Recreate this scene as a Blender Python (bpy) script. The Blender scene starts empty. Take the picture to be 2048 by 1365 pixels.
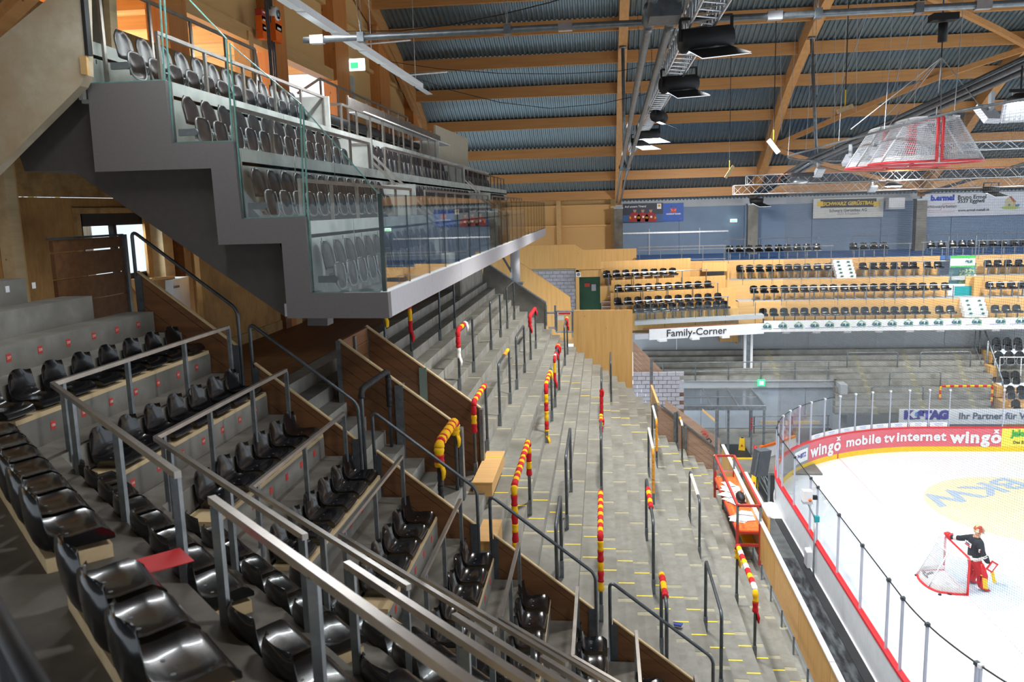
import bpy, bmesh, math, random
from mathutils import Vector, Matrix
random.seed(7)
SC = bpy.context.scene
COL = SC.collection
R2 = math.sqrt(.5)
# ---------------------------------------------------------------- camera, light, exposure
CAMM = ((0.9939200708621695, -0.010812345880614898, -0.10957182992858032),
        (0.10644361883534001, -0.16010860987324874, 0.9813434613088798),
        (-0.028154018302484447, -0.9870401847042569, -0.15798425564723081))
FPX = 1664.46
EYE = Vector((0, 0, 12))
cd = bpy.data.cameras.new('camera'); cam = bpy.data.objects.new('camera', cd); COL.objects.link(cam)
rows = [[CAMM[i][0], -CAMM[i][1], -CAMM[i][2]] for i in range(3)]
m4 = Matrix(rows).to_4x4(); m4.translation = EYE
cam.matrix_world = m4
cd.sensor_width = 36; cd.lens = FPX / 2048 * 36; cd.clip_start = .05; cd.clip_end = 300
cd.dof.use_dof = True; cd.dof.focus_distance = 22; cd.dof.aperture_fstop = 3.2
SC.camera = cam
SC.view_settings.view_transform = 'Standard'; SC.view_settings.look = 'None'
SC.view_settings.gamma = 1; SC.view_settings.use_curve_mapping = False
SC.view_settings.exposure = 0.32
w = bpy.data.worlds.new('world'); SC.world = w; w.use_nodes = True
wn = w.node_tree; bg = wn.nodes['Background']
bg.inputs[0].default_value = (.80, .90, 1.0, 1); bg.inputs[1].default_value = 1.15

def lamp(name, kind, loc, power, color=(1, 1, 1), size=1.0, target=None, spot=None, blend=.5, sy=None):
    l = bpy.data.lights.new(name, kind); o = bpy.data.objects.new(name, l); COL.objects.link(o)
    o.location = loc; l.energy = power; l.color = color
    if kind == 'AREA':
        l.size = size
        if sy: l.shape = 'RECTANGLE'; l.size_y = sy
    else:
        l.shadow_soft_size = size
    if kind == 'SPOT': l.spot_size = spot; l.spot_blend = blend
    if target is not None:
        o.rotation_euler = (Vector(target) - Vector(loc)).to_track_quat('-Z', 'Y').to_euler()
    return o
# floodlights over the ice (the fittings themselves are built further down)
for i, yy in enumerate((14.5, 20, 26, 32, 38)):
    lamp('flood_lamp', 'SPOT', (2.6, yy, 15.0), 2600, (.93, .97, 1), .35, (14, yy + 1, 0), math.radians(105), .8)
for xx in (14, 24, 34):
    for yy in (16, 26, 36):
        lamp('rink_lamp', 'SPOT', (xx, yy, 15.5), 2300, (.93, .97, 1), .5, (xx, yy, 0), math.radians(125), .7)
# lamps of the stands
for yy in (18, 26, 33):
    lamp('stand_lamp', 'SPOT', (0.4, yy, 14.6), 3000, (1, .97, .92), .5, (1.0, yy, 3), math.radians(110), .8)
lamp('strip_lamp', 'AREA', (-5.1, 16, 15.38), 420, (.94, .97, 1), .14, (-5.1, 16, 0), sy=16)
for yy, pw in ((5.0, 520), (10.5, 520)):
    lamp('seat_lamp', 'SPOT', (1.65, yy, 14.7), pw, (.97, .98, 1), .4, (-1.0, yy + .5, 8), math.radians(120), .8)
for xx in (6, 14, 22):
    lamp('far_stand_lamp', 'SPOT', (xx, 41.5, 13.0), 2600, (1, .97, .92), .5, (xx, 49, 6.5), math.radians(120), .8)

# ---------------------------------------------------------------- helpers
def px(u, v, x=None, y=None, z=None, pl=None):
    """the point of a plane that the photograph shows at u, v (survey of the hall)"""
    c = (u - 1024, v - 682.5, FPX)
    r = Vector([sum(CAMM[i][k] * c[k] for k in range(3)) for i in range(3)])
    if pl is not None:
        n = Vector(pl[0]); return EYE + r * ((pl[1] - n.dot(EYE)) / n.dot(r))
    i, t = [(i, t) for i, t in enumerate((x, y, z)) if t is not None][0]
    return EYE + r * ((t - EYE[i]) / r[i])
def proj(p):
    d = Vector(p) - EYE
    c = [sum(CAMM[i][k] * d[i] for i in range(3)) for k in range(3)]
    return (c[0] / c[2] * FPX + 1024, c[1] / c[2] * FPX + 682.5, c[2])
def inview(p, m=60):
    u, v, d = proj(p)
    return d > .3 and -m < u < 2048 + m and -m < v < 1365 + m
ORD = ['first', 'second', 'third', 'fourth', 'fifth', 'sixth', 'seventh', 'eighth', 'ninth', 'tenth', 'eleventh', 'twelfth',
       'thirteenth', 'fourteenth', 'fifteenth', 'sixteenth', 'seventeenth', 'eighteenth', 'nineteenth', 'twentieth',
       'twenty-first', 'twenty-second', 'twenty-third', 'twenty-fourth', 'twenty-fifth', 'twenty-sixth', 'twenty-seventh', 'twenty-eighth', 'twenty-ninth', 'thirtieth']

class MB:
    def __init__(s): s.v = []; s.f = []; s.m = []
    def add(s, vs, fs, mi=0):
        b = len(s.v); s.v += [tuple(p) for p in vs]; s.f += [tuple(i + b for i in f) for f in fs]; s.m += [mi] * len(fs); return s
    def box(s, x0, x1, y0, y1, z0, z1, mi=0):
        vs = [(x, y, z) for z in (z0, z1) for y in (y0, y1) for x in (x0, x1)]
        return s.add(vs, [(0, 2, 3, 1), (4, 5, 7, 6), (0, 1, 5, 4), (2, 6, 7, 3), (0, 4, 6, 2), (1, 3, 7, 5)], mi)
    def obox(s, c, ax, ay, az, mi=0):
        c = Vector(c); ax = Vector(ax); ay = Vector(ay); az = Vector(az)
        vs = [c + ax * i + ay * j + az * k for k in (-1, 1) for j in (-1, 1) for i in (-1, 1)]
        return s.add(vs, [(0, 2, 3, 1), (4, 5, 7, 6), (0, 1, 5, 4), (2, 6, 7, 3), (0, 4, 6, 2), (1, 3, 7, 5)], mi)
    def beam(s, p, q, w, h, up=(0, 0, 1), mi=0):
        p = Vector(p); q = Vector(q); d = q - p; L = d.length; d.normalize(); up = Vector(up)
        sd = d.cross(up)
        if sd.length < 1e-5: sd = d.cross(Vector((0, 1, 0)))
        sd.normalize(); u2 = sd.cross(d)
        return s.obox((p + q) / 2, d * L / 2, sd * w / 2, u2 * h / 2, mi)
    def tube(s, pts, r, n=8, mi=0, closed=False):
        pts = [Vector(p) for p in pts]; N = len(pts); b = len(s.v); ref = None
        rr = r if isinstance(r, (list, tuple)) else [r] * N
        for i, p in enumerate(pts):
            if closed: t = pts[(i + 1) % N] - pts[i - 1]
            else: t = pts[min(i + 1, N - 1)] - pts[max(i - 1, 0)]
            t.normalize()
            if ref is None:
                ref = t.cross(Vector((0, 0, 1)))
                if ref.length < .05: ref = t.cross(Vector((0, 1, 0)))
            ref = ref - t * ref.dot(t); ref.normalize(); o = t.cross(ref)
            for k in range(n):
                a = 2 * math.pi * k / n; s.v.append(tuple(p + (ref * math.cos(a) + o * math.sin(a)) * rr[i]))
        M = N if closed else N - 1
        for i in range(M):
            for k in range(n):
                j = (i + 1) % N
                s.f.append((b + i * n + k, b + i * n + (k + 1) % n, b + j * n + (k + 1) % n, b + j * n + k)); s.m.append(mi)
        if not closed:
            s.f.append(tuple(b + k for k in range(n))[::-1]); s.f.append(tuple(b + (N - 1) * n + k for k in range(n))); s.m += [mi, mi]
        return s
    def prism(s, poly, d, mi=0):
        """extrude a 3D polygon by vector d"""
        d = Vector(d); n = len(poly); a = [Vector(p) for p in poly]; vs = a + [p + d for p in a]
        fs = [tuple(range(n))[::-1], tuple(range(n, 2 * n))] + [(i, (i + 1) % n, n + (i + 1) % n, n + i) for i in range(n)]
        return s.add(vs, fs, mi)
    def quad(s, a, b, c, d, mi=0): return s.add([a, b, c, d], [(0, 1, 2, 3)], mi)
    def grid(s, fn, nu, nv, mi=0, wrap=False):
        b = len(s.v)
        for i in range(nu + 1):
            for j in range(nv + 1): s.v.append(tuple(fn(i / nu, j / nv)))
        for i in range(nu):
            for j in range(nv):
                k = b + i * (nv + 1) + j; s.f.append((k, k + 1, k + nv + 2, k + nv + 1)); s.m.append(mi)
        return s
    def ball(s, c, rx, ry=None, rz=None, nu=10, nv=7, mi=0):
        ry = ry or rx; rz = rz or rx; c = Vector(c)
        return s.grid(lambda a, b: c + Vector((rx * math.cos(2 * math.pi * a) * math.sin(math.pi * b), ry * math.sin(2 * math.pi * a) * math.sin(math.pi * b), -rz * math.cos(math.pi * b))), nu, nv, mi)
    def cyl(s, c, r, h, n=16, mi=0):
        c = Vector(c); return s.tube([c, c + Vector((0, 0, h))], r, n, mi)
    def mesh(s, name, mats, smooth=False):
        me = bpy.data.meshes.new(name); me.from_pydata(s.v, [], s.f)
        if not isinstance(mats, (list, tuple)): mats = [mats]
        for m in mats: me.materials.append(m)
        if len(mats) > 1: me.polygons.foreach_set('material_index', s.m)
        if smooth: me.polygons.foreach_set('use_smooth', [True] * len(me.polygons))
        me.update(); return me
    def build(s, name, mats, parent=None, smooth=False):
        o = bpy.data.objects.new(name, s.mesh(name, mats, smooth)); COL.objects.link(o)
        if parent is not None:
            o.parent = parent; o.matrix_parent_inverse = wm(parent).inverted()
        return o
def wm(o):
    m = o.matrix_basis.copy()
    return (wm(o.parent) @ o.matrix_parent_inverse @ m) if o.parent else m
def fixn(o):
    bm = bmesh.new(); bm.from_mesh(o.data); bmesh.ops.recalc_face_normals(bm, faces=bm.faces); bm.to_mesh(o.data); bm.free(); return o
def tag(o, label=None, cat=None, group=None, kind=None):
    if label: o['label'] = label
    if cat: o['category'] = cat
    if group: o['group'] = group
    if kind: o['kind'] = kind
    return o
def thing(name, label, cat, loc=(0, 0, 0), group=None, rz=0):
    o = bpy.data.objects.new(name, None); COL.objects.link(o); o.location = loc; o.rotation_euler = (0, 0, rz); o.empty_display_size = .1
    return tag(o, label, cat, group)
def setting(name, loc=(0, 0, 0)):
    o = bpy.data.objects.new(name, None); COL.objects.link(o); o.location = loc; o['kind'] = 'structure'; return o
def struct(name, mb, mats, parent=None, smooth=False):
    o = mb.build(name, mats, parent, smooth)
    if parent is None: o['kind'] = 'structure'
    return o
def place(src, loc, rz=0, label=None, cat=None, group=None):
    """copy of a prototype thing and its parts"""
    r = src.copy(); COL.objects.link(r); r.location = loc; r.rotation_euler = (0, 0, rz)
    for k in ('label', 'category', 'group'):
        if k in r: del r[k]
    tag(r, label, cat, group)
    for ch in src.children:
        c = ch.copy(); COL.objects.link(c); c.parent = r
        for g in ch.children:
            d = g.copy(); COL.objects.link(d); d.parent = c
    return r
def drop(o):
    for c in list(o.children_recursive): bpy.data.objects.remove(c)
    bpy.data.objects.remove(o)
def local(mb, name, mats, parent, smooth=False):
    """part given in the coordinates of its thing"""
    o = bpy.data.objects.new(name, mb.mesh(name, mats, smooth)); COL.objects.link(o); o.parent = parent; return o
def arc(c, r, a0, a1, n, z=0):
    return [(c[0] + r * math.cos(a0 + (a1 - a0) * i / n), c[1] + r * math.sin(a0 + (a1 - a0) * i / n), z) for i in range(n + 1)]
def hoop(a, b, h, r=.1, n=5):
    """path of a bent-tube hoop from foot a up, over and down to foot b"""
    a = Vector(a); b = Vector(b); ta = a + Vector((0, 0, h)); tb = b + Vector((0, 0, h)); d = (tb - ta).normalized(); up = Vector((0, 0, 1))
    P = [a]
    for i in range(n + 1):
        t = math.pi / 2 * i / n; P.append(ta - up * r + d * r - d * r * math.cos(t) + up * r * math.sin(t))
    for i in range(n + 1):
        t = math.pi / 2 * i / n; P.append(tb - up * r - d * r + d * r * math.sin(t) + up * r * math.cos(t))
    return P + [b]

# ---------------------------------------------------------------- materials
def lin(c):
    if isinstance(c, str):
        c = [int(c[i:i + 2], 16) / 255 for i in (0, 2, 4)]
        c = [x / 12.92 if x <= .04045 else ((x + .055) / 1.055) ** 2.4 for x in c]
    return (c[0], c[1], c[2], 1)
def pm(name, c1, c2=None, scale=6, stretch=(1, 1, 1), rough=.6, metal=0, bump=0, lo=.3, hi=.7, detail=5, c3=None, s3=1.2, spec=.5, rot=(0, 0, 0), emit=None, es=0, coat=0):
    m = bpy.data.materials.new(name); m.use_nodes = True; nt = m.node_tree; P = nt.nodes['Principled BSDF']
    P.inputs['Roughness'].default_value = rough; P.inputs['Metallic'].default_value = metal
    P.inputs['Specular IOR Level'].default_value = spec
    P.inputs['Coat Weight'].default_value = coat
    if c2 is None: c2 = c1
    tc = nt.nodes.new('ShaderNodeTexCoord'); mp = nt.nodes.new('ShaderNodeMapping'); nt.links.new(tc.outputs['Object'], mp.inputs[0])
    mp.inputs['Scale'].default_value = stretch; mp.inputs['Rotation'].default_value = rot
    nz = nt.nodes.new('ShaderNodeTexNoise'); nz.inputs['Scale'].default_value = scale; nz.inputs['Detail'].default_value = detail; nz.inputs['Roughness'].default_value = .6
    nt.links.new(mp.outputs[0], nz.inputs[0])
    cr = nt.nodes.new('ShaderNodeValToRGB'); cr.color_ramp.elements[0].position = lo; cr.color_ramp.elements[1].position = hi
    cr.color_ramp.elements[0].color = lin(c1); cr.color_ramp.elements[1].color = lin(c2); nt.links.new(nz.outputs[0], cr.inputs[0])
    out = cr.outputs[0]
    if c3 is not None:
        n2 = nt.nodes.new('ShaderNodeTexNoise'); n2.inputs['Scale'].default_value = s3; n2.inputs['Detail'].default_value = 6; nt.links.new(tc.outputs['Object'], n2.inputs[0])
        r2 = nt.nodes.new('ShaderNodeValToRGB'); r2.color_ramp.elements[0].position = .45; r2.color_ramp.elements[1].position = .75
        r2.color_ramp.elements[0].color = (0, 0, 0, 1); nt.links.new(n2.outputs[0], r2.inputs[0])
        mx = nt.nodes.new('ShaderNodeMixRGB'); nt.links.new(r2.outputs[0], mx.inputs[0]); nt.links.new(out, mx.inputs[1]); mx.inputs[2].default_value = lin(c3); out = mx.outputs[0]
    nt.links.new(out, P.inputs['Base Color'])
    if bump:
        b = nt.nodes.new('ShaderNodeBump'); b.inputs['Strength'].default_value = bump; b.inputs['Distance'].default_value = .02
        nt.links.new(nz.outputs[0], b.inputs['Height']); nt.links.new(b.outputs[0], P.inputs['Normal'])
    if emit is not None:
        P.inputs['Emission Color'].default_value = lin(emit); P.inputs['Emission Strength'].default_value = es
    return m
def wood(name, c1, c2, ax, knots='5a3a1e', scale=9, rough=.55, board=None, kd=.12, boardax=None):
    """timber: grain drawn out along axis ax, a few knots, optional board-to-board tone"""
    st = [1, 1, 1]; st[ax] = .06
    m = pm(name, c1, c2, scale, st, rough, bump=.08)
    nt = m.node_tree; P = nt.nodes['Principled BSDF']; cur = P.inputs['Base Color'].links[0].from_socket
    tc = [n for n in nt.nodes if n.type == 'TEX_COORD'][0]
    mp = nt.nodes.new('ShaderNodeMapping'); nt.links.new(tc.outputs['Object'], mp.inputs[0]); s2 = [1, 1, 1]; s2[ax] = .45; mp.inputs['Scale'].default_value = s2
    vo = nt.nodes.new('ShaderNodeTexVoronoi'); vo.inputs['Scale'].default_value = 3.6; nt.links.new(mp.outputs[0], vo.inputs[0])
    r = nt.nodes.new('ShaderNodeValToRGB'); r.color_ramp.elements[0].position = kd * .45; r.color_ramp.elements[1].position = kd
    r.color_ramp.elements[0].color = (.85, .85, .85, 1); r.color_ramp.elements[1].color = (0, 0, 0, 1); nt.links.new(vo.outputs['Distance'], r.inputs[0])
    mx = nt.nodes.new('ShaderNodeMixRGB'); nt.links.new(r.outputs[0], mx.inputs[0]); nt.links.new(cur, mx.inputs[1]); mx.inputs[2].default_value = lin(knots)
    nt.links.new(mx.outputs[0], P.inputs['Base Color'])
    return m
def glassmat(name, tint=(.93, .97, .95), rough=0.0, mixf=.1):
    m = bpy.data.materials.new(name); m.use_nodes = True; nt = m.node_tree; nt.nodes.clear()
    out = nt.nodes.new('ShaderNodeOutputMaterial'); tr = nt.nodes.new('ShaderNodeBsdfTransparent'); tr.inputs[0].default_value = (*tint, 1)
    gl = nt.nodes.new('ShaderNodeBsdfGlossy'); gl.inputs['Roughness'].default_value = rough
    fr = nt.nodes.new('ShaderNodeLayerWeight'); fr.inputs['Blend'].default_value = .5
    pw = nt.nodes.new('ShaderNodeMath'); pw.operation = 'POWER'; pw.inputs[1].default_value = 4.5; nt.links.new(fr.outputs['Facing'], pw.inputs[0])
    mu = nt.nodes.new('ShaderNodeMath'); mu.operation = 'MULTIPLY_ADD'; mu.inputs[1].default_value = .8; mu.inputs[2].default_value = mixf
    nt.links.new(pw.outputs[0], mu.inputs[0])
    mx = nt.nodes.new('ShaderNodeMixShader'); nt.links.new(mu.outputs[0], mx.inputs[0]); nt.links.new(tr.outputs[0], mx.inputs[1]); nt.links.new(gl.outputs[0], mx.inputs[2])
    nt.links.new(mx.outputs[0], out.inputs[0]); return m
M = {}
M['concrete'] = pm('concrete', '77746c', '8f8c84', 3, rough=.75, bump=.05, c3='66635b', s3=.9)
M['tread'] = pm('tread_concrete', '76756e', '8a8982', 5, rough=.55, bump=.04, c3='625f55', s3=.8)
M['riser'] = pm('riser_concrete', 'a7a59e', '8f8d86', 2.2, (1, 1, .35), rough=.7, c3='7d7b72', s3=2)
M['mortar'] = pm('mortar', '8f8b76', 'a29e8a', 9, rough=.8)
M['dirty'] = pm('dirty_concrete', '5d5850', '77726a', 3.2, rough=.8, bump=.06, c3='474239', s3=1.3)
M['glulam'] = wood('glulam_across', 'b07a44', 'c08c54', 0, kd=.06)
M['glulamy'] = wood('glulam_along', 'b07c48', 'c5925a', 1, kd=.06)
M['post'] = wood('timber_post', 'b87236', 'cb8747', 2, kd=.1)
M['batten'] = wood('timber_batten', 'c29a62', 'd0aa74', 1, kd=.05)
M['board'] = pm('fibreboard', 'c79d63', 'cfa870', 40, rough=.8, detail=2)
M['osb'] = pm('strand_board', '9c7646', 'b8935e', 14, (1, .5, 1.6), rough=.75, lo=.25, hi=.75, detail=8, c3='7d5a30', s3=3)
M['osb2'] = pm('fine_strand_board', 'a5783f', 'b88a50', 10, (1, 2, .5), rough=.75, c3='7f5829', s3=1.4)
M['ply'] = wood('spruce_plywood', 'c99a58', 'd8ab6a', 2, kd=.05)
M['plyx'] = wood('spruce_plywood_level', 'cfa264', 'deb277', 0, kd=.04)
M['plank'] = wood('pale_plank', 'bfa67c', 'd3bb92', 1, kd=.06)
M['plankd'] = pm('pale_plank_diagonal', 'bfa67c', 'd3bb92', 9, (1, .12, 1), rough=.7, rot=(0, 0, -.785))
M['brown'] = wood('brown_board', '59391f', '744c2b', 0, kd=.07)
M['browny'] = wood('brown_board_end', '6e4526', '8f5f38', 1, kd=.07)
M['pink'] = wood('weathered_board', '957763', 'ab8c76', 0, kd=.07)
M['clt'] = pm('cross_laminated_timber', 'b5aa90', 'cfc6b0', 5, (1, 1, 1), rough=.6, c3='b29a76', s3=1)
M['galv'] = pm('galvanised_steel', '6f767b', '8f969b', 8, rough=.42, metal=.75)
M['dgalv'] = pm('dull_steel', '565c61', '6d7378', 8, rough=.45, metal=.75)
M['steel'] = pm('brushed_steel', 'b0aaa4', 'c6c0ba', 5, rough=.3, metal=.9)
M['stain'] = pm('stainless_steel', '8f8882', 'a8a19a', 6, rough=.35, metal=.8)
M['alu'] = pm('aluminium', 'b9bcc0', 'd3d6da', 6, rough=.3, metal=.85)
M['black'] = pm('black_shell', '070709', '101013', 6, rough=.2, spec=.6, coat=.3)
M['farblack'] = pm('black_shell_far', '060608', '0c0c0f', 6, rough=.22, spec=.6)
M['tip'] = pm('charcoal_plastic', '2b2728', '383334', 6, rough=.35)
M['tiplit'] = pm('lit_rim', '77797b', '929496', 6, rough=.3, metal=.3)  # pale tone paints the light along the folded pan's edge
M['bracket'] = pm('grey_bracket', '5b6163', '6f7678', 6, rough=.5, metal=.3)
M['rubber'] = pm('black_rubber', '1a1a1c', '232325', 6, rough=.6)
M['clad'] = pm('grey_cladding', '6c6867', '726e6d', 30, rough=.55, metal=.15)
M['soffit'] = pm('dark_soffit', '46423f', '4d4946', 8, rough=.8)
M['white'] = pm('white_paint', 'e3e4e6', 'ebecee', 8, rough=.5)
M['fascia'] = pm('grey_fascia', 'b9bac2', 'c3c4cb', 12, rough=.4, metal=.1)
M['pale'] = pm('pale_concrete', 'b5b8b2', 'c9ccc6', 2.5, (1, 1, .5), rough=.7, c3='9fa29c', s3=2)
M['deck'] = pm('corrugated_metal', '6d7d84', '77888f', 3, rough=.35, metal=.6)
M['bluewall'] = pm('blue_grey_wall', '7186a0', '788ea8', 1.2, rough=.6)
M['bluefloor'] = pm('blue_floor', '3565a8', '4070b4', 2, rough=.5)
M['greywall'] = pm('grey_wall', 'a9aeb2', 'b3b8bc', 1.5, rough=.7)
M['doorgrey'] = pm('grey_door', 'a3adb8', 'afb8c2', 2, rough=.5)
M['block'] = pm('grey_block', '9c9ba3', 'aeadb5', 6, rough=.85, bump=.1)
M['ice'] = pm('ice', 'eff3f6', 'f8fafb', .6, rough=.16, spec=.6)
M['red'] = pm('red_paint', 'd2232a', 'd9272e', 6, rough=.4)
M['yellow'] = pm('yellow_paint', 'f0c21a', 'f5ca24', 6, rough=.45)
M['tape'] = pm('yellow_tape', 'e5cb2c', 'efd83c', 20, rough=.6)
M['knitr'] = pm('red_knit', 'c21420', 'd8202c', 60, rough=.9, bump=.2)
M['knity'] = pm('yellow_knit', 'f2b800', 'ffc814', 60, rough=.9, bump=.2)
M['knitw'] = pm('white_knit', 'e6e3de', 'f2efea', 60, rough=.9, bump=.2)
M['tapew'] = pm('white_wrap', 'd6c8b8', 'efe6dc', 30, (1, 1, 4), rough=.7)
M['tapeo'] = pm('orange_wrap', 'd98a1c', 'e9a12e', 30, rough=.7)
M['sticker'] = pm('red_sticker', 'c0392f', 'cc4438', 20, rough=.6)
M['boardw'] = pm('board_grey', 'c9ccd1', 'd6d9dd', 3, rough=.5)
M['mat'] = pm('wet_rubber_mat', '17191b', '5d6468', 2.2, (3.2, .75, 1), rough=.35, lo=.42, hi=.74, detail=6)
M['matd'] = pm('dark_mat', '1b1d1f', '232527', 4, rough=.5)
M['wetfloor'] = pm('wet_floor', '3f4444', '5a5f5e', 2.5, rough=.25)
M['redsteel'] = pm('red_oxide_steel', 'a8322a', 'b53c33', 12, rough=.5)
M['orange'] = pm('orange_box', 'e8691a', 'f0741f', 10, rough=.5)
M['glass'] = glassmat('clear_glass', (.95, .978, .972), 0, .035)
M['rinkglass'] = glassmat('rink_glass', (.955, .97, .98), .02, .02)
M['gedge'] = pm('glass_edge', '5f8f86', '79a89f', 8, rough=.2)
M['dkedge'] = pm('dark_glass_edge', '0d2420', '17332e', 8, rough=.2)
M['polyc'] = glassmat('polycarbonate', (.88, .9, .92), .15, .10)
M['lampglow'] = pm('lamp_glow', 'ffffff', rough=.5, emit='f4f8ff', es=30)
M['stripglow'] = pm('strip_diffuser', 'dfe3e6', rough=.4)
M['exitg'] = pm('exit_green', '35c06a', rough=.5, emit='3fd27c', es=1.6)
M['exitw'] = pm('exit_white', 'e9f7ee', rough=.5, emit='dffbe8', es=2.0)
M['cable'] = pm('black_cable', '111113', '18181a', 8, rough=.6)
M['wire'] = pm('wire_rope', '8d9194', 'a0a4a7', 8, rough=.4, metal=.6)
M['ink'] = pm('dark_ink', '24262c', rough=.6)
M['green'] = pm('logo_green', '39a64a', rough=.5)
M['blueink'] = pm('blue_ink', '2a3f8f', rough=.5)
M['teal'] = pm('teal_panel', '108f96', '159aa0', 6, rough=.5)
def txt(s, size, pos, xdir, ydir, mat, parent, name='lettering', bold=0, align='CENTER', shear=0, sx=1.0, off=.004):
    """flat lettering standing in the plane xdir, ydir"""
    c = bpy.data.curves.new(name, 'FONT'); c.body = s; c.size = size; c.align_x = align; c.align_y = 'CENTER'; c.offset = bold; c.shear = shear; c.resolution_u = 3
    o = bpy.data.objects.new(name, c)
    COL.objects.link(o); dg = bpy.context.evaluated_depsgraph_get(); me = bpy.data.meshes.new_from_object(o.evaluated_get(dg)); bpy.data.objects.remove(o); bpy.data.curves.remove(c)
    X = Vector(xdir).normalized(); Y = Vector(ydir).normalized(); Z = X.cross(Y)
    mat4 = Matrix(((X[0], Y[0], Z[0], pos[0] + Z[0] * off), (X[1], Y[1], Z[1], pos[1] + Z[1] * off), (X[2], Y[2], Z[2], pos[2] + Z[2] * off), (0, 0, 0, 1)))
    me.transform(mat4 @ Matrix.Diagonal((sx, 1, 1, 1))); me.materials.clear(); me.materials.append(mat)
    o = bpy.data.objects.new(name, me); COL.objects.link(o)
    if parent is not None: o.parent = parent; o.matrix_parent_inverse = wm(parent).inverted()
    return o
# ---------------------------------------------------------------- roof: arches, purlins, corrugated deck
PROF = [(25.9, 21.65), (29.5, 21.45), (33, 20.9), (36.9, 19.9), (39.9, 18.9), (43.25, 17.6), (45.76, 16.3), (49.43, 14.07), (52.85, 12.43), (53.5, 12.0), (56.0, 10.9)]
def zs(y):
    y = 25.9 + abs(y - 25.9)
    for (a, za), (b, zb) in zip(PROF, PROF[1:]):
        if y <= b: return za + (zb - za) * (y - a) / (b - a)
    return PROF[-1][1]
ARCHX = (-9.7, 1.0, 9.24, 19.18, 29.1)
YS = [-1.7 + 55.2 * i / 40 for i in range(41)]
for i, ax in enumerate(ARCHX):
    mb = MB(); hw = .2
    for a, b in zip(YS, YS[1:]):
        mb.add([(ax + sx * hw, y, zs(y) + dz) for y in (a, b) for sx in (-1, 1) for dz in (0, .95)],
               [(0, 2, 6, 4), (0, 4, 5, 1), (2, 3, 7, 6), (1, 5, 7, 3)])
    o = struct('trim_%d' % (i + 1), mb, M['glulamy']); fixn(o)
    o['label'] = 'glued timber roof arch spanning the hall'
# purlins, each a beam between two arches
PY = [53.3, 51.2, 48.7, 46.32, 43.8, 41.22, 38.59, 35.9, 33.2, 30.5]
PY = PY + [25.9 - (p - 25.9) for p in PY if p > 26.2] + [27.7, 24.1]
roofset = setting('ceiling')
for y in PY:
    for xa, xb in zip(ARCHX, ARCHX[1:]):
        MB().box(xa + .2, xb - .2, y - .1, y + .1, zs(y) + .24, zs(y) + .78).build('purlin', M['glulam'], roofset)
# trapezoidal sheet, ribs running down the slope
mb = MB(); pit = .225; XD = []
x = -9.7
while x < 29.3:
    XD += [(x, 0), (x + .07, 0), (x + .1, .07), (x + .19, .07)]; x += pit
for y in [-3] + YS[::2] + [55.5]:
    for x, h in XD: mb.v.append((x, y, zs(y) + .80 + h))
n = len(XD); rowsn = len(mb.v) // n
for r in range(rowsn - 1):
    for k in range(n - 1): mb.f.append((r * n + k, r * n + k + 1, (r + 1) * n + k + 1, (r + 1) * n + k)); mb.m.append(0)
mb.build('corrugated_sheet', M['deck'], roofset)
mb = MB()
for a, b in zip([-3] + YS[::2], YS[::2] + [55.5]): mb.quad((-9.7, a, zs(a) + .9), (29.3, a, zs(a) + .9), (29.3, b, zs(b) + .9), (-9.7, b, zs(b) + .9))
mb.build('roof_covering', M['soffit'], roofset)
# timber wind bracing under the purlins
def roofpt(x, y, dz=.1): return (x, y, zs(y) + dz)
for k, (a, b) in enumerate((((9.24, 48.3), (19.18, 41.3)), ((9.24, 34.2), (19.18, 41.3)), ((9.24, 48.3), (19.18, 53.2)))):
    mb = MB(); N = 10
    P = [Vector(roofpt(a[0] + (b[0] - a[0]) * i / N, a[1] + (b[1] - a[1]) * i / N, .12)) for i in range(N + 1)]
    for p, q in zip(P, P[1:]): mb.beam(p, q, .2, .24)
    tag(mb.build('brace_beam', M['glulam']), ('timber brace rising from the second arch towards the third', 'timber brace running back from the third arch high up', 'low timber brace falling to the foot of the third arch')[k], 'beam')
# ---------------------------------------------------------------- tie rods under the arches
def tierod(ax, label, far=53.3, grow=0):
    t = thing('tie_rod', label, 'tie rod', (ax, 53.3, 12.2))
    for s in (-1, 1):
        P = [(ax + s * .13, 53.2, 12.15), (ax + s * .15, 38, 13.62), (ax + s * .18, 14, 15.1), (ax + s * .18, 4, 15.1)]
        MB().tube(P[:2], .05, 8).build('rod', M['galv'], t, True); MB().tube(P[1:], .075, 8).build('rod', M['galv'], t, True)
        mb = MB(); mb.tube([(ax + s * .15, 38.2, 13.6), (ax + s * .15, 37.7, 13.64)], .11, 10); mb.build('clevis', M['galv'], t, True)
        mb = MB(); mb.tube([(ax + s * .18, 14.9, 15.05), (ax + s * .18, 14.2, 15.1)], .13, 10); mb.box(ax + s * .18 - .05, ax + s * .18 + .05, 14.9, 15.3, 14.9, 15.2); mb.build('clevis', M['galv'], t, True)
    MB().box(ax - .22, ax + .22, 37.75, 38.1, 13.5, 13.75).build('node_plate', M['galv'], t)
    MB().box(ax - .24, ax + .24, 13.6, 14.3, 14.85, 15.35).build('node_plate', M['dgalv'], t)
    mb = MB(); mb.tube([(ax, 38, 13.7), (ax, 39.5, zs(39.5))], .075, 10); mb.box(ax - .16, ax + .16, 39.35, 39.65, zs(39.5) - .06, zs(39.5)); mb.build('strut', M['galv'], t, True)
    return t
tierod(1.0, 'paired steel tie rods below the leftmost visible arch')
tierod(9.24, 'steel tie rods with cables below the second arch, crossing the net')
tierod(19.18, 'dark tie rods falling to the foot of the third arch')
t = thing('cable_tray', 'grey cable tray carried along the tie rods of the second arch', 'cable tray', (9.24, 38, 13.5))
mb = MB()
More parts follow.
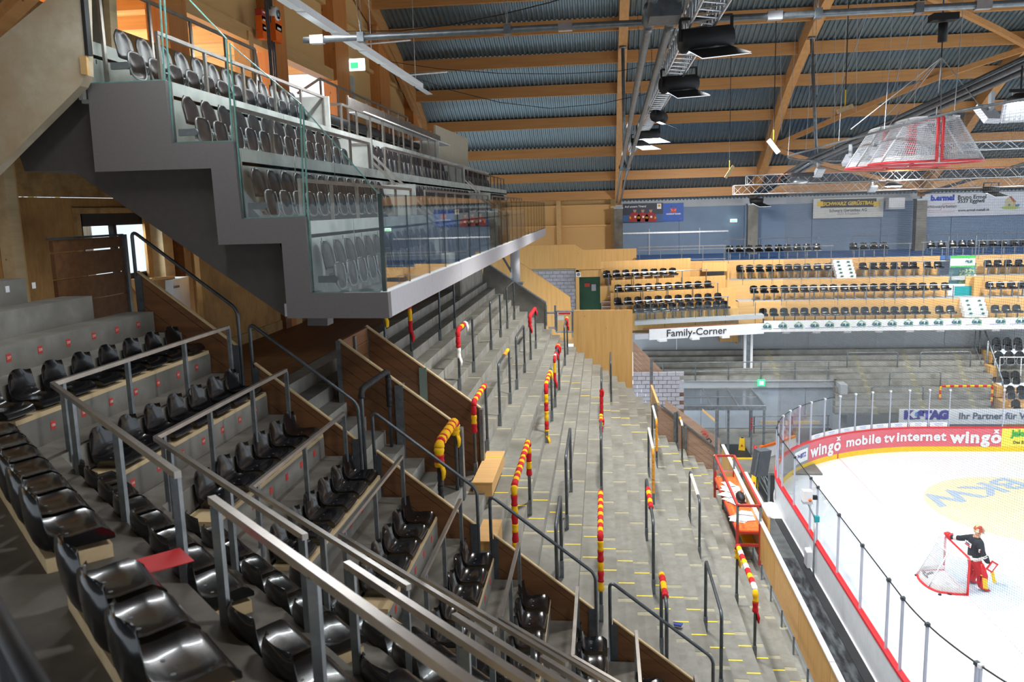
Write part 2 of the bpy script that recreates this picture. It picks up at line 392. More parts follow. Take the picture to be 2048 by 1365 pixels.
for dx, r in ((-.3, .05), (-.05, .035), (.1, .04), (.28, .05)): mb.tube([(9.24 + dx, 53, 12.3), (9.24 + dx, 38, 13.75), (9.24 + dx, 14, 15.15)], r, 6)
mb.build('cable', M['dgalv'], t, True)
MB().beam((9.24, 53, 12.45), (9.24, 38, 13.8), .45, .04).build('tray', M['galv'], t); MB().beam((9.24, 38, 13.8), (9.24, 14, 15.25), .45, .04).build('tray', M['galv'], t)
# ---------------------------------------------------------------- end wall behind the upper balcony (left)
lw = setting('wall_left')
WX = -9.95
pys = [(17.9, 19.7), (24.05, 26.0), (30.0, 32.5), (36.1, 38.7), (42.4, 44.6), (48.2, 50.2)]
for a, b in pys:
    MB().box(WX - .1, WX + .42, a + .55, b - .35, 10, zs((a + b) / 2) + .4).build('timber_post', M['post'], lw)
def wpan(y0, y1, z0, z1): MB().box(WX - .12, WX - .02, y0, y1, z0, z1).build('wall_panel', M['board'], lw)
wpan(2, 12.0, 13.8, 18); wpan(12, 18.6, 17.4, 20.2); wpan(19.4, 24.8, 17.0, 21.6); wpan(25.8, 30.6, 16.9, 21.9)
wpan(32.0, 36.7, 10, 21.3); wpan(38.3, 43.0, 10, 19.6); wpan(44.2, 48.8, 10, 17.5); wpan(49.8, 54.5, 10, 14.9)
for a, b in ((19.4, 24.8), (25.8, 30.6)): MB().box(WX - .1, WX + .3, a, b, 16.75, 17.15).build('lintel', M['batten'], lw)
for a, b in ((32.0, 36.7), (38.3, 43.0), (44.2, 48.8)):
    for z in (15.6, 17.9): MB().box(WX - .02, WX + .16, a, b, z, z + .14).build('batten', M['batten'], lw)
for a, b in ((19.4, 24.8), (25.8, 30.6), (32, 36.7)): MB().box(WX - .02, WX + .16, a, b, 19.4, 19.6).build('batten', M['batten'], lw)
# rafters of the gable: chord along the end arch
for a, b in zip(range(36, 53, 2), range(38, 55, 2)):
    MB().beam((-9.5, a, zs(a) - .5), (-9.5, b, zs(b) - .5), .2, .3).build('gable_rafter', M['glulamy'], lw)
# room behind the openings
rm = setting('floor_gallery'); MB().box(-18, WX, 2, 32, 13.6, 13.8).build('floor_slab', M['plyx'], rm)
rc = setting('ceiling_gallery'); MB().box(-18, WX - .1, 2, 32, 17.3, 17.45).build('ceiling_boards', M['plyx'], rc)
for y in range(12, 32, 2): MB().box(-18, WX - .15, y - .1, y + .1, 16.95, 17.3).build('joist', M['plyx'], rc)
wg = setting('wall_gallery')
MB().box(-18.2, -18, 2, 32, 16.2, 17.3).build('wall_panel', M['plyx'], wg); MB().box(-18.2, -18, 2, 32, 13.8, 14.3).build('wall_panel', M['plyx'], wg)
for y in (8, 12, 16, 20, 24, 28, 31.8): MB().box(-18.1, -17.8, y - .2, y + .2, 13.8, 17.3).build('timber_post', M['plyx'], wg)
for a, b in ((12.5, 15), (16, 17.6)): MB().box(-14.1, -14, a, b, 13.8, 17.3).build('wall_panel', M['plyx'], wg)
wn_ = setting('window_1', (-18, 20, 15)); MB().box(-18.06, -18.03, 2, 32, 14.3, 16.2).build('pane', M['glass'], wn_)
lamp('gallery_daylight', 'AREA', (-17.6, 22, 15.4), 900, (.95, .98, 1), 2, (-8, 22, 15.2), sy=1.6)
MB().box(WX - .1, WX + .35, 23.0, 23.3, 13.8, 17.0).build('timber_post', M['batten'], lw)
# door and exit sign in the end wall
dr = setting('door_1', (WX, 33.4, 13.8)); MB().box(WX - .02, WX + .06, 32.75, 34.0, 13.8, 17.4).build('door_leaf', M['riser'], dr)
ex = thing('exit_sign', 'small lit exit sign over the grey door on the end wall', 'exit sign', (WX + .3, 33.2, 17.7))
MB().box(WX + .1, WX + .75, 33.1, 33.2, 17.5, 17.95).build('sign_box', M['exitw'], ex); MB().box(WX + .2, WX + .5, 33.08, 33.1, 17.58, 17.8).build('pictogram', M['exitg'], ex)
# orange switch boxes on the second post
for k, (y, z, w_, h_, m_) in enumerate(((24.8, 17.75, .5, .5, 'orange'), (24.8, 17.1, .5, .5, 'orange'), (23.75, 17.75, .28, .3, 'redsteel'), (23.75, 17.3, .28, .4, 'orange'), (23.75, 16.85, .28, .4, 'orange'))):
    q = px(*((485, 258), (491, 380), (312, 175), (315, 270), (320, 365))[k][:2], x=WX) if False else None
    y0 = px(460 + (483, 490, 312, 315, 325)[k] / 5.689, (258, 382, 175, 272, 365)[k] / 5.689, x=WX + .42)
    b = thing('switch_box', 'orange emergency box on the timber post, %s' % ('upper one on the right side', 'lower one on the right side', 'small red one at the top left', 'middle one on the left side', 'lowest one on the left side')[k], 'box', y0)
    MB().box(WX + .42, WX + .6, y0[1] - w_ / 2, y0[1] + w_ / 2, y0[2] - h_ / 2, y0[2] + h_ / 2).build('box_body', M[m_], b)
    MB().box(WX + .6, WX + .62, y0[1] - w_ * .25, y0[1] + w_ * .25, y0[2] + h_ * .18, y0[2] + h_ * .3).build('nameplate', M['white'], b)
cp = px(460 + 465 / 5.689, 160 / 5.689, x=WX + .42)
b = thing('siren', 'round white siren on the timber post above the orange boxes', 'siren', cp); MB().tube([(cp[0], cp[1], cp[2]), (cp[0] + .2, cp[1], cp[2])], .2, 14).build('siren_body', M['white'], b, True); MB().tube([(cp[0] + .2, cp[1], cp[2]), (cp[0] + .25, cp[1], cp[2])], .1, 12).build('siren_grille', M['galv'], b, True)
mb = MB()
for dy in (-.25, -.12, .05, .2): mb.tube([(WX + .46, 24.35 + dy, 13.8), (WX + .46, 24.35 + dy, 20)], .03, 5)
tag(mb.build('cable_bundle', M['dgalv']), 'bundle of grey cables running up the timber post', 'cables')
# long light strip and the pipe that crosses the hall
t = thing('light_strip', 'long white linear light hung along the left of the roof', 'light', (-5.1, 18, 15.5))
P0 = Vector((-5.12, 8.0, 15.5)); P1 = Vector((-5.1, 24.1, 15.5))
MB().beam(P0, P1, .16, .12).build('housing', M['white'], t)
mb = MB()
for i in range(9):
    y = 9 + i * 1.85; mb.box(-5.19, -5.03, y, y + 1.6, 15.42, 15.44)
mb.build('diffuser', M['stripglow'], t)
for y in (10, 14.5, 19, 23.5): MB().tube([(-5.1, y, 15.5), (-5.1, y, zs(y) + .3)], .008, 4).build('suspension_wire', M['wire'], t); MB().tube([(-5.6, y, 15.7), (-4.2, y, 15.75)], .02, 5).build('bracket_arm', M['white'], t)
t = thing('suspended_pipe', 'grey pipe hung level right across the hall under the roof', 'pipe', (0, 15, 15.05))
MB().tube([(-5.25, 15, 15.05), (12, 15, 15.05)], .055, 10).build('pipe', M['galv'], t, True)
for x in (-5.0, -.6, 2.9, 6.2): MB().box(x - .12, x + .12, 14.93, 15.07, 14.98, 15.12).build('pipe_coupling', M['alu'], t)
for x in (-4.2, -1.6, 1.2, 3.6, 5.2):
    for d in (-.45, .1): MB().tube([(x, 15, 15.1), (x + d, 15, 19.5)], .007, 4).build('suspension_wire', M['wire'], t)
    MB().box(x - .06, x + .06, 14.92, 15.08, 14.97, 15.13).build('pipe_clamp', M['galv'], t)
# ---------------------------------------------------------------- far end: timber frame wall, back wall, columns
fw = setting('wall_far')
YB = 54.5
MB().box(-12, .8, YB, YB + .2, 3, 15.5).build('wall_panel', M['board'], fw)
for x in (-7.15, -2.8, .68): MB().box(x - .15, x + .15, YB - .25, YB, 6, 13.4).build('timber_stud', M['batten'], fw)
for z in (12.0, 10.72, 13.1): MB().box(-7.3, .8, YB - .16, YB, z - .05, z + .06).build('timber_rail', M['plyx'], fw)
MB().box(-9.7, 29, YB - 1.3, YB - 1.0, 12.9, 13.4).build('eaves_beam', M['glulam'], fw) if False else None
# wooden parapets before it
t = setting('trim_11'); YW = 52
A = [px(u, v, y=YW) for u, v in ((1036, 492), (1150, 489), (1166, 500), (1273, 497), (1273, 545), (1036, 545))]
cuts = [A[0], A[1], A[2], A[3], Vector((A[3][0], YW, 7.0)), Vector((A[0][0], YW, 7.0))]
fixn(MB().prism(cuts, (0, .16, 0)).build('timber_parapet', M['ply'], t))
t = setting('trim_12'); YW = 37.5
A = [px(u, v, y=YW) for u, v in ((960, 500), (1010, 505), (1140, 595), (1143, 625), (1143, 680), (960, 640))]
fixn(MB().prism(A, (0, .2, 0)).build('sloping_timber_wall', M['ply'], t))
# block wall with its joints, dark green doorway
bwl = setting('wall_block', (0, 46, 7)); YW = 46
a = px(1055, 543, y=YW); b_ = px(1152, 640, y=YW)
MB().box(a[0] - 2, b_[0] + .02, YW + .02, YW + .2, b_[2] - 1, a[2] + .1).build('mortar_bed', M['mortar'], bwl)
z = a[2]; r_ = 0
while z > b_[2] - .6:
    x = a[0] - 1.0 - (.2 if r_ % 2 else 0)
    while x < b_[0] - .05:
        x1 = min(x + .4, b_[0]); MB().box(x + .012, x1 - .012, YW - .01, YW + .05, z - .2 + .012, z - .012).build('block', M['block'], bwl); x = x1
    z -= .2; r_ += 1
YW = 45.6
d0 = px(1152, 541, y=YW); d1 = px(1203, 640, y=YW)
dw = setting('door_2', (d0[0], YW, d1[2]))
MB().box(d0[0], d0[0] + .16, YW - .1, YW + .15, d1[2] - 1, d0[2]).build('door_frame', M['ply'], dw); MB().box(d0[0], d1[0], YW - .1, YW + .15, px(1180, 554, y=YW)[2], d0[2]).build('door_frame', M['ply'], dw)
MB().box(d0[0] + .16, d1[0] + .2, YW + .3, YW + .35, d1[2] - 1, d0[2]).build('door_leaf', pm('dark_green', '17442f', '1d5036', 3, rough=.6), dw)
sp = thing('wall_speaker', 'small square speaker beside the dark green doorway', 'speaker', px(1157, 549, y=YW - .15))
c = px(1157, 549, y=YW - .12); MB().box(c[0] - .13, c[0] + .13, YW - .3, YW - .1, c[2] - .13, c[2] + .13).build('speaker_case', M['white'], sp); MB().tube([(c[0], YW - .3, c[2]), (c[0], YW - .33, c[2])], .09, 12).build('speaker_cone', M['galv'], sp)
nb = thing('door_notice', 'white and dark notices taped to the dark green door', 'notice', px(1184, 570, y=YW + .29))
for (u0, v0, u1, v1, m_) in ((1169, 567, 1180, 574, 'redsteel'), (1183, 569, 1192, 582, 'block')):
    p = px(u0, v0, y=YW + .29); q = px(u1, v1, y=YW + .29); MB().box(p[0], q[0], YW + .27, YW + .29, q[2], p[2]).build('notice_sheet', M[m_], nb)
# back wall of the far stand
bw = setting('wall_back'); YK = 55.0
xs = [.8, 4.9, 9.0, 13.2, 17.4, 21.6, 26, 31]
for a, b in zip(xs, xs[1:]):
    MB().box(a + .015, b - .015, YK, YK + .1, 8.3, 11.75).build('wall_panel', M['bluewall'], bw)
MB().box(.8, 31, YK + .1, YK + .2, 7, 13.8).build('wall_lining', M['greywall'], bw)
MB().box(.8, 31, YK - .1, YK, 11.75, 12.35).build('wall_band', M['greywall'], bw)
MB().box(.8, 31, YK - .06, YK, 12.35, 13.0).build('wall_band', M['osb'], bw)
MB().box(.8, 31, YK - 1.4, YK - 1.1, 12.85, 13.05).build('eaves_pipe', M['alu'], bw)
for x in (3.0, 6.2): MB().box(x - .04, x + .04, YK - .06, YK, 8.6, 10.4).build('wall_post', M['doorgrey'], bw)
MB().box(.8, 8.0, YK - .14, YK, 10.1, 10.2).build('wall_rail', M['alu'], bw)
for i, x in enumerate((1.0, 9.24, 19.18, 29.1)):
    c = setting('trim_%d' % (20 + i), (x, 53.5, 8)); wd = .3 if i else .27
    MB().box(x - wd, x + wd, 53.2, 53.8, 6, 11.75).build('concrete_column', M['dirty'] if not i else M['concrete'], c); MB().box(x - wd - .03, x + wd + .03, 53.15, 53.85, 11.75, 11.85).build('column_cap', M['galv'], c)
# white roller box at the third bay
t = thing('roller_box', 'white roller shutter box high beside the third column', 'box', px(1792, 405, y=54))
a = px(1776, 396, y=54); b = px(1807, 418, y=54); MB().box(a[0], b[0], 53.8, 54.4, b[2], a[2]).build('box_body', M['white'], t); MB().box(a[0], b[0], 53.76, 53.8, b[2], b[2] + .1).build('box_lip', M['galv'], t)
# ---------------------------------------------------------------- banners on the far wall
def signbase(u0, v0, u1, v1, y, name, label, cat, mats, th=.05, group=None):
    a = px(u0, v0, y=y); b = px(u1, v1, y=y)
    t = thing(name, label, cat, ((a[0] + b[0]) / 2, y, b[2]), group)
    MB().box(a[0], b[0], y, y + th, b[2], a[2]).build('panel', mats, t)
    return t, a, b
XD_, ZD_ = (1, 0, 0), (0, 0, 1)
def wtx(t, s, u, v, hpx, y, mat, bold=0, align='CENTER', sx=1., shear=0):
    p = px(u, v, y=y); h = hpx / FPX * (Vector(p) - EYE).length * .99
    return txt(s, h, (p[0], y - .012, p[2]), XD_, ZD_, mat, t, bold=bold, align=align, sx=sx, shear=shear)
def patch(t, pts, y, mat, name='print', off=.014):
    P = [px(u, v, y=y) for u, v in pts]
    mb = MB(); mb.add([(p[0], y - off, p[2]) for p in P], [tuple(range(len(P)))]); return mb.build(name, mat, t)
YS1 = 54.85
mdark = pm('poster_dark', '1c2033', '262b44', 1, rough=.5); mblue = pm('poster_blue', '0d4fae', '1159bb', 1, rough=.5)
t, a, b = signbase(1246, 408, 1326, 444, YS1, 'poster', 'dark poster of three red-shirted players with white slogan', 'poster', mdark)
patch(t, ((1246, 431), (1326, 428), (1326, 444), (1246, 444)), YS1, pm('poster_glow', '1e4e86', '245a98', 1, rough=.5), off=.004)
wtx(t, 'Auf unsere Tigers!', 1271, 413.5, 5.6, YS1, M['white'], .004)
skin = pm('poster_skin', 'b88a76', rough=.6); jer = pm('poster_jersey', '9c1c22', 'a82a22', 20, rough=.6); jy = pm('poster_gold', 'd99a1e', rough=.6)
for cx in (1269.5, 1285.5, 1301.5):
    patch(t, ((cx - 11, 443.6), (cx - 12, 434), (cx - 7, 427), (cx - 2, 425), (cx + 2, 425), (cx + 7, 427), (cx + 12, 434), (cx + 11, 443.4)), YS1, jer, 'figure_jersey', .016)
    patch(t, [(cx + 3.2 * math.cos(i * .785), 421 + 4.6 * math.sin(i * .785)) for i in range(8)], YS1, skin, 'figure_face', .018)
    patch(t, [(cx + 3.3 * math.cos(i * .785), 418 + 2.0 * math.sin(i * .785)) for i in range(8)], YS1, mdark, 'figure_hair', .02)
    patch(t, ((cx - 1, 432), (cx + 3, 432), (cx + 3, 436), (cx - 1, 436)), YS1, M['white'], 'figure_badge', .02)
    patch(t, ((cx - 11, 434), (cx - 8, 433), (cx - 7, 438), (cx - 10, 438)), YS1, jy, 'figure_stripe', .02); patch(t, ((cx + 11, 434), (cx + 8, 433), (cx + 7, 438), (cx + 10, 438)), YS1, jy, 'figure_stripe', .02)
patch(t, ((1314, 407.5), (1322.5, 407.3), (1322.5, 418), (1314, 418.2)), YS1, M['white'], 'badge', .016); patch(t, [(1318.3 + 2.6 * math.cos(i * .785), 411.6 + 2.6 * math.sin(i * .785)) for i in range(8)], YS1, jy, 'badge_disc', .02)
t, a, b = signbase(1326, 407, 1367, 442, YS1, 'poster', 'bright blue poster with red emblem beside the players poster', 'poster', mblue)
patch(t, ((1341, 420), (1344, 415), (1347, 419), (1350, 415), (1353, 420), (1352, 426), (1348, 424), (1347, 426), (1345, 424), (1341, 426)), YS1, pm('emblem_red', 'd8362a', rough=.5), 'emblem', .016)
for s in (-1, 1): patch(t, ((1347 + s * 6.5, 417), (1347 + s * 5.6, 417.6), (1347 + s * 1.5, 421.5), (1347 + s * 2.6, 421.6)), YS1, M['white'], 'emblem_stroke', .02)
for s in (-1, 1): patch(t, ((1347 + s * 3, 412.5), (1347 + s * 4.6, 412.5), (1347 + s * 4.6, 415), (1347 + s * 3, 415)), YS1, mdark, 'emblem_tip', .018)
wtx(t, 'FANKISCHÜSSCHEN', 1347, 428.3, 3.6, YS1, M['white'], .006, sx=.86)
patch(t, [(1361 + 1.1 * math.cos(i * .785), 438 + 1.1 * math.sin(i * .785)) for i in range(8)], YS1, M['red'], 'dot', .016)
YS2 = 54.7
t, a, b = signbase(1627, 398, 1766, 434, YS2, 'banner', 'cream scaffolding banner with black and yellow heading on far wall', 'banner', pm('banner_cream', 'dcdcd4', 'e4e4dc', 2, rough=.6))
patch(t, ((1641, 399.5), (1753, 397), (1753, 414), (1641, 416)), YS2, pm('banner_black', '26282c', rough=.6), 'heading_bar', .014)
for u in (1634.5, 1747): patch(t, ((u, 403.5), (u + 12, 403), (u + 12, 413), (u, 413.6)), YS2, M['yellow'], 'heading_square', .018)
wtx(t, 'SCHWARZ GERÜSTBAU', 1697, 407.3, 9.2, YS2, M['yellow'], .012, sx=.92, shear=.15)
wtx(t, 'Schwarz Gerüstbau AG', 1696, 421, 7.6, YS2, M['ink'], .003, sx=.93); wtx(t, '3535 Schüpbach', 1696, 427.5, 6.6, YS2, pm('grey_ink', '7a7f84', rough=.6), 0, sx=.93)
t, a, b = signbase(1845, 389, 2130, 427, YS2, 'banner', 'long white metalwork banner with blue name and cottage drawing', 'banner', pm('banner_white', 'dfe2ea', 'e6e9f0', 2, rough=.6))
mbl = pm('banner_blue', '2343b5', rough=.6)
wtx(t, 'b.ermel', 1885, 396.5, 13, YS2, mbl, .03); wtx(t, 'Bruno Ermel', 1944, 394.5, 9.3, YS2, M['ink'], .008); wtx(t, '3537 Eggiwil', 1942, 402.5, 9.0, YS2, M['ink'], .008)
wtx(t, 'Schlosserarbeiten', 1883, 413.5, 7.2, YS2, M['ink'], .002); wtx(t, 'www.ermel-metall.ch', 1947, 420.5, 6.0, YS2, M['ink'], .006)
mrd = pm('banner_red', 'c2454f', rough=.6)
for pts in (((1856, 424.4), (1909, 423.0), (1909, 423.6), (1856, 425)), ((1856, 421), (1880, 420.4), (1880, 421), (1856, 421.7)), ((1886, 408), (1910, 407.3), (1910, 407.9), (1886, 408.7)), ((1880, 420.4), (1883, 416.5), (1883.7, 416.5), (1880.8, 421)), ((1884, 412), (1886, 408), (1886.6, 408.2), (1884.7, 412))):
    patch(t, pts, YS2, mrd, 'rule', .016)
for pts, c in ((((2001, 415), (2012, 412), (2034, 412), (2040, 416), (2030, 419), (2008, 419)), 'b9c96a'), (((2010, 402), (2018, 393), (2026, 398), (2026, 412), (2011, 412)), 'd8cba0'), (((2018, 393), (2022, 392.5), (2033, 404), (2026, 405)), 'b5675c'), (((2026, 404), (2031, 403), (2031, 411), (2026, 412)), 'cbb98c'), (((2016, 408), (2020, 408), (2020, 412), (2016, 412)), '4c6aa0'), (((2031, 409), (2039, 408), (2038, 413), (2030, 413)), '4f7fc0')):
    patch(t, pts, YS2, pm('drawing_' + c, c, rough=.6), 'cottage_drawing', .016 + .004 * len(t.children) / 10)
ex = thing('exit_sign', 'green lit exit sign under the eaves left of the column', 'exit sign', px(1467, 441, y=54.6))
a = px(1461, 438.5, y=54.6); b = px(1474, 444.5, y=54.6); MB().box(a[0], b[0], 54.6, 54.75, b[2], a[2]).build('sign_box', M['exitw'], ex); MB().box(a[0] + .05, b[0] - .05, 54.58, 54.6, b[2] + .04, b[2] + .1).build('pictogram', M['exitg'], ex)
# ---------------------------------------------------------------- standing terrace of precast steps
TX = lambda k: .197 + .33 * k
TZ = lambda k: 5.45 - .75 * TX(k)
JY = [11.85, 14.0, 16.15, 18.3, 20.47, 22.65, 24.82, 27.0, 29.15, 31.3, 33.9]
terr = setting('floor_terrace', (0, 22, 3))
slabs = {}
def step_slab(x0, x1, y0, y1, z, ztop_low, par, mats=('tread', 'riser')):
    mb = MB(); zb = ztop_low - .06
    vs = [(x0, y0, zb), (x1, y0, zb), (x0, y1, zb), (x1, y1, zb), (x0, y0, z), (x1, y0, z), (x0, y1, z), (x1, y1, z)]
    mb.add(vs, [(4, 5, 7, 6)], 0); mb.add(vs, [(1, 3, 7, 5), (0, 1, 5, 4), (2, 6, 7, 3), (0, 4, 6, 2)], 1)
    return mb.build('step_slab', [M[mats[0]], M[mats[1]]], par)
for k in range(-16, 13):
    z = TZ(k); x1 = TX(k); x0 = TX(k - 1) - .02
    if k == 12: x1 = 4.1
    ymax = 33.9 if x1 < 1.3 else (33.3 if x1 < 1.9 else 29.3)
    for y0, y1 in zip(JY, JY[1:]):
        y1 = min(y1, ymax)
        if y1 - y0 < .2: continue
        segs = [(y0, y1)]
        if -4.5 < x1 - .1 < -2.3:   # mouth of the vomitory
            segs = [(a, b) for a, b in ((y0, min(y1, 13.62)), (max(y0, 15.33), y1)) if b - a > .05]
        if x1 < -4.9: segs = [(a, min(b, 28.6)) for a, b in segs if a < 28.4]
        for a, b in segs: step_slab(x0, x1, a + (.07 if a == y0 else 0), b - (.07 if b == y1 else 0), z, TZ(k + 1), terr)
        yj = y1
        if y1 < ymax and not (-4.5 < x1 - .1 < -2.3 and 13.5 < yj < 15.4):
            MB().box(x0, x1 - .004, yj - .075, yj + .075, TZ(k + 1) - .06, z - .006).build('mortar_joint', M['mortar'], terr)
# yellow step marks of the two aisles
mk = []
for k in range(-9, 12):
    for y in (14.68, 15.66): mk.append((k, y))
for k in range(-5, 12):
    for y in (26.95, 27.85): mk.append((k, y))
for k in range(-13, -1): mk.append((k, 12.2))
for k, y in mk:
    if -4.5 < TX(k) - .1 < -2.3 and y > 13: continue
    MB().box(TX(k - 1) + .03, TX(k) - .005, y - .02, y + .02, TZ(k), TZ(k) + .003).build('yellow_mark', M['tape'], terr)
# edge kerb, landing and block at the top
MB().box(3.75, 4.2, 10, 29.3, .1, 2.26).build('terrace_front', M['greywall'], terr)
land = setting('floor_landing', (-6, 20, 9.26))
for i in range(14):
    y = 11.85 + i * 1.2; MB().box(-7.7, TX(-17), y + .006, y + 1.194, 9.1, TZ(-16)).build('floor_board', M['browny'], land)
cb = setting('trim_13', (-6, 31, 9)); MB().box(-7.7, -4.93, 28.6, 33.9, 8.5, 10.05).build('concrete_upstand', M['riser'], cb); MB().box(-7.7, -4.9, 28.25, 28.6, 8.8, 10.15).build('concrete_pier', M['concrete'], cb)
# far concrete parapet, plywood panels, steel gate
t = setting('trim_14', (-3, 33.9, 8)); YP = 33.95
A = [px(u, v, y=YP) for u, v in ((969, 525), (1092, 607), (1092, 650), (1092, 690), (960, 585))]
fixn(MB().prism(A, (0, .22, 0)).build('concrete_parapet', M['concrete'], t))
MB().beam(px(969, 524, y=YP + .1), px(1092, 606, y=YP + .1), .3, .05).build('parapet_cap', M['galv'], t); MB().beam(px(1092, 610, y=YP), px(1093, 652, y=YP), .06, .06).build('end_post', M['galv'], t)
t = setting('trim_15', (0, 33.8, 5)); A = [px(u, v, y=33.8) for u, v in ((1147, 621), (1265, 620), (1265, 790), (1147, 700))]
fixn(MB().prism(A, (0, .1, 0)).build('plywood_panel', M['ply'], t))
t = thing('steel_gate', 'steel framed mesh gate with a red sign beside the plywood panel', 'gate', px(1128, 665, y=34.2))
YG = 34.2
def gp(u, v): return px(u, v, y=YG)
for a, b in (((1112, 622), (1113, 664)), ((1145, 622), (1145, 664)), ((1112, 623), (1146, 623)), ((1112, 664), (1146, 664)), ((1110, 611), (1111, 660)), ((1093, 626), (1111, 626)), ((1097, 656), (1111, 656))):
    MB().tube([gp(*a), gp(*b)], .045, 6).build('frame_tube', M['galv'], t)
a = gp(1113, 624); b = gp(1144, 664); MB().box(a[0], b[0], YG + .02, YG + .03, b[2], a[2]).build('clear_sheet', M['polyc'], t)
a = gp(1115, 624.5); b = gp(1143, 629.5); MB().box(a[0], b[0], YG - .04, YG, b[2], a[2]).build('sign_plate', M['white'], t); a = gp(1117, 625.5); b = gp(1141, 628.5); MB().box(a[0], b[0], YG - .05, YG - .04, b[2], a[2]).build('sign_print', M['red'], t)
a = gp(1115.5, 632); b = gp(1128, 640.5); MB().box(a[0], b[0], YG - .04, YG, b[2], a[2]).build('notice_sheet', M['white'], t)
# slanting board walls at the far exit
t = setting('trim_16', (2.6, 29.3, 3)); YR = 29.3
A = [px(u, v, y=YR) for u, v in ((1310, 806), (1325, 811), (1426, 893), (1434, 895), (1434, 950), (1400, 945), (1360, 915), (1310, 872))]
# boards following the slope, each a plank
def sloping_boards(par, p0, p1, low, n, y, mat, th=.05):
    p0 = px(*p0, y=y); p1 = px(*p1, y=y)
    for i in range(n):
        a = p0 + Vector((0, 0, -low * i / n)); b = p1 + Vector((0, 0, -low * i / n)); h = low / n - .012
        fixn(MB().prism([a, b, b - Vector((0, 0, h)), a - Vector((0, 0, h))], (0, th, 0)).build('board', mat, par))
sloping_boards(t, (1310, 806), (1434, 898), 1.25, 6, YR, M['pink'])
MB().beam(px(1322, 811, y=YR), px(1427, 894, y=YR), .1, .06).build('top_rail', M['galv'], t)
for u, v0, v1 in ((1310.5, 806, 860), (1350, 824, 890), (1371, 852, 897), (1433, 820, 945)): MB().box(px(u, v0, y=YR)[0] - .05, px(u, v0, y=YR)[0] + .05, YR - .08, YR, px(u, v1, y=YR)[2], px(u, v0, y=YR)[2]).build('steel_post', M['galv'], t)
t = setting('trim_17', (2, 33, 5)); x0 = 1.86
fixn(MB().prism([(x0, 33.4, 3.4), (x0, 33.4, px(1303, 770, y=33.4)[2]), (x0, 29.32, px(1310, 806, y=29.3)[2]), (x0, 29.32, 3.0)], (.08, 0, 0)).build('side_board', M['plyx'], t))
MB().box(x0 - .02, x0 + .1, 33.35, 33.45, 3.4, px(1303, 718, y=33.4)[2]).build('steel_post', M['galv'], t)
t = setting('trim_18', (2, 36, 5)); sloping_boards(t, (1266, 683), (1368, 786), 1.75, 8, 35.6, M['pink'])
t = setting('trim_19', (2, 36, 4))
a = px(1266, 745, y=35.4); z = a[2]; i = 0
for r in range(9):
    for q in range(6):
        xx = a[0] + q * .36 - (.18 if r % 2 else 0); MB().box(xx + .01, xx + .35, 35.38, 35.5, z - .17, z - .01).build('block', M['block'], t)
    z -= .18
t = setting('trim_20', (4, 34, 2)); sloping_boards(t, (1330, 800), (1440, 880), 2.9, 7, 34.5, M['pink']); sloping_boards(t, (1405, 818), (1436, 845), .12, 1, 34.3, M['plyx'])
dz = px(1410, 878, y=34.4); t = thing('debris_heap', 'small heap of dark straps lying behind the sloping board wall', 'straps', dz)
for k, (du, dv) in enumerate(((0, -2), (3, 3), (10, 14))):
    p = px(1408 + du, 868 + dv, y=34.4); MB().tube([p + Vector((-.12, 0, .03)), p + Vector((0, -.03, .1)), p + Vector((.1, 0, -.02)), p + Vector((.02, -.03, -.1))], .03, 6).build('strap', M['redsteel'] if k < 2 else M['rubber'], t, True)
# ---------------------------------------------------------------- vomitory: brown board walls
vm = setting('wall_vomitory', (-3.4, 14.4, 7))
MB().box(-6, -2.3, 13.6, 15.35, 6.9, 7.0).build('passage_floor', M['dirty'], vm)
def vwall(y, x0, x1, par, th, near):
    top = lambda x: 6.47 - .75 * x
    n = 9
    for i in range(n):
        hz = .215; a0 = top(x0) - i * hz; a1 = top(x1) - i * hz
        poly = [(x0, y, a0), (x1, y, a1), (x1, y, a1 - hz + .008), (x0, y, a0 - hz + .008)]
        if a0 - hz < 7.0 and a1 < 7.0: continue
        fixn(MB().prism(poly, (0, th, 0)).build('board', M['brown'], par))
    MB().beam((x0, y + th / 2, top(x0) + .012), (x1, y + th / 2, top(x1) + .012), .09, .025).build('cap_strip', M['plank'], par)
    for x in (x0, x1 + .02): MB().box(x - .035, x + .035, y - .05, y + th + .05, 6.9, top(x)).build('steel_post', M['galv'], par)
    xm = (x0 + x1) / 2; MB().box(xm - .07, xm + .07, y + (th if near else -.05), y + (th + .05 if near else 0), 6.9, top(xm)).build('steel_post', pm('green_grey_post', '6f7f72', '77877a', 5, rough=.6), par)
    if near: MB().box(xm - .07, xm + .07, y - .05, y, 6.9, top(xm) - .02).build('steel_post', M['galv'], par)
vwall(13.62, -4.5, -2.47, vm, .06, True); vwall(15.3, -4.5, -2.36, vm, .06, False)
for i in range(5): MB().box(-4.53, -4.47, 13.68, 15.3, 9.83 - .24 * (i + 1) + .008, 9.83 - .24 * i).build('board', M['browny'], vm)
MB().box(-4.46, -4.43, 14.35, 14.43, 8.4, 9.8).build('steel_post', M['galv'], vm)
t = thing('step_box', 'plywood step box with a yellow line at the foot of the brown board wall', 'step', (-2.15, 15, 6.9))
MB().box(-2.33, -1.99, 13.98, 15.88, 6.96, 7.20).build('box_body', M['ply'], t); MB().box(-2.345, -1.975, 13.965, 15.89, 7.20, 7.225).build('box_top', M['plyx'], t); MB().box(-2.34, -1.98, 15.45, 15.49, 7.225, 7.229).build('yellow_mark', M['tape'], t)
t = thing('step_box', 'small plywood step box half hidden behind the seat stair railing', 'step', (-1.9, 12.6, 6.6)); MB().box(-2.0, -1.7, 12.05, 12.95, 6.6, 6.92).build('box_body', M['ply'], t); MB().box(-2.01, -1.69, 12.04, 12.96, 6.92, 6.94).build('box_top', M['plyx'], t)
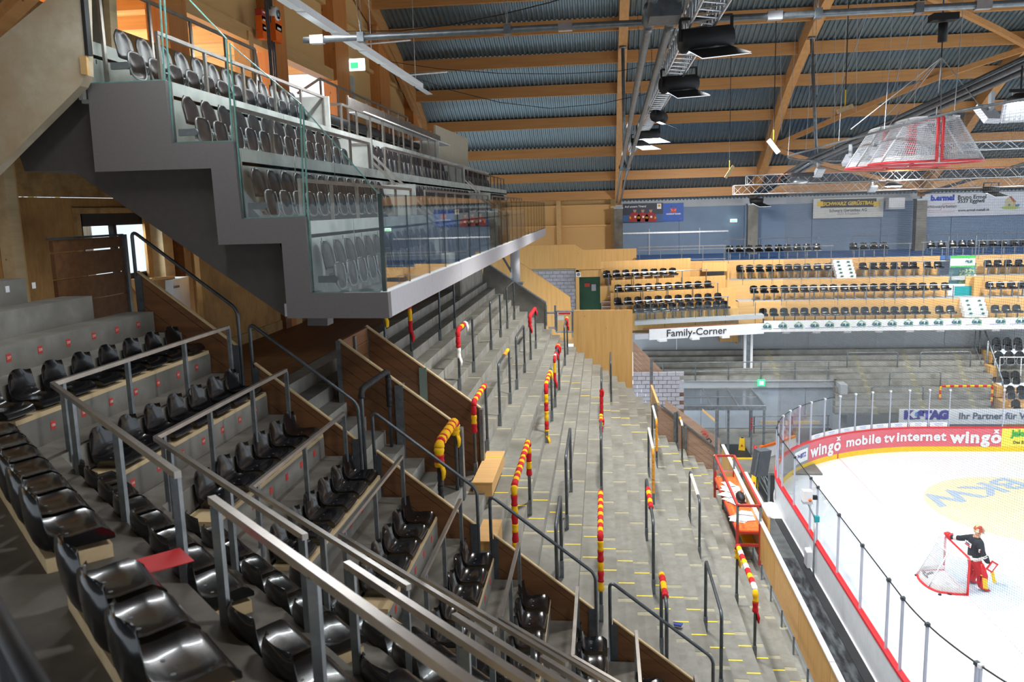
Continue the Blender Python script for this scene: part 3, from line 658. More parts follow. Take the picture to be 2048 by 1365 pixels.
# ---------------------------------------------------------------- crush barriers
def barrier(x, y0, y1, label, mat='dgalv', r=.03):
    k = round((x - .257) / .33); xx = TX(k) + .045; zf = TZ(k + 1); h = TZ(k) + 1.2 - zf
    t = thing('crush_barrier', label, 'barrier', (xx, (y0 + y1) / 2, zf), 'crush barriers on the standing terrace')
    P = hoop((xx, y0, zf), (xx, y1, zf), h, .12)
    MB().tube(P, r, 10).build('hoop', M[mat], t, True)
    for y in (y0, y1): MB().box(xx - .03, xx + .035, y - .05, y + .05, zf, zf + .3).build('foot_plate', M['galv'], t)
    return P
def resample(P, n):
    P = [Vector(p) for p in P]; L = [0]
    for a, b in zip(P, P[1:]): L.append(L[-1] + (b - a).length)
    out = []
    for i in range(n + 1):
        s = L[-1] * i / n
        for j in range(len(P) - 1):
            if s <= L[j + 1] + 1e-9:
                f = (s - L[j]) / max(L[j + 1] - L[j], 1e-9); out.append(P[j].lerp(P[j + 1], f)); break
    return out
def scarf(P, f0, f1, pat, label, r=.048, tails=True, n=None, cat='scarf', name='scarf'):
    """knitted scarf wound along part f0..f1 of a barrier's tube, a part per stripe"""
    pts = resample(P, 160); a = int(f0 * 160); b = int(f1 * 160); pts = pts[a:b + 1]
    t = thing(name, label, cat, pts[0]); N = len(pat) if n is None else n
    for i in range(N):
        s = pts[int(len(pts) * i / N):min(len(pts), int(len(pts) * (i + 1) / N) + 1)]
        if len(s) < 2: continue
        rr = [r * (1 + .1 * math.sin(i * 2.1 + j * 1.3)) for j in range(len(s))]
        MB().tube(s, rr, 10).build('stripe', M[pat[i % len(pat)]], t, True)
    if tails:
        for p, m_ in ((pts[0], pat[0]), (pts[-1], pat[(N - 1) % len(pat)])):
            mb = MB()
            for q in range(4): mb.tube([p + Vector((.03, -.05 + .03 * q, .02)), p + Vector((.06, -.06 + .035 * q, -.09)), p + Vector((.055, -.07 + .045 * q, -.2))], [.022, .026, .016], 5)
            mb.build('fringe', M[m_], t, True)
    return t
RY = ['knitr', 'knity']; 
P = barrier(-4.33, 16.2, 18.43, 'grey crush barrier under the balcony corner, wrapped in a striped scarf')
scarf(P, .28, .86, ['knity', 'knitr'], 'red and yellow scarf on the barrier just under the balcony corner', n=10)
barrier(-4.33, 21.86, 24.12, 'plain crush barrier in the top row, partly behind the balcony edge')
P = barrier(-3.34, 18.98, 21.18, 'crush barrier with a red scarf hanging on its near corner'); scarf(P, .16, .5, ['knitw', 'knitr', 'knitr', 'knitr', 'knity', 'knitr', 'knitw'], 'red scarf with white ends slung on the near corner of a barrier', .055)
barrier(-3.34, 24.65, 27.08, 'plain crush barrier in the second row, in the middle'); barrier(-3.35, 29.04, 31.41, 'plain crush barrier standing against the far concrete parapet')
P = barrier(-2.35, 14.78, 16.39, 'crush barrier with banded cover right beside the brown board wall'); scarf(P, .2, .66, ['knitr', 'knity', 'knitr', 'knitr', 'knity', 'knitr', 'knity', 'knitr', 'knity', 'knitr', 'knity', 'knitr'], 'red and yellow banded sleeve beside the brown board wall', .05, False, name='sleeve', cat='sleeve')
P = barrier(-2.36, 18.53, 20.72, 'crush barrier with an orange sleeve on its far bend'); scarf(P, .52, .68, ['tapeo', 'knity'], 'short orange sleeve on the far bend of a barrier', .045, False, name='sleeve', cat='sleeve')
barrier(-2.36, 22.43, 24.77, 'plain crush barrier left of the dangling striped scarf')
P = barrier(-2.36, 26.93, 29.09, 'crush barrier draped with a plain red scarf near the parapet'); scarf(P, .22, .72, ['knitr'], 'plain red scarf draped over a barrier near the concrete parapet', .06, n=5)
P = barrier(-1.39, 19.73, 21.81, 'crush barrier wrapped down its near post in the terrace middle'); scarf(P, .03, .62, ['knity', 'knitr', 'knity', 'knitr', 'knity', 'knitr', 'knity', 'knitr', 'knity', 'knitr', 'knity', 'knitr', 'knity'], 'red and yellow wrap running down a near post in the terrace middle', .05)
P = barrier(-1.39, 23.4, 25.65, 'crush barrier with a knotted scarf dangling from its far end'); scarf(P, .15, .42, ['knitr', 'knity', 'knitr', 'tapew', 'knitr'], 'striped scarf dangling down a post in the upper terrace', .04); scarf(P, .6, .72, ['knitr', 'knity', 'knitr'], 'knotted red and yellow scarf on a barrier bend', .07)
P = barrier(-1.39, 29.73, 32.03, 'crush barrier next to the plywood panel with a dark scarf'); scarf(P, .6, .78, ['knitr', 'knity', 'knitr'], 'red and yellow scarf tied on a barrier by the plywood panel', .055)
P = barrier(-1.42, 12.3, 14.87, 'crush barrier fully covered in red and yellow bands by seat stair'); scarf(P, .02, .86, ['knity', 'knitr'], 'long red and yellow banded cover on the nearest large barrier', .05, False, n=30, name='sleeve', cat='sleeve')
barrier(-.73, 15.44, 17.58, 'plain crush barrier beside the near aisle of yellow marks'); barrier(-.74, 11.95, 13.3, 'plain bluish crush barrier just behind the seat stair railing')
P = barrier(-.11, 18.54, 20.7, 'crush barrier seen end-on with a short banded sleeve'); scarf(P, .58, .8, ['knitr', 'knity'], 'short banded sleeve on the middle end-on barrier', .046, False, n=7, name='sleeve', cat='sleeve')
P = barrier(-.11, 24.86, 27.0, 'crush barrier seen end-on with a red sleeve on its post'); scarf(P, .06, .24, ['knitr'], 'plain red sleeve on the far end-on barrier', .055, True, n=4)
P = barrier(-.11, 12.75, 14.95, 'nearest crush barrier seen end-on, banded along its whole length'); scarf(P, .11, .72, ['knity', 'knitr'], 'long banded sleeve on the nearest end-on barrier', .048, False, n=18, name='sleeve', cat='sleeve')
barrier(.2, 29.23, 31.3, 'plain thin crush barrier in front of the plywood panel')
P = barrier(1.185, 20.88, 23.1, 'crush barrier wrapped in white and orange tape, middle of lower terrace'); scarf(P, .05, .3, ['tapeo'], 'orange tape wound on a near post of the lower terrace', .036, False, n=3, name='tape_wrap', cat='tape'); scarf(P, .3, .7, ['tapew'], 'white tape wound on a rail of the lower terrace', .036, False, n=4, name='tape_wrap', cat='tape')
P = barrier(1.51, 24.77, 26.97, 'crush barrier with orange tape on its post near the far boards'); scarf(P, .1, .32, ['tapeo'], 'orange tape on the post of a barrier near the sloping boards', .036, False, n=3, name='tape_wrap', cat='tape'); scarf(P, .32, .66, ['tapew'], 'whitish tape on the rail of a barrier near the sloping boards', .036, False, n=3, name='tape_wrap', cat='tape')
P = barrier(2.47, 27.2, 29.0, 'crush barrier in front of the sloping weathered boards'); scarf(P, .3, .5, ['tapew', 'tapeo'], 'orange and white tape on the barrier before the sloping boards', .036, False, name='tape_wrap', cat='tape')
P = barrier(.86, 15.3, 17.9, 'crush barrier with a banded sleeve on its rail, lower terrace'); scarf(P, .4, .62, ['knitr', 'knity', 'knitr', 'knity', 'knitr'], 'red and yellow banded sleeve on a lower terrace rail', .05, False, name='sleeve', cat='sleeve')
P = barrier(2.15, 19.23, 21.5, 'crush barrier with white wrapped rail right of the lower terrace'); scarf(P, .35, .66, ['tapew'], 'white tape wound round the rail of a lower barrier', .04, False, n=4, name='tape_wrap', cat='tape')
P = barrier(.86, 11.95, 13.1, 'crush barrier behind the last seat stair railing with banded rail'); scarf(P, .42, .66, ['knitr', 'knity', 'knitr', 'knity'], 'red and yellow bands on a rail behind the last stair railing', .05, False, name='sleeve', cat='sleeve')
barrier(1.85, 13.16, 15.3, 'plain dark crush barrier at the bottom edge of the terrace')
P = barrier(2.8, 15.6, 17.83, 'crush barrier nearest the boards, decked with several scarves'); scarf(P, .2, .78, ['knitr', 'knity', 'knitw', 'knitr', 'knity', 'knitr', 'knitw', 'knity', 'knitr', 'knitw', 'knity', 'knitr', 'knity'], 'red, yellow and white scarves wound along the barrier nearest the boards', .055, True)
# the two hoops by the vomitory
def hoop_thing(a, b, h, mat, label):
    t = thing('crush_barrier', label, 'barrier', a, 'crush barriers on the standing terrace'); P = hoop(a, b, h, .12); MB().tube(P, .03, 10).build('hoop', M[mat], t, True); return P
P = hoop_thing((-3.66, 12.0, 8.0), (-3.62, 13.45, 8.0), 1.35, 'dgalv', 'hoop barrier in black foam left of the brown board wall'); scarf(P, .3, .82, ['rubber'], 'black foam tube on the hoop left of the brown boards', .05, False, n=4, name='foam_sleeve', cat='sleeve')
P = hoop_thing((-2.5, 12.0, 7.1), (-2.5, 13.4, 7.1), 1.4, 'dgalv', 'hoop barrier with a swirled scarf below the brown board wall'); scarf(P, .26, .72, ['knity', 'knitr', 'knity', 'knity', 'knitr', 'knity', 'knitr', 'knity'], 'swirled yellow and red scarf on the hoop below the brown board wall', .075, True, n=20); scarf(P, .1, .26, ['rubber'], 'black foam on the near post below the swirled scarf', .045, False, n=2, name='foam_sleeve', cat='sleeve')
# parapet at the front of the terrace
pf = setting('wall_parapet', (4, 20, 2.4))
for i in range(8):
    y0 = 9.5 + i * 2.45; y1 = y0 + 2.44
    MB().box(4.0, 4.06, y0 + .01, min(y1, 28.3), 2.72, 3.72).build('plywood_panel', M['plyx'] if i % 2 else M['ply'], pf); MB().box(3.98, 4.08, y0 + .01, min(y1, 28.3), 3.72, 3.76).build('cap_strip', M['white'], pf)
    for y in (y0 + .3, y0 + 1.5): MB().box(3.97, 4.0, y - .03, y + .03, 2.3, 2.75).build('steel_post', M['galv'], pf)
MB().box(4.16, 4.22, 25.3, 25.36, 2.3, 3.8).build('steel_post', M['galv'], pf); MB().box(4.25, 4.31, 21.5, 25.2, 2.72, 3.75).build('plywood_panel', M['ply'], pf); MB().box(4.24, 4.33, 21.5, 25.2, 3.75, 3.79).build('cap_strip', M['white'], pf)
# ---------------------------------------------------------------- corner seat block: two wings of steps meeting on a mitre
AX = lambda j: (-5.44 + .837 * (j // 2)) if j % 2 == 0 else (-5.865 + .837 * ((j + 1) // 2))   # even j: rail step, odd j: seat step
BN = lambda j: (1.49 + .815 * (j // 2)) if j % 2 == 0 else (1.075 + .815 * ((j + 1) // 2))
SZ = lambda j: (9.67 - .64 * (j // 2)) if j % 2 == 0 else (9.98 - .64 * ((j + 1) // 2))
def Bp(n, d, z): return Vector(((n - d) * R2, (n + d) * R2, z))
def mit(x, n): return n * math.sqrt(2) - x
sb = setting('floor_seating', (-3, 8, 5))
YE = 11.72; DE = -4.0
for j in range(-1, 20):
    x1 = AX(j); n1 = BN(j); z = SZ(j); zl = SZ(j + 1) - .05
    x0 = AX(j - 1) - .02 if j > -1 else -6.3; n0 = BN(j - 1) - .02 if j > -1 else -1.2
    ms = [M['dirty'], M['concrete']]
    ya, yb = mit(x1, n1), mit(x0, n0)
    def slab(P, front, mb=None):
        mb = MB(); n = 4; vs = [Vector((*p, z)) for p in P] + [Vector((*p, zl)) for p in P]
        mb.add(vs, [(0, 1, 2, 3)], 0); mb.add(vs, [(0, 4, 5, 1), (1, 5, 6, 2), (2, 6, 7, 3), (3, 7, 4, 0)], 1)
        return fixn(mb.build('step_slab', ms, sb))
    if ya < YE: slab([(x1, ya), (x1, YE), (x0, YE), (x0, max(yb, -9) if j > -1 else 6.9)], 0)
    b = lambda n, d: tuple(Bp(n, d, 0)[:2])
    d1 = (ya - x1) * R2; d0 = (yb - x0) * R2 if j > -1 else d1 + .3
    cuts = [d1, 5.0, .8, DE]
    for q in range(3):
        da, db = cuts[q], cuts[q + 1]
        if da <= db: continue
        slab([b(n1, da), b(n1, db), b(n0, db), b(n0, d0 if q == 0 else da)], 0)
for i, (x, z) in enumerate(((-6.28, 10.30), (-6.695, 10.62), (-7.11, 10.95), (-7.525, 11.27))):
    xb = (-6.72, -7.13, -7.55, -9.0)[i]
    mb = MB().box(xb, x, 4.2, YE if i < 2 else 10.9 - .75 * (i - 2), 9.6, z); mb.build('step_slab', [M['concrete']], sb)
# red and white seat numbers on the risers
for r, (x, z) in enumerate(((-6.695, 10.54), (-5.865, 9.9), (-5.03, 9.26), (-4.19, 8.62), (-3.354, 7.98), (-2.517, 7.34), (-1.68, 6.7))):
    for i in range(9):
        y = 11.28 - .535 * i
        if y < mit(x, BN(2 * max(r - 1, 0) - 1)) + .15 and r: break
        MB().box(x, x + .004, y - .04, y + .04, z - .1, z - .01).build('seat_number', M['sticker'], sb)
        if r < 3: txt(str(212 - r * 20 - i), .045, (x + .004, y, z - .055), (0, 1, 0), (0, 0, 1), M['knitw'], sb, 'seat_number_print', off=.002)
for i in range(4): MB().box(-7.525, -7.521, 10.3 - .5 * i - .035, 10.3 - .5 * i + .035, 11.12, 11.2).build('seat_number', M['white'], sb)
MB().box(-5.86, -5.85, 8.4, 8.43, 9.72, 9.84).build('red_tag', M['red'], sb)
# timber planks under the seats
def plankA(x, y0, y1, z, lab):
    t = MB().box(x - .37, x + .012, y0, y1, z, z + .05); return t.build('seat_plank', M['plank'], sb)
for k in range(0, 10):
    j = 2 * k - 1; x = AX(j); n = BN(j); z = SZ(j); ym = mit(x, n)
    if ym + .3 < YE: plankA(x, ym + .12, YE - .05, z, '')
    dm = (ym - x) * R2
    for d0, d1 in ((dm - .15, 5.27), (4.7, DE + .2)):
        if d0 - d1 > .5:
            mb = MB(); mb.prism([Bp(n - .36, d0, z), Bp(n + .0, d0, z), Bp(n + .0, d1, z), Bp(n - .36, d1, z)], (0, 0, .085)); fixn(mb.build('seat_plank', M['plankd'], sb))
# ---------------------------------------------------------------- black shell seats
def shell_mb(full=True):
    """bucket: inner face, rear wall and sides closed down to the plank"""
    prof = [(-.212, .375), (-.2, .345), (-.19, .27), (-.172, .18), (-.145, .10), (-.1, .062), (-.02, .052), (.07, .062), (.14, .068), (.185, .058), (.212, .03), (.216, .0)]
    hw = [.12, .165, .19, .2, .207, .212, .216, .218, .216, .212, .207, .203]
    mb = MB(); cols = [-1, -.9, -.7, -.4, 0, .4, .7, .9, 1]; N = len(prof); n = len(cols); S = []
    for i, ((a, b), w_) in enumerate(zip(prof, hw)):
        back = max(0, 1 - i / 5); row = []
        for c in cols:
            e = abs(c) ** 3; row.append((a + e * .05 * back, c * w_, b + e * .028 * (1 - back) * (1 if i < 9 else .3) - (e * .03 if i == 0 else 0)))
        S.append(row)
    def put(rows):
        b = len(mb.v); m = len(rows[0])
        for r in rows: mb.v += r
        for i in range(len(rows) - 1):
            for k in range(m - 1): mb.f.append((b + i * m + k, b + i * m + k + 1, b + (i + 1) * m + k + 1, b + (i + 1) * m + k)); mb.m.append(0)
    put(S)
    R = [S[0]]
    for zz, w_, xx in ((.36, .14, -.226), (.3, .185, -.228), (.2, .205, -.222), (.1, .205, -.21), (.03, .195, -.19), (0, .185, -.17)):
        R.append([(xx + abs(c) ** 3 * .06, c * w_, zz - (abs(c) ** 3 * .02 if zz > .3 else 0)) for c in cols])
    put(R)
    for sgn, k in ((-1, 0), (1, n - 1)):
        A = [S[i][k] for i in range(N)]; low = [R[min(i + 1, 6)][k] for i in range(5)] + [(S[i][k][0] - .02, sgn * .192, 0) for i in range(5, N)]
        put([A, [tuple((Vector(p) * .5 + Vector(q) * .5) + Vector((0, sgn * .006, 0))) for p, q in zip(A, low)], low])
    return mb
def solid(o, th):
    bm = bmesh.new(); bm.from_mesh(o.data); bmesh.ops.recalc_face_normals(bm, faces=bm.faces)
    bmesh.ops.solidify(bm, geom=bm.faces[:], thickness=th); bmesh.ops.recalc_face_normals(bm, faces=bm.faces)
    for f in bm.faces: f.smooth = True
    bm.to_mesh(o.data); bm.free()
def seat_proto(mat, base):
    t = thing('shell_seat', 'x', 'seat')
    o = local(shell_mb(), 'seat_shell', M[mat], t, True); fixn(o)
    if base == 'bucket':
        mb = MB(); 
        for s in (-.07, .07): mb.cyl((-.02, s, .05), .012, .006, 8)
        local(mb, 'bolt', M['bracket'], t)
    else:
        mb = MB(); mb.box(-.16, .16, -.2, .2, -.03, .0); local(mb, 'seat_rail', M['galv'], t)
        mb = MB(); mb.box(-.03, .03, -.03, .03, -.42, -.03); mb.box(-.1, .1, -.03, .03, -.44, -.42); local(mb, 'bracket_leg', M['galv'], t)
    return t
PB = seat_proto('black', 'bucket'); PF = seat_proto('farblack', 'rail')
nseat = 0
for k in range(0, 10):
    j = 2 * k - 1; x = AX(j); n = BN(j); z = SZ(j); ym = mit(x, n); i = 0; y = 11.36
    while y > ym + .22:
        if inview((x - .2, y, z + .2), 30):
            place(PB, (x - .205, y, z + .085), 0, 'black bucket seat, %s from the stair, %s row facing the terrace' % (ORD[i], ORD[k]), 'seat', 'bucket seats facing the standing terrace'); nseat += 1
        y -= .535; i += 1
    dm = (ym - x) * R2
    for part, (d0, d1) in enumerate(((dm - .45, 5.45), (4.42, DE + .3))):
        d = d0 if part else None; i = 0
        cnt = int((d0 - d1) / .5) + 1
        for q in range(cnt):
            dd = (d1 + (cnt - 1 - q) * .5) if not part else d0 - q * .5
            p = Bp(n - .2, dd, z + .12)
            if inview(p + Vector((0, 0, .1)), 30):
                place(PB, p, math.pi / 4, 'black bucket seat, %s %s the gap, %s row of near wing' % (ORD[(cnt - 1 - q) if not part else q], 'beyond' if not part else 'before', ORD[k]), 'seat', 'bucket seats in the near wing'); nseat += 1
drop(PB)
t = thing('red_marker', 'bright red tape patch on the floor in the gap between the front seats', 'tape', Bp(1.2, 4.95, 9.985))
fixn(MB().prism([Bp(1.05, 5.12, 9.98), Bp(1.42, 5.12, 9.98), Bp(1.42, 4.86, 9.98), Bp(1.05, 4.86, 9.98)], (0, 0, .004)).build('tape_strip', M['red'], t))
# ---------------------------------------------------------------- square steel rails in front of each row
def rail(pts, label, posts, hgt=.74, group='steel rails of the corner seat block'):
    t = thing('guard_rail', label, 'railing', Vector(posts[0]) - Vector((0, 0, hgt)), group)
    for a, b in zip(pts, pts[1:]): MB().beam(a, b, .045, .045).build('top_bar', M['steel'], t)
    for p in posts:
        p = Vector(p); MB().box(p[0] - .024, p[0] + .024, p[1] - .024, p[1] + .024, p[2] - hgt - .1, p[2] - .02).build('post', M['galv'], t)
    return t
for k in range(0, 10):
    z = 12 - (1.6 + .64 * k); x = AX(2 * k); n = BN(2 * k); ym = mit(x, n); dm = (ym - x) * R2
    if ym < YE - .3:
        ye = 11.5 - .03 * k; L = ye - ym; np_ = max(2, round(L / 1.4) + 1)
        posts = [(x, ym + L * i / (np_ - 1) if i else ym + .15, z) for i in range(np_)]
        rail([(x, ym, z), (x, ye, z)], 'square steel rail before the %s row facing the terrace' % ORD[k], posts)
    dposts = [d for d in (8.35, 6.75, 5.32) if d < dm - .3]
    if dposts: rail([Bp(n, dm, z), Bp(n, 5.27, z)], 'square steel rail before the %s row, from the corner to the gap' % ORD[k], [Bp(n, d, z) for d in dposts])
    rail([Bp(n, 4.66, z), Bp(n, -2.5, z)], 'square steel rail before the %s row, near side of the gap' % ORD[k], [Bp(n, d, z) for d in (4.6, 3.35, 2.1, .85, -.4, -1.7)])
# ---------------------------------------------------------------- stair balustrades between seats and terrace
bs = [(-6.96, -5.42), (-5.25, -3.66), (-3.45, -1.91), (-1.72, -.16), (.05, 1.58)]
nm = ['topmost', 'second', 'third', 'fourth', 'lowest']
for i, (xa, xb) in enumerate(bs):
    Y = 11.8; pl = lambda x: 5.45 - .75 * x + (.13 if i == 0 else 0)
    t = thing('stair_balustrade', '%s brown stair balustrade with bent steel handrail beside the seats' % nm[i], 'balustrade', (xa, Y, pl(xa)), 'balustrades of the seat stair')
    ta = Vector((xa, Y, pl(xa) + 1.03)); tb = Vector((xb, Y, pl(xb) + .98)); d = (tb - ta).normalized(); P = [Vector((xa, Y, pl(xa) - .5))]
    for q in range(6): 
        a = math.pi / 2 * q / 5; P.append(ta + Vector((0, 0, -.1)) * (1 - math.sin(a)) + d * .1 * (1 - math.cos(a)))
    for q in range(6):
        a = math.pi / 2 * q / 5; P.append(tb - d * .1 * (1 - math.sin(a)) + Vector((0, 0, -.1)) * (1 - math.cos(a)))
    P.append(Vector((xb, Y, pl(xb) - .5)))
    MB().tube(P, .026, 10).build('handrail', M['dgalv'], t, True)
    for q, (h0, h1) in enumerate(((.41, .29), (.28, -.05), (-.06, -.38), (-.39, -.7))):
        fixn(MB().prism([(xa + .04, Y - .03, pl(xa) + h0), (xb - .03, Y - .03, pl(xb) + h0), (xb - .03, Y - .03, pl(xb) + h1), (xa + .04, Y - .03, pl(xa) + h1)], (0, .05, 0)).build('board', M['brown'], t))
    MB().beam((xa + .04, Y - .005, pl(xa) + .42), (xb - .03, Y - .005, pl(xb) + .42), .06, .02).build('cap_strip', M['plank'], t)
    for x in (xa + .06, xb - .06): MB().box(x - .05, x + .05, Y - .05, Y - .03, pl(x) - .6, pl(x) + .4).build('bracket_plate', M['dgalv'], t)
# dark handrail close to the camera
a = px(-40, 1170, z=10.9); b = px(100, 1420, z=10.9); t = thing('dark_handrail', 'dark blurred handrail at the very bottom left corner', 'handrail', b); d = (b - a)
MB().tube([a - d * .5, b + d * .5], .03, 10).build('rail_tube', M['rubber'], t, True); MB().tube([a + d * .35, a + d * .35 - Vector((0, 0, .9))], .025, 8).build('post', M['rubber'], t)
# ---------------------------------------------------------------- grey upper balcony with tip-up seats
YN, YF = 11.0, 43.3
bal = setting('floor_balcony', (-5, 12, 10.7))
FL = [(-2.95, -3.98, 10.70), (-3.98, -4.89, 11.72), (-4.89, -5.79, 12.73), (-5.79, -7.1, 13.64), (-7.1, WX, 14.3)]   # front x, back x, floor z
pan_y = [YN + .16 + 2.02 * i for i in range(17)]
for r, (xf, xb, z) in enumerate(FL):
    for a in pan_y:
        b = min(a + 2.0, YF)
        if b - a < .3: continue
        MB().box(xb - .02, xf, a, b, z - .05, z).build('floor_panel', M['pale'], bal)
        if r < 4:
            zn = FL[r + 1][2]; o = MB().box(xb - .06, xb, a + .006, b - .006, z, zn + .18).build('riser_panel', M['pale'], bal)
            mb = MB(); mb.box(xb, xb + .004, a + .4, a + .42, zn - .12, zn - .06); mb.box(xb, xb + .004, a + 1.4, a + 1.42, zn - .12, zn - .06); mb.build('anchor_hole', M['ink'], bal)
cheek = setting('wall_balcony', (-4, YN, 11))
def yp(pts, y): return [px(u, v, y=y) for u, v in pts]
band = yp([(174, 168), (330, 161), (343, 287), (466, 283), (483, 438), (610, 433), (621, 587), (775, 585), (779, 637), (575, 637), (563, 487), (437, 490), (422, 337), (190, 344)], YN)
# stepped band split into its pieces
BP = [[0, 1, 2, 12, 13], [2, 3, 4, 10, 11, 12], [4, 5, 6, 9, 10], [6, 7, 8, 9]]
for q in BP: fixn(MB().prism([band[i] for i in q], (0, .16, 0)).build('cladding_sheet', M['clad'], cheek))
xF = band[7][0]
y = YN
while y < YF:
    b = min(y + 3.0, YF); MB().box(xF - .1, xF, y + .004, b - .004, band[8][2], band[7][2]).build('fascia_sheet', M['fascia'], cheek); y = b
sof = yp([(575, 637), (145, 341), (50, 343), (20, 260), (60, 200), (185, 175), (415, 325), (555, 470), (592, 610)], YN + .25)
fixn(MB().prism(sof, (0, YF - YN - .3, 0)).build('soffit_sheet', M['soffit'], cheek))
MB().box(-4.45, xF - .1, YN + .2, YF, band[8][2] + .02, band[8][2] + .2).build('soffit_sheet', M['fascia'], cheek)
o = yp([(615, 637), (655, 637), (655, 652), (615, 652)], 13.0); fixn(MB().prism(o, (0, .3, 0)).build('soffit_box', M['clad'], cheek))
# tall cross laminated slab in the top left corner
t = setting('trim_30', (-7, YN - .25, 14)); YC = YN - .3
A = yp([(-60, 125), (165, -60), (171, 150), (160, 172), (-60, 392)], YC); fixn(MB().prism(A, (0, .18, 0)).build('timber_slab', M['clt'], t))
B_ = yp([(-60, 60), (30, -20), (60, -20), (-60, 95)], YC + .3); fixn(MB().prism(B_, (0, .3, 0)).build('timber_beam', M['glulamy'], t))
D_ = yp([(157, -40), (164, -40), (177, 110), (170, 110)], YC - .02); fixn(MB().prism(D_, (0, .1, 0)).build('dark_frame', M['rubber'], t))
C_ = yp([(158, 112), (172, 112), (175, 150), (162, 148)], YC - .03); fixn(MB().prism(C_, (0, .05, 0)).build('timber_block', M['batten'], t))
E_ = yp([(172, -40), (204, -40), (212, 120), (186, 166)], YN + 2.2); fixn(MB().prism(E_, (0, .3, 0)).build('grey_post', M['concrete'], t))
F_ = yp([(204, -40), (216, -40), (224, 100), (212, 110)], YN + 2.1); fixn(MB().prism(F_, (0, .2, 0)).build('timber_post', M['plank'], t))
# glass of the near side, cut along the rake, and of the long front
gl = thing('glass_balustrade', 'stepped glass side of the grey balcony cut along its rake', 'glass', (band[1][0], YN, band[1][2]))
for q in ([(176, 168), (330, 161), (317, -60), (160, -60)], [(345, 287), (466, 283), (453, 78), (322, -60)], [(485, 438), (610, 433), (601, 208), (457, 86)], [(622, 587), (768, 585), (757, 388), (604, 213)]):
    P = yp(q, YN + .07); fixn(MB().prism(P, (0, .02, 0)).build('pane', M['glass'], gl))
    mb = MB(); mb.beam(P[0] + Vector((.01, .01, 0)), P[3] + Vector((.01, .01, 0)), .016, .02); mb.beam(P[1] - Vector((.01, -.01, 0)), P[2] - Vector((.01, -.01, 0)), .016, .02); mb.beam(P[3] + Vector((0, .01, 0)), P[2] + Vector((0, .01, 0)), .014, .014); mb.beam(P[0] + Vector((0, .01, .008)), P[1] + Vector((0, .01, .008)), .02, .014); mb.build('edge', M['gedge'], gl)
gf = thing('glazed_parapet', 'long clear glass front on the white balcony edge', 'glass', (xF, YN, band[7][2]))
ztop = px(765, 388, x=xF - .05)[2]
y = YN + .06; i = 0
while y < YF - .5:
    b = min(y + 1.5, YF); MB().box(xF - .06, xF - .04, y, b - .012, band[7][2], ztop).build('pane', M['glass'], gf); 
    MB().box(xF - .062, xF - .038, b - .012, b - .002, band[7][2], ztop).build('edge', M['dkedge'], gf); y = b; i += 1
MB().box(xF - .075, xF - .02, YN + .02, YN + .07, band[7][2], ztop).build('corner_edge', M['dkedge'], gf)
MB().box(xF - .1, xF + .004, YN, YF, band[7][2], band[7][2] + .012).build('bottom_trim', M['white'], gf)
# column under the far part and its brace
t = setting('trim_31', (-3.6, 34.3, 9)); MB().tube([(-3.62, 34.35, 8.9), (-3.62, 34.35, 10.45)], .2, 16).build('round_column', M['fascia'], t, True); MB().beam(px(1004, 512, y=34.3), px(1024, 546, y=34.3), .1, .08).build('brace', M['galv'], t); MB().box(-3.9, -3.3, 34.1, 34.6, 8.85, 8.95).build('base_plate', M['galv'], t)
# ---- tip-up seat
def tip_proto():
    t = thing('tip_up_seat', 'x', 'seat')
    def back(a, b):
        z = .53 + .39 * a; w_ = (.215 - .06 * max(0, a - .55) ** 2 / .2) * (2 * b - 1) * (1 if a < .6 else math.sqrt(max(.25, 1 - ((a - .6) / .4) ** 2 * .75)))
        return (-.11 - .07 * a + .05 * (2 * b - 1) ** 2, w_, z)
    o = local(MB().grid(back, 7, 8), 'backrest', M['tip'], t, True); solid(o, .022)
    def ring(k, n=24):
        out = []
        for i in range(n):
            a = 2 * math.pi * i / n; c, s_ = math.cos(a), math.sin(a); e = .62
            out.append((math.copysign(abs(c) ** e, c) * .205 * k, math.copysign(abs(s_) ** e, s_) * .19 * k))
        return out
    tp = lambda p, dx: (.07 + (-p[1]) * .12 + dx, p[0], .44 + p[1])
    r1 = [tp(p, .0) for p in ring(1)]; r2 = [tp(p, -.03) for p in ring(.82)]
    mb = MB(); n = 24; mb.v = r1 + r2 + [tp((0, 0), -.045)]
    for i in range(n): mb.f.append((i, (i + 1) % n, n + (i + 1) % n, n + i)); mb.m.append(0); mb.f.append((n + i, n + (i + 1) % n, 2 * n)); mb.m.append(0)
    o = local(mb, 'seat_pan', M['tip'], t, True); solid(o, .02)
    low = [tp(p, .012) for p in ring(1)]; lo = sorted(range(n), key=lambda i: 0); path = [low[(i) % n] for i in range(9, 9 + 19)]
    local(MB().tube([Vector(p) for p in path], .014, 6), 'pan_lit_edge', M['tiplit'], t, True)  # tube added to paint the pan's lit underside edge
    for s in (-1, 1):
        mb = MB(); mb.box(-.16, .08, s * .235 - .022, s * .235 + .022, .36, .45); mb.tube([(.06, s * .215, .405), (.06, s * .255, .405)], .05, 10); local(mb, 'hinge_bracket', M['bracket'], t)
    return t
PT = tip_proto()
XR = [-3.72, -4.64, -5.54, -6.42]
rname = ['lowest', 'second', 'third', 'top']
for r in range(4):
    z = FL[r][2]
    for blk, (y0, cnt) in enumerate(((11.3, 13), (19.1, 21), (31.5, 18))):
        if r == 3 and blk: continue
        if r == 0 and blk == 2: continue
        for i in range(cnt):
            y = y0 + .535 * i
            place(PT, (XR[r], y, z), 0, 'folded charcoal seat, %s from the near end, %s %s balcony row' % (ORD[i], rname[r], ('near', 'middle', 'far')[blk]), 'seat', 'tip-up seats on the balcony')
drop(PT)
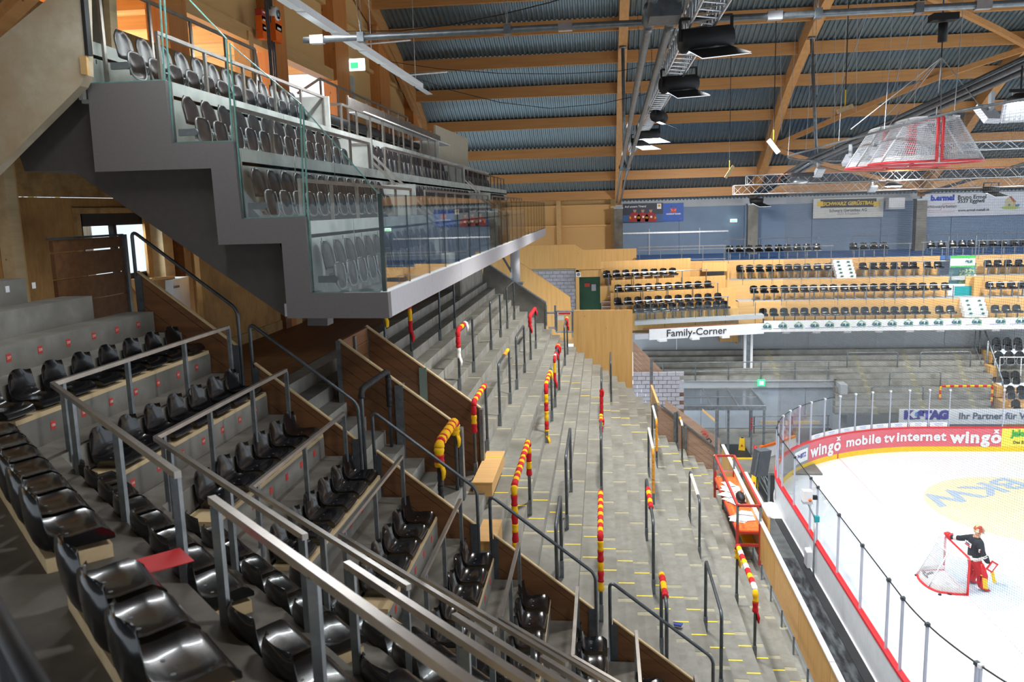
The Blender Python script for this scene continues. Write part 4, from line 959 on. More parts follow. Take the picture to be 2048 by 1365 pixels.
# stair blocks between the seat sections
for y0 in (18.1, 30.4):
    t = setting('trim_%d' % (32 + int(y0 > 20)), (-4.5, y0, 11))
    for r in range(4):
        xf, xb, z = FL[r]; zn = FL[r + 1][2]
        MB().box(xb - .02, xb + .62, y0, y0 + .75, z, z + (zn - z) * .33).build('stair_block', M['pale'], t); MB().box(xb - .02, xb + .32, y0, y0 + .75, z + (zn - z) * .33, z + (zn - z) * .66).build('stair_block', M['pale'], t)
        if r: MB().box(xb - .05, xf - .05, y0 - .1, y0 - .02, z, z + .85).build('stair_side', M['pale'], t)
    for dy in (0, .78):
        h = thing('stair_handrail', 'short sloping steel handrail at the %s balcony stair, %s side' % ('near' if y0 < 20 else 'far', 'left' if dy == 0 else 'right'), 'handrail', (-5.3, y0 + dy, 13.4))
        for xa, za in ((-5.45, 13.55), (-4.45, 12.5)):
            P = [(xa - .35, y0 + dy, za - .75), (xa - .35, y0 + dy, za), (xa, y0 + dy, za), (xa + .95, y0 + dy, za - .95)]
            mb = MB()
            for p, q in zip(P, P[1:]): mb.beam(p, q, .05, .05)
            mb.beam((xa + .9, y0 + dy, za - .92), (xa + .9, y0 + dy, za - 1.7), .04, .04); mb.build('rail_bar', M['steel'], h)
# rails
def brail(x, y0, y1, z, zf, label, step=1.28, ret=None):
    t = thing('balcony_rail', label, 'railing', (x, y0, zf), 'steel rails of the balcony')
    MB().box(x - .025, x + .025, y0, y1, z - .05, z).build('top_bar', M['stain'], t)
    n = max(1, round((y1 - y0 - .1) / step))
    for i in range(n + 1):
        y = y0 + .03 + (y1 - y0 - .06) * i / n; MB().box(x - .02, x + .02, y - .03, y + .03, zf - .1, z - .05).build('post', M['stain'], t)
    if ret:
        for y, xx, zz in ret: MB().beam((x, y, z - .025), (xx, y, zz), .05, .05).build('end_bar', M['steel'], t)
brail(-4.1, 11.15, 17.9, 12.48, 11.55, 'steel rail before the second balcony row, nearest section'); brail(-4.1, 19.3, 30.2, 12.48, 11.55, 'steel rail before the second balcony row, middle section'); brail(-4.1, 31.4, YF - .2, 12.48, 11.55, 'steel rail before the second balcony row, far section')
brail(-5.0, 11.2, 18.0, 13.48, 12.5, 'steel rail before the third balcony row, nearest section', ret=[(18.0, -5.4, 13.45)]); brail(-5.0, 19.3, 30.2, 13.48, 12.5, 'steel rail before the third balcony row, middle section'); brail(-5.0, 31.4, YF - .2, 13.48, 12.5, 'steel rail before the third balcony row, far section')
brail(-5.95, 11.15, 18.0, 14.49, 13.4, 'steel rail before the top balcony row, nearest section'); brail(-5.95, 19.2, 30.2, 14.49, 13.4, 'steel rail before the top balcony floor, middle section', ret=[(19.2, -7.2, 14.47)])
brail(-7.0, 11.6, 17.0, 15.36, 14.0, 'upper steel rail behind the top balcony seats', ret=[(17.0, -6.9, 14.6)]); brail(-7.0, 21.0, 30.6, 15.36, 14.2, 'long steel rail on the balcony gallery near the exit door', ret=[(21.0, -7.6, 15.0)])
t = thing('desk_front', 'row of grey panels fixed along the upper balcony rail', 'panel', (-6.3, 21, 14.6))
for i in range(7):
    y = 21.0 + i * 1.72; MB().box(-6.32, -6.28, y, y + 1.68, 14.5, 14.86).build('panel', M['stain'], t); MB().box(-6.3, -5.9, y, y + 1.68, 14.47, 14.5).build('shelf', M['white'], t); MB().box(-6.34, -6.29, y - .04, y + .02, 13.5, 14.9).build('post', M['steel'], t)
t = thing('rolled_blind', 'black rolled blind along the upper balcony rail', 'blind', (-6.45, 20, 14.25)); MB().tube([(-6.42, 19.4, 14.22), (-6.42, 29.4, 14.22)], .11, 10).build('roll', M['rubber'], t, True)
for y in (19.4, 24, 29.4): MB().box(-6.46, -6.38, y, y + .05, 13.6, 14.3).build('holder', M['stain'], t)
t = thing('white_screen', 'tall white panel standing on the far part of the balcony', 'panel', (-6.7, 36, 13.6))
fixn(MB().prism([px(u, v, x=-6.7) for u, v in ((871, 250), (936, 277), (936, 345), (871, 335))], (-.08, 0, 0)).build('panel', pm('cream_panel', 'c3bba6', 'cec6b1', 4, rough=.6), t)); MB().box(-6.72, -6.68, 33, 33.1, 13.5, 14.6).build('stay', M['stain'], t)
# ---------------------------------------------------------------- strand board wall and window below the balcony (left)
wl = setting('wall_side', (-8.9, 10, 10))
XO = -8.95
def xp(pts, x): return [px(u, v, x=x) for u, v in pts]
zsplit = px(100, 394, x=XO)[2]; wb = [px(u, v, x=XO) for u, v in ((155, 428), (300, 425), (300, 545))]
ya, yb2, zt = wb[0][1], px(312, 428, x=XO)[1], wb[0][2]; zb2 = px(290, 556, x=XO)[2]
MB().box(XO - .1, XO, 6.5, 22, zsplit, 15.5).build('strand_board', M['osb'], wl)
MB().box(XO - .1, XO - .01, 6.5, ya, 8.5, zsplit - .01).build('strand_board', M['osb2'], wl)
MB().box(XO - .1, XO - .01, ya, yb2, zt, zsplit - .01).build('strand_board', M['osb2'], wl); MB().box(XO - .1, XO - .01, ya, yb2, 8.5, zb2).build('strand_board', M['osb2'], wl)
MB().box(XO - .1, XO - .01, yb2, 22, 8.5, zsplit - .01).build('strand_board', M['osb2'], wl)
yy = px(18, 450, x=XO)[1]; MB().box(XO, XO + .2, yy - .25, yy - .02, 9, 14).build('timber_post', M['plank'], wl); MB().box(XO, XO + .12, yy - .02, yy + .12, 9, 14).build('timber_post', M['batten'], wl)
w2 = setting('window_2', (XO, (ya + yb2) / 2, zb2))
for a, b, c, d in ((ya, ya + .14, zb2, zt), (yb2 - .2, yb2, zb2, zt), (ya, yb2, zt - .22, zt), (ya, yb2, zb2, zb2 + .12), (ya + 1.05, ya + 1.15, zb2, zt - .2)): MB().box(XO - .12, XO - .02, a, b, c, d).build('window_frame', M['rubber'], w2)
for a, b, c, d in ((ya - .12, yb2 + .1, zt, zt + .1), (ya - .12, ya, zb2, zt)): MB().box(XO - .02, XO + .05, a, b, c, d).build('window_trim', M['osb'], w2)
MB().box(XO - .08, XO - .07, ya, yb2, zb2, zt).build('pane', M['glass'], w2)
mb = MB(); N = 60
for i in range(N): mb.quad(*[(XO - .5 + .03 * math.sin((i + q) * 1.1), ya + .25 + .85 * (i + q) / N, z_) for q, z_ in ((0, zb2), (1, zb2), (1, zt), (0, zt))])
cu = mb.build('curtain', pm('pale_curtain', 'b9cbe0', 'dfe8f2', 14, (1, 1, .05), rough=.8), w2)
tr = thing('garden_bush', 'sunlit green bush outside the window under the balcony', 'bush', (XO - 3, yb2 - 1, zb2 - .5)); rnd = random.Random(3)
mb = MB()
for i in range(420):
    c = Vector((XO - 2.2 - rnd.random() * .9, yb2 + 1.0 - 2.3 * rnd.random(), zb2 - .6 + 2.4 * rnd.random())); a = Vector((rnd.uniform(-1, 1), rnd.uniform(-1, 1), rnd.uniform(-1, 1))).normalized() * .09; b = Vector((rnd.uniform(-1, 1), rnd.uniform(-1, 1), rnd.uniform(-1, 1))).normalized() * .06
    mb.add([c - a, c + b, c + a, c - b], [(0, 1, 2, 3)])
lf = mb.build('foliage', pm('leaf', '7fa04a', 'b7cc7c', 5, rough=.6), tr); lf['kind'] = 'stuff'
mb = MB(); 
for i in range(7): mb.tube([(XO - 2.7, yb2 - .1 - .2 * i * .3, zb2 - 1.5), (XO - 2.6 + .1 * math.sin(i), yb2 + .6 - .35 * i, zb2 + 1.5)], .02, 5)
mb.build('branches', M['browny'], tr)
lamp('window_daylight', 'AREA', (XO - 1.2, (ya + yb2) / 2, (zb2 + zt) / 2 + .6), 120, (.9, .96, 1), 1.4, (XO + 3, (ya + yb2) / 2 + 1, 9.5))
lamp('garden_sunlight', 'AREA', (XO - 5.5, yb2, zt + 2), 700, (1, .98, .9), 1.5, (XO - 2.6, yb2 - .5, zb2 + .4))
# timber posts, box and panels right of the window
for u0, u1, m_, dx in ((300, 330, 'osb2', .05), (333, 352, 'plank', .3), (362, 376, 'browny', .25), (377, 386, 'batten', .3), (393, 405, 'batten', .3)):
    a = px(u0, 560, x=XO + dx); b = px(u1, 560, x=XO + dx); MB().box(XO, XO + dx, a[1], b[1], 8.9, 14).build('timber_post', M[m_], wl)
XQ = -7.75
a = px(405, 600, x=XQ); b = px(566, 640, x=XQ); zq = px(440, 655, x=XQ)[2]
for y0 in (a[1], a[1] + 1.25, a[1] + 2.5, a[1] + 3.75):
    if y0 < b[1]: MB().box(XQ - .1, XQ, y0 + .005, min(y0 + 1.25, b[1]), 8.8, 13).build('strand_board', M['osb2'], wl)
MB().box(XQ, XQ + .03, a[1] + 1.0, b[1], 8.9, px(540, 640, x=XQ)[2] - .1).build('strand_board', M['osb'], wl)
for u0, u1, m_ in ((567, 577, 'browny'), (578, 588, 'post'), (588, 600, 'batten')):
    q0 = px(u0, 650, x=XQ + .05); q1 = px(u1, 650, x=XQ + .05); MB().box(XQ - .1, XQ + .12, q0[1], q1[1], 8.9, 12).build('timber_post', M[m_], wl)
MB().box(XQ - .1, XQ, b[1] + 1.2, 29, 9.2, 11.8).build('wall_lining', M['brown'], wl)
for i in range(2): MB().box(XQ, XQ + .1, 21 + i * 4, 21.2 + i * 4, 9.2, 11.8).build('timber_post', M['browny'], wl)
t = thing('white_cabinet', 'white metal box standing behind the topmost stair balustrade', 'cabinet', px(362, 610, x=-8.2))
P = xp([(345, 560), (377, 553), (383, 640), (347, 640)], -8.2); fixn(MB().prism(P, (-.4, 0, 0)).build('cabinet_body', M['white'], t)); c = px(353, 574, x=-8.19); MB().box(-8.2, -8.18, c[1] - .1, c[1] + .1, c[2] - .02, c[2] + .02).build('cabinet_label', M['galv'], t)
t = thing('timber_box', 'wooden crate beside the white cabinet below the window', 'crate', px(335, 580, x=-8.4)); P = xp([(305, 558), (345, 555), (346, 600), (322, 585)], -8.35); fixn(MB().prism(P, (-.5, 0, 0)).build('crate_body', M['osb2'], t)); MB().beam(P[0] + Vector((.02, 0, 0)), P[1] + Vector((.02, 0, 0)), .06, .05).build('crate_rim', M['batten'], t)
# dark board fence on the top step
t = thing('board_screen', 'dark board screen on the top step under the window', 'screen', px(170, 525, x=-7.6))
zt2 = px(160, 477, x=-7.62)[2]; q0 = px(102, 480, x=-7.62)[1]; q1 = px(243, 480, x=-7.62)[1]
for zz0, zz1 in ((zt2 - .17, zt2), (zt2 - .55, zt2 - .19), (zt2 - .9, zt2 - .56), (zt2 - 1.3, zt2 - .91)): MB().box(-7.66, -7.6, q0, q1, zz0, zz1 - .006).build('board', M['brown'], t)
MB().box(-7.68, -7.58, q0 - .03, q1, zt2, zt2 + .03).build('top_rail', M['dgalv'], t); MB().box(-7.66, -7.56, q1 - .02, q1 + .06, zt2 - 1.6, zt2 + .02).build('steel_post', M['galv'], t)
# ---------------------------------------------------------------- far stand: balcony with seats, right part
YFD = [44.4, 45.6, 46.9, 48.2]            # front edge of the four decks
fa = px(1528, 642, y=44.4); fb = px(1528, 664, y=44.4)
ZD = [fa[2] - .22, px(1530, 603, y=45.6)[2], px(1480, 561, y=46.9)[2], px(1450, 521, y=48.2)[2]]
XL = [fa[0], px(1477, 600, y=45.6)[0], px(1453, 550, y=46.9)[0], px(1275, 527, y=48.2)[0]]
XE = 28.0
fs = setting('floor_far_stand', (15, 46, 6))
GAPX = (px(1908, 600, y=46)[0], px(1943, 600, y=46)[0])
for r in range(4):
    yb = YFD[r + 1] if r < 3 else 55
    z = ZD[r]
    MB().box(XL[r], XE, YFD[r], yb + .02, z - .2, z).build('deck_slab', M['bluefloor'] if r == 3 else M['greywall'], fs)
    if r:
        x = XL[r]
        while x < XE:
            x1 = min(x + 2.5, XE)
            if not (r >= 2 and x < GAPX[1] and x1 > GAPX[0]):
                MB().box(x + .006, x1 - .006, YFD[r] - .06, YFD[r], ZD[r - 1] - .1, z).build('plywood_face', M['plyx'], fs)
            else:
                for a, b in ((x, GAPX[0]), (GAPX[1], x1)):
                    if b - a > .1: MB().box(a, b, YFD[r] - .06, YFD[r], ZD[r - 1] - .1, z).build('plywood_face', M['plyx'], fs)
            x = x1
    if r: MB().box(XL[r] - .06, XL[r], YFD[r] - .06, yb, ZD[max(r - 1, 0)] - 1.2, z).build('plywood_end', M['ply'], fs)
MB().box(XL[2] - .5, XL[1], 45.55, 46.9, 4.5, ZD[1]).build('plywood_end', M['ply'], fs)
# doorway gap with window, banner and teal panel
dg = setting('door_3', (GAPX[0], 46.5, 5)); yq = 46.85
a = px(1900, 512, y=yq - .1); b = px(1948, 534, y=yq - .1)
t = thing('banner', 'green and white sponsor banner above the window in the far stand', 'banner', b)
MB().box(a[0], b[0], yq - .2, yq - .15, b[2], a[2]).build('banner_sheet', M['white'], t); h = a[2] - b[2]
MB().box(a[0], b[0], yq - .21, yq - .2, a[2] - h * .22, a[2]).build('green_stripe', M['green'], t); MB().box(a[0], b[0], yq - .21, yq - .2, b[2], b[2] + h * .14).build('green_stripe', M['green'], t)
def glb(par, u, v, w, y, mat_t=None, dy=.012):
    """house outline with three letters"""
    c = px(u, v, y=y); s = w / FPX * (Vector(c) - EYE).length
    Q = [(-.5, .12), (.12, .62), (.9, .12), (.9, -.55), (.38, -.55)]
    mb = MB()
    for p, q in zip(Q, Q[1:]): mb.beam((c[0] + p[0] * s, y - dy, c[2] + p[1] * s), (c[0] + q[0] * s, y - dy, c[2] + q[1] * s), .008, .12 * s, up=(0, 1, 0.0001))
    mb.build('house_mark', M['green'], par)
    txt('GLB', s * .62, (c[0] + .1 * s, y - dy - .008, c[2] - .18 * s), XD_, ZD_, pm('teal_ink', '1b5f6a', rough=.6) if 'teal_ink' not in bpy.data.materials else bpy.data.materials['teal_ink'], par, bold=.012, sx=1.25)
    MB().box(c[0] - 1.5 * s, c[0] + .25 * s, y - dy, y - dy + .004, c[2] - .6 * s, c[2] - .555 * s).build('rule', M['blueink'], par)
glb(t, 1936, 522, 8, yq - .2)
wx = setting('window_3', (GAPX[0], yq, 5)); a = px(1899, 534, y=yq + .4); b = px(1950, 570, y=yq + .4)
MB().box(a[0], b[0], yq + .4, yq + .42, b[2], a[2] + .2).build('pane', pm('window_view', '2c5560', '6f9aa0', 2.5, rough=.3, emit='35606a', es=.35), wx); MB().box(a[0], b[0], yq + .35, yq + .42, b[2] - .06, b[2] + .05).build('window_frame', M['exitw'], wx); MB().box(b[0] - .08, b[0], yq + .35, yq + .42, b[2], b[2] + .55).build('window_frame', M['exitw'], wx)  # pane and frame given a glow of their own to look lit
rnd = random.Random(5); mb = MB()
for i in range(150):
    c = Vector((a[0] + .5 + rnd.random() * .75, yq + .34, b[2] + .1 + rnd.random() ** 1.5 * .75)); e = Vector((rnd.uniform(-1, 1), 0, rnd.uniform(-1, 1))).normalized() * .07; g = Vector((rnd.uniform(-1, 1), .2, rnd.uniform(-1, 1))).normalized() * .035
    mb.add([c - e, c + g, c + e, c - g], [(0, 1, 2, 3)])
pt = thing('potted_shrub', 'leafy shrub seen in the window of the far stand', 'plant', (a[0] + .8, yq + .34, b[2])); f_ = mb.build('foliage', pm('leaf_far', 'b9cf8a', 'dfe8b5', 5, rough=.6), pt); f_['kind'] = 'stuff'
a = px(1910, 573, y=yq - .05); b = px(1948, 596, y=yq - .05); MB().box(a[0], b[0], yq - .05, yq, b[2], a[2]).build('teal_panel', M['teal'], dg)
a = px(1949, 555, y=yq - .3); b = px(1961, 598, y=yq - .3); MB().box(a[0], b[0], yq - .3, yq + .6, b[2] - .1, a[2]).build('timber_return', M['ply'], dg)
# white marked stairs
for (u0, v0, u1, v1, n, y0, lab) in ((1666, 520, 1714, 556, 5, 47.6, 'upper'), (1922, 597, 1978, 631, 4, 45.4, 'lower')):
    t = thing('stair_flight', 'short white stair with green house marks, %s one in the far stand' % lab, 'stairs', px((u0 + u1) / 2, v1, y=y0))
    for i in range(n):
        f = i / n; a = px(u0 + 10 * f, v0 + (v1 - v0) * f, y=y0 - .16 * i); b = px(u1 - 10 + 10 * f, v0 + (v1 - v0) * (i + 1) / n, y=y0 - .16 * i)
        MB().box(a[0], b[0], y0 - .16 * i, y0 + .3 - .16 * i, b[2] - .1, a[2]).build('step', M['white'], t)
        for uu in (.25, .78): glb(t, u0 + 10 * f + (u1 - u0 - 10) * uu, v0 + (v1 - v0) * (f + .5 / n), 3.4, y0 - .16 * i)
# seats of the far stand
def far_row(us, v0, v1, y, z, lab, place_word):
    n = len(us)
    for i, u in enumerate(us):
        v = v0 + (v1 - v0) * i / max(1, n - 1); p = px(u, v, y=y); place(PF, (p[0], y, z + .42), -math.pi / 2, 'glossy black seat, %s from left in the %s' % (ORD[i], lab), 'seat', 'black seats of the far stand')
c4 = lambda zs_, ox, s: [ox + z_ / s for z_ in zs_]
top1 = c4((1252, 1362, 1472, 1582, 1692, 1808, 1908), 1240, 5.689) + [1595, 1614, 1634]
far_row(top1, 505, 503, 48.75, ZD[3], 'uppermost far row, left section', 0)
far_row([1708, 1728, 1748.5, 1768, ], 500, 499, 48.75, ZD[3], 'uppermost far row, middle section', 0)
far_row(c4((735, 885, 1040, 1180, 1310, 1465, 1615, 1760, 1915, 2050), 1760, 7.11), 498, 494, 48.75, ZD[3], 'uppermost far row, right section', 0)
far_row(c4((1368, 1480, 1592, 1705, 1815, 1922), 1240, 5.689) + [1595.5, 1615, 1636, 1657], 546, 541, 47.45, ZD[2], 'second far row, left section', 0)
far_row([1727, 1748, 1768, 1790, 1811, 1828], 538, 536, 47.45, ZD[2], 'second far row, middle section', 0)
far_row([1856, 1877.5, ], 535, 534, 47.45, ZD[2], 'second far row, short pair', 0)
far_row(c4((1545, 1690, 1835, 1990, 2130), 1760, 7.11), 532, 530, 47.45, ZD[2], 'second far row, right section', 0)
far_row(c4((1525, 1640, 1755, 1875), 1240, 5.689) + [1589, 1609, 1628, 1648.5, 1668, 1690, 1709, 1729, 1749, 1769, 1789, 1808, 1828, 1847], 588, 577, 46.1, ZD[1], 'third far row, left section', 0)
far_row([1869, 1892], 576, 575, 46.1, ZD[1], 'third far row, short pair', 0)
far_row([1981, 2003, 2025, 2046], 573, 571, 46.1, ZD[1], 'third far row, right section', 0)
far_row([1527, 1548, 1569, 1590, 1610, 1630.5, 1651, 1671, 1691, 1711, 1731, 1751.5, 1771, 1791, 1811, 1831, 1851], 628, 618, 44.95, ZD[0], 'front far row, left section', 0)
far_row([1881, 1903], 617, 616, 44.95, ZD[0], 'front far row, short pair', 0)
far_row([1993, 2015, 2036], 613, 612, 44.95, ZD[0], 'front far row, right section', 0)
# rails of the far stand
def frail(u0, u1, v0, v1, y, zf, label, n, mid=False):
    a = px(u0, v0, y=y); b = px(u1, v1, y=y); z = (a[2] + b[2]) / 2
    t = thing('far_rail', label, 'railing', (a[0], y, zf), 'grey rails of the far stand')
    MB().tube([(a[0], y, z), (b[0], y, z)], .025, 6).build('top_bar', M['alu'], t)
    if mid: MB().tube([(a[0], y, (z + zf) / 2 + .25), (b[0], y, (z + zf) / 2 + .25)], .018, 6).build('middle_bar', M['alu'], t); MB().tube([(a[0], y, zf + .1), (b[0], y, zf + .1)], .018, 6).build('middle_bar', M['alu'], t)
    for i in range(n + 1):
        x = a[0] + (b[0] - a[0]) * (i + .08) / (n + .16); MB().tube([(x, y, zf - .25), (x, y, z)], .025, 6).build('post', M['galv'], t)
yr = [f - .04 for f in YFD]
frail(1276, 1452, 496, 490, yr[3], ZD[3], 'rail along the blue floor left of the uppermost far row', 4, True)
frail(1453, 1667, 497, 491, yr[3], ZD[3], 'rail before the uppermost far row, left section', 4); frail(1715, 1824, 490, 486, yr[3], ZD[3], 'rail before the uppermost far row, middle section', 2)
frail(1843, 1898, 485, 484, yr[3], ZD[3], 'short rail left of the banner on the uppermost far row', 1); frail(1955, 2100, 482, 478, yr[3], ZD[3], 'rail right of the banner on the uppermost far row', 3)
frail(1481, 1668, 533, 530, yr[2], ZD[2], 'rail before the second far row, left section', 3); frail(1736, 1908, 526, 521, yr[2], ZD[2], 'rail before the second far row, middle section', 3); frail(1967, 2100, 520, 517, yr[2], ZD[2], 'rail before the second far row, right section', 3)
frail(1503, 1912, 579, 567, yr[1], ZD[1], 'long rail before the third far row', 7); frail(1977, 2100, 566, 563, yr[1], ZD[1], 'rail before the third far row, right section', 2)
frail(1448, 1492, 480, 479, 50.5, ZD[3], 'short back rail left of the second column', 1); frail(1514, 1639, 478, 474, 50.5, ZD[3], 'back rail right of the second column', 2); frail(1701, 1781, 473, 469, 50.5, ZD[3], 'back rail left of the third column', 1); frail(1851, 2100, 469, 465, 50.5, ZD[3], 'back rail right of the third column', 4)
t = thing('tall_post_pair', 'pair of tall grey posts flanking the banner in the far stand', 'posts', px(1897, 515, y=48.1))
for u, v0 in ((1898, 473), (1953, 471)):
    a = px(u, v0, y=48.1); MB().tube([(a[0], 48.1, ZD[3] - .3), (a[0], 48.1, a[2]), (a[0] + .12, 48.0, a[2])], .03, 6).build('post', M['galv'], t)
# fascia with the repeated house mark
t = thing('fascia_board', 'long white far balcony fascia with repeated green house marks', 'fascia', (fa[0], 44.35, fb[2]))
x = fa[0]
while x < XE:
    x1 = min(x + 3.0, XE); MB().box(x, x1 - .006, 44.32, 44.4, fb[2], fa[2]).build('fascia_sheet', M['white'], t); x = x1
for u, v in [(1532.5, 652), (1563.3, 651), (1595, 650.5), (1627.4, 650), (1657, 649), (1688, 648.5), (1720.6, 647.5), (1751.4, 647), (1782, 646.5), (1814.6, 645.5), (1845.4, 644.5), (1874.6, 644), (1911, 643), (1951, 642.5), (1999, 641.5), (2039, 641)]: glb(t, u, v, 10.5, 44.32)
u = 1572
for u in (1572, 1632, 1694, 1757, 1819, 1880, 1990): a = px(u - 7, 662, y=44.5); b = px(u + 8, 668, y=44.5); MB().box(a[0], b[0], 44.45, 44.9, fb[2] - .12, fb[2]).build('fascia_light', M['white'], t)
t = thing('glass_parapet', 'clear glass parapet on the far balcony fascia', 'glass', (fa[0], 44.4, fa[2])); zt = px(1528, 602, y=44.4)[2]; x = fa[0]
while x < 24: MB().box(x, x + 1.9, 44.36, 44.38, fa[2], zt - .35).build('pane', M['glass'], t); x += 1.92
# ---------------------------------------------------------------- family corner, turned towards the ice
TH = math.atan2(fa[1] - 42.5, fa[0] - px(1270, 675, y=42.5)[0]); EX = Vector((math.cos(TH), math.sin(TH), 0)); NF = Vector((math.sin(TH), -math.cos(TH), 0))
V0 = Vector((fa[0], 44.4, 0))
def fcp(x, back, z): p = V0 + EX * ((x - V0[0] + NF[0] * back) / EX[0]) - NF * back; return Vector((p[0], p[1], z))
fam = setting('floor_family_corner', (5, 44, 5))
xl = px(1270, 675, y=42.5)[0]; xs_ = px(1298, 665, y=42.7)[0]
def pl_of(back): n = -NF; return ((n[0], n[1], 0), n.dot(V0 - NF * back))
rowz = []
for r, (u0, v0, u1, v1, n, back, lab) in enumerate(((1237, 613, 1438, 598, 11, .95, 'lowest'), (1238, 586, 1418, 574, 10, 1.9, 'middle'), (1215, 556, 1347, 549, 8, 2.85, 'top'))):
    A = px(u0, v0, pl=pl_of(back)); B = px(u1, v1, pl=pl_of(back)); z = (A[2] + B[2]) / 2 - .42; rowz.append(z)
    for i in range(n):
        p = A.lerp(B, i / (n - 1)); place(PF, (p[0], p[1], z + .42), TH - math.pi / 2, 'glossy black seat, %s from left in the %s family corner row' % (ORD[i], lab), 'seat', 'black seats of the family corner')
    # deck and timber back
    e0 = fcp(A[0] - .4, back - .45, 0); e1 = fcp(B[0] + 1.0, back - .45, 0); f1 = fcp(B[0] + 1.0, back + .55, 0); f0 = fcp(A[0] - .4, back + .55, 0)
    fixn(MB().prism([Vector((p[0], p[1], z - .9)) for p in (e0, e1, f1, f0)], (0, 0, .9)).build('deck_slab', M['ply'], fam)); 
    bk = [Vector((p[0], p[1], z)) for p in (f0, f1, fcp(B[0] + 1.0, back + .62, 0), fcp(A[0] - .4, back + .62, 0))]
    fixn(MB().prism(bk, (0, 0, 1.0 if r < 2 else 1.25)).build('plywood_face', M['ply'], fam))
    ra = px((1245, 1232, 1215)[r], (608, 578, 549)[r], pl=pl_of(back - .5)); rb = px((1458, 1438, 1415)[r], (589, 563, 538)[r], pl=pl_of(back - .5)); zz = (ra[2] + rb[2]) / 2; ra[2] = rb[2] = zz
    t = thing('family_rail', 'grey rail before the %s family corner row' % lab, 'railing', (ra[0], ra[1], z), 'rails of the family corner'); MB().tube([ra, rb], .025, 6).build('top_bar', M['alu'], t)
    for i in range(5): p = ra.lerp(rb, (i + .05) / 4.1); MB().tube([(p[0], p[1], z - .3), p], .022, 6).build('post', M['galv'], t)
A = fcp(xl, 0, 0); zfl = rowz[0] - .35
fixn(MB().prism([Vector((p[0], p[1], zfl - .2)) for p in (fcp(xl, 0, 0), fcp(fa[0], 0, 0), fcp(fa[0], .6, 0), fcp(xl, .6, 0))], (0, 0, .2)).build('deck_slab', M['greywall'], fam))
# seats right at the glass: front row of the family corner
for i, u in enumerate((1276, 1294, 1311, 1329, 1347.5, 1365, 1382, 1400, 1418, 1435, 1450)):
    p = px(u, 652 - 16 * i / 10, pl=pl_of(.45)); place(PF, (p[0], p[1], zfl + .40), TH - math.pi / 2, 'black seat behind glass, %s from left in the family corner front' % ORD[i], 'seat', 'seats behind the family corner glass')
t = thing('family_sign', 'white family corner sign board on the angled far balcony edge', 'sign', (xs_, 42.8, 5))
P = [px(1299, 663.5, pl=pl_of(-.05)), px(1528, 643, pl=pl_of(-.05)), px(1528, 664, pl=pl_of(-.05)), px(1299, 684.5, pl=pl_of(-.05))]
z0 = (P[2][2] + P[3][2]) / 2; z1 = (P[0][2] + P[1][2]) / 2
for p, zz in zip(P, (z1, z1, z0, z0)): p[2] = zz
fixn(MB().prism(P, -NF * .06).build('sign_panel', M['white'], t))
c = px(1393, 664.5, pl=pl_of(-.06)); txt('Family-Corner', 19.5 / FPX * (c - EYE).length, c + NF * .006, EX, ZD_, M['ink'], t, bold=.004, sx=1.08)
for u, v in ((1324, 685), (1389, 677.5), (1449, 671)): q = px(u, v, pl=pl_of(.1)); MB().obox((q[0], q[1], z0 - .06), EX * .2, NF * .2, (0, 0, .06)).build('sign_light', M['white'], t)
fixn(MB().prism([Vector((p[0], p[1], z0 + .05)) for p in (fcp(xl, 0, 0), fcp(xs_, 0, 0), fcp(xs_, .3, 0), fcp(xl, .3, 0))], (0, 0, .28)).build('edge_beam', M['fascia'], fam))
t = thing('glass_parapet', 'clear glass parapet above the family corner sign', 'glass', fcp(xl, .02, z1))
us = (1267, 1330.5, 1391.5, 1451.5, 1511)
for a, b in zip(us, us[1:]):
    q = [px(a + .8, 640, pl=pl_of(.03)), px(b - .8, 640, pl=pl_of(.03))]
    fixn(MB().prism([Vector((q[0][0], q[0][1], z1)), Vector((q[1][0], q[1][1], z1)), Vector((q[1][0], q[1][1], z1 + 1.12)), Vector((q[0][0], q[0][1], z1 + 1.12))], NF * .02).build('pane', M['glass'], t))
    MB().beam(Vector((q[1][0], q[1][1], z1)), Vector((q[1][0], q[1][1], z1 + 1.12)), .02, .02).build('edge', M['dkedge'], t)
MB().beam(fcp(xs_ - .3, .02, z1 + .02), fcp(fa[0] - 1.4, .02, z1 + .02), .05, .1).build('bottom_trim', M['browny'], t)
# dark exit and timber stair left of the family corner
t = setting('door_4', px(1431, 572, y=46.7)); a = px(1415, 543, y=46.7); b = px(1447, 605, y=46.7); MB().box(a[0], b[0], 46.6, 46.7, b[2] - .5, a[2]).build('opening_shade', M['rubber'], t); MB().box(a[0] - .3, XL[2], 46.62, 46.74, a[2], a[2] + .5).build('lintel', M['ply'], t)  # black slab paints the shade inside the opening
t = setting('trim_40', px(1215, 610, y=44.5))
for i in range(6): a = px(1204, 583 + 10 * i, y=44.9 - .25 * i); b = px(1231, 592 + 10 * i, y=44.9 - .25 * i); MB().box(a[0], b[0], 44.9 - .25 * i, 45.3 - .25 * i, b[2], a[2]).build('stair_riser', M['pink'], t); MB().box(a[0], b[0], 44.86 - .25 * i, 44.9 - .25 * i, a[2] - .03, a[2]).build('nosing', M['alu'], t)
a = px(1202, 538, y=45.6); b = px(1232, 640, y=45.6); MB().box(a[0], a[0] + .2, 45.4, 45.6, b[2], a[2]).build('timber_side', M['ply'], t); MB().box(a[0], XL[2] + .2, 47.2, 47.35, 5, ZD[3] - .1).build('timber_face', M['ply'], t)
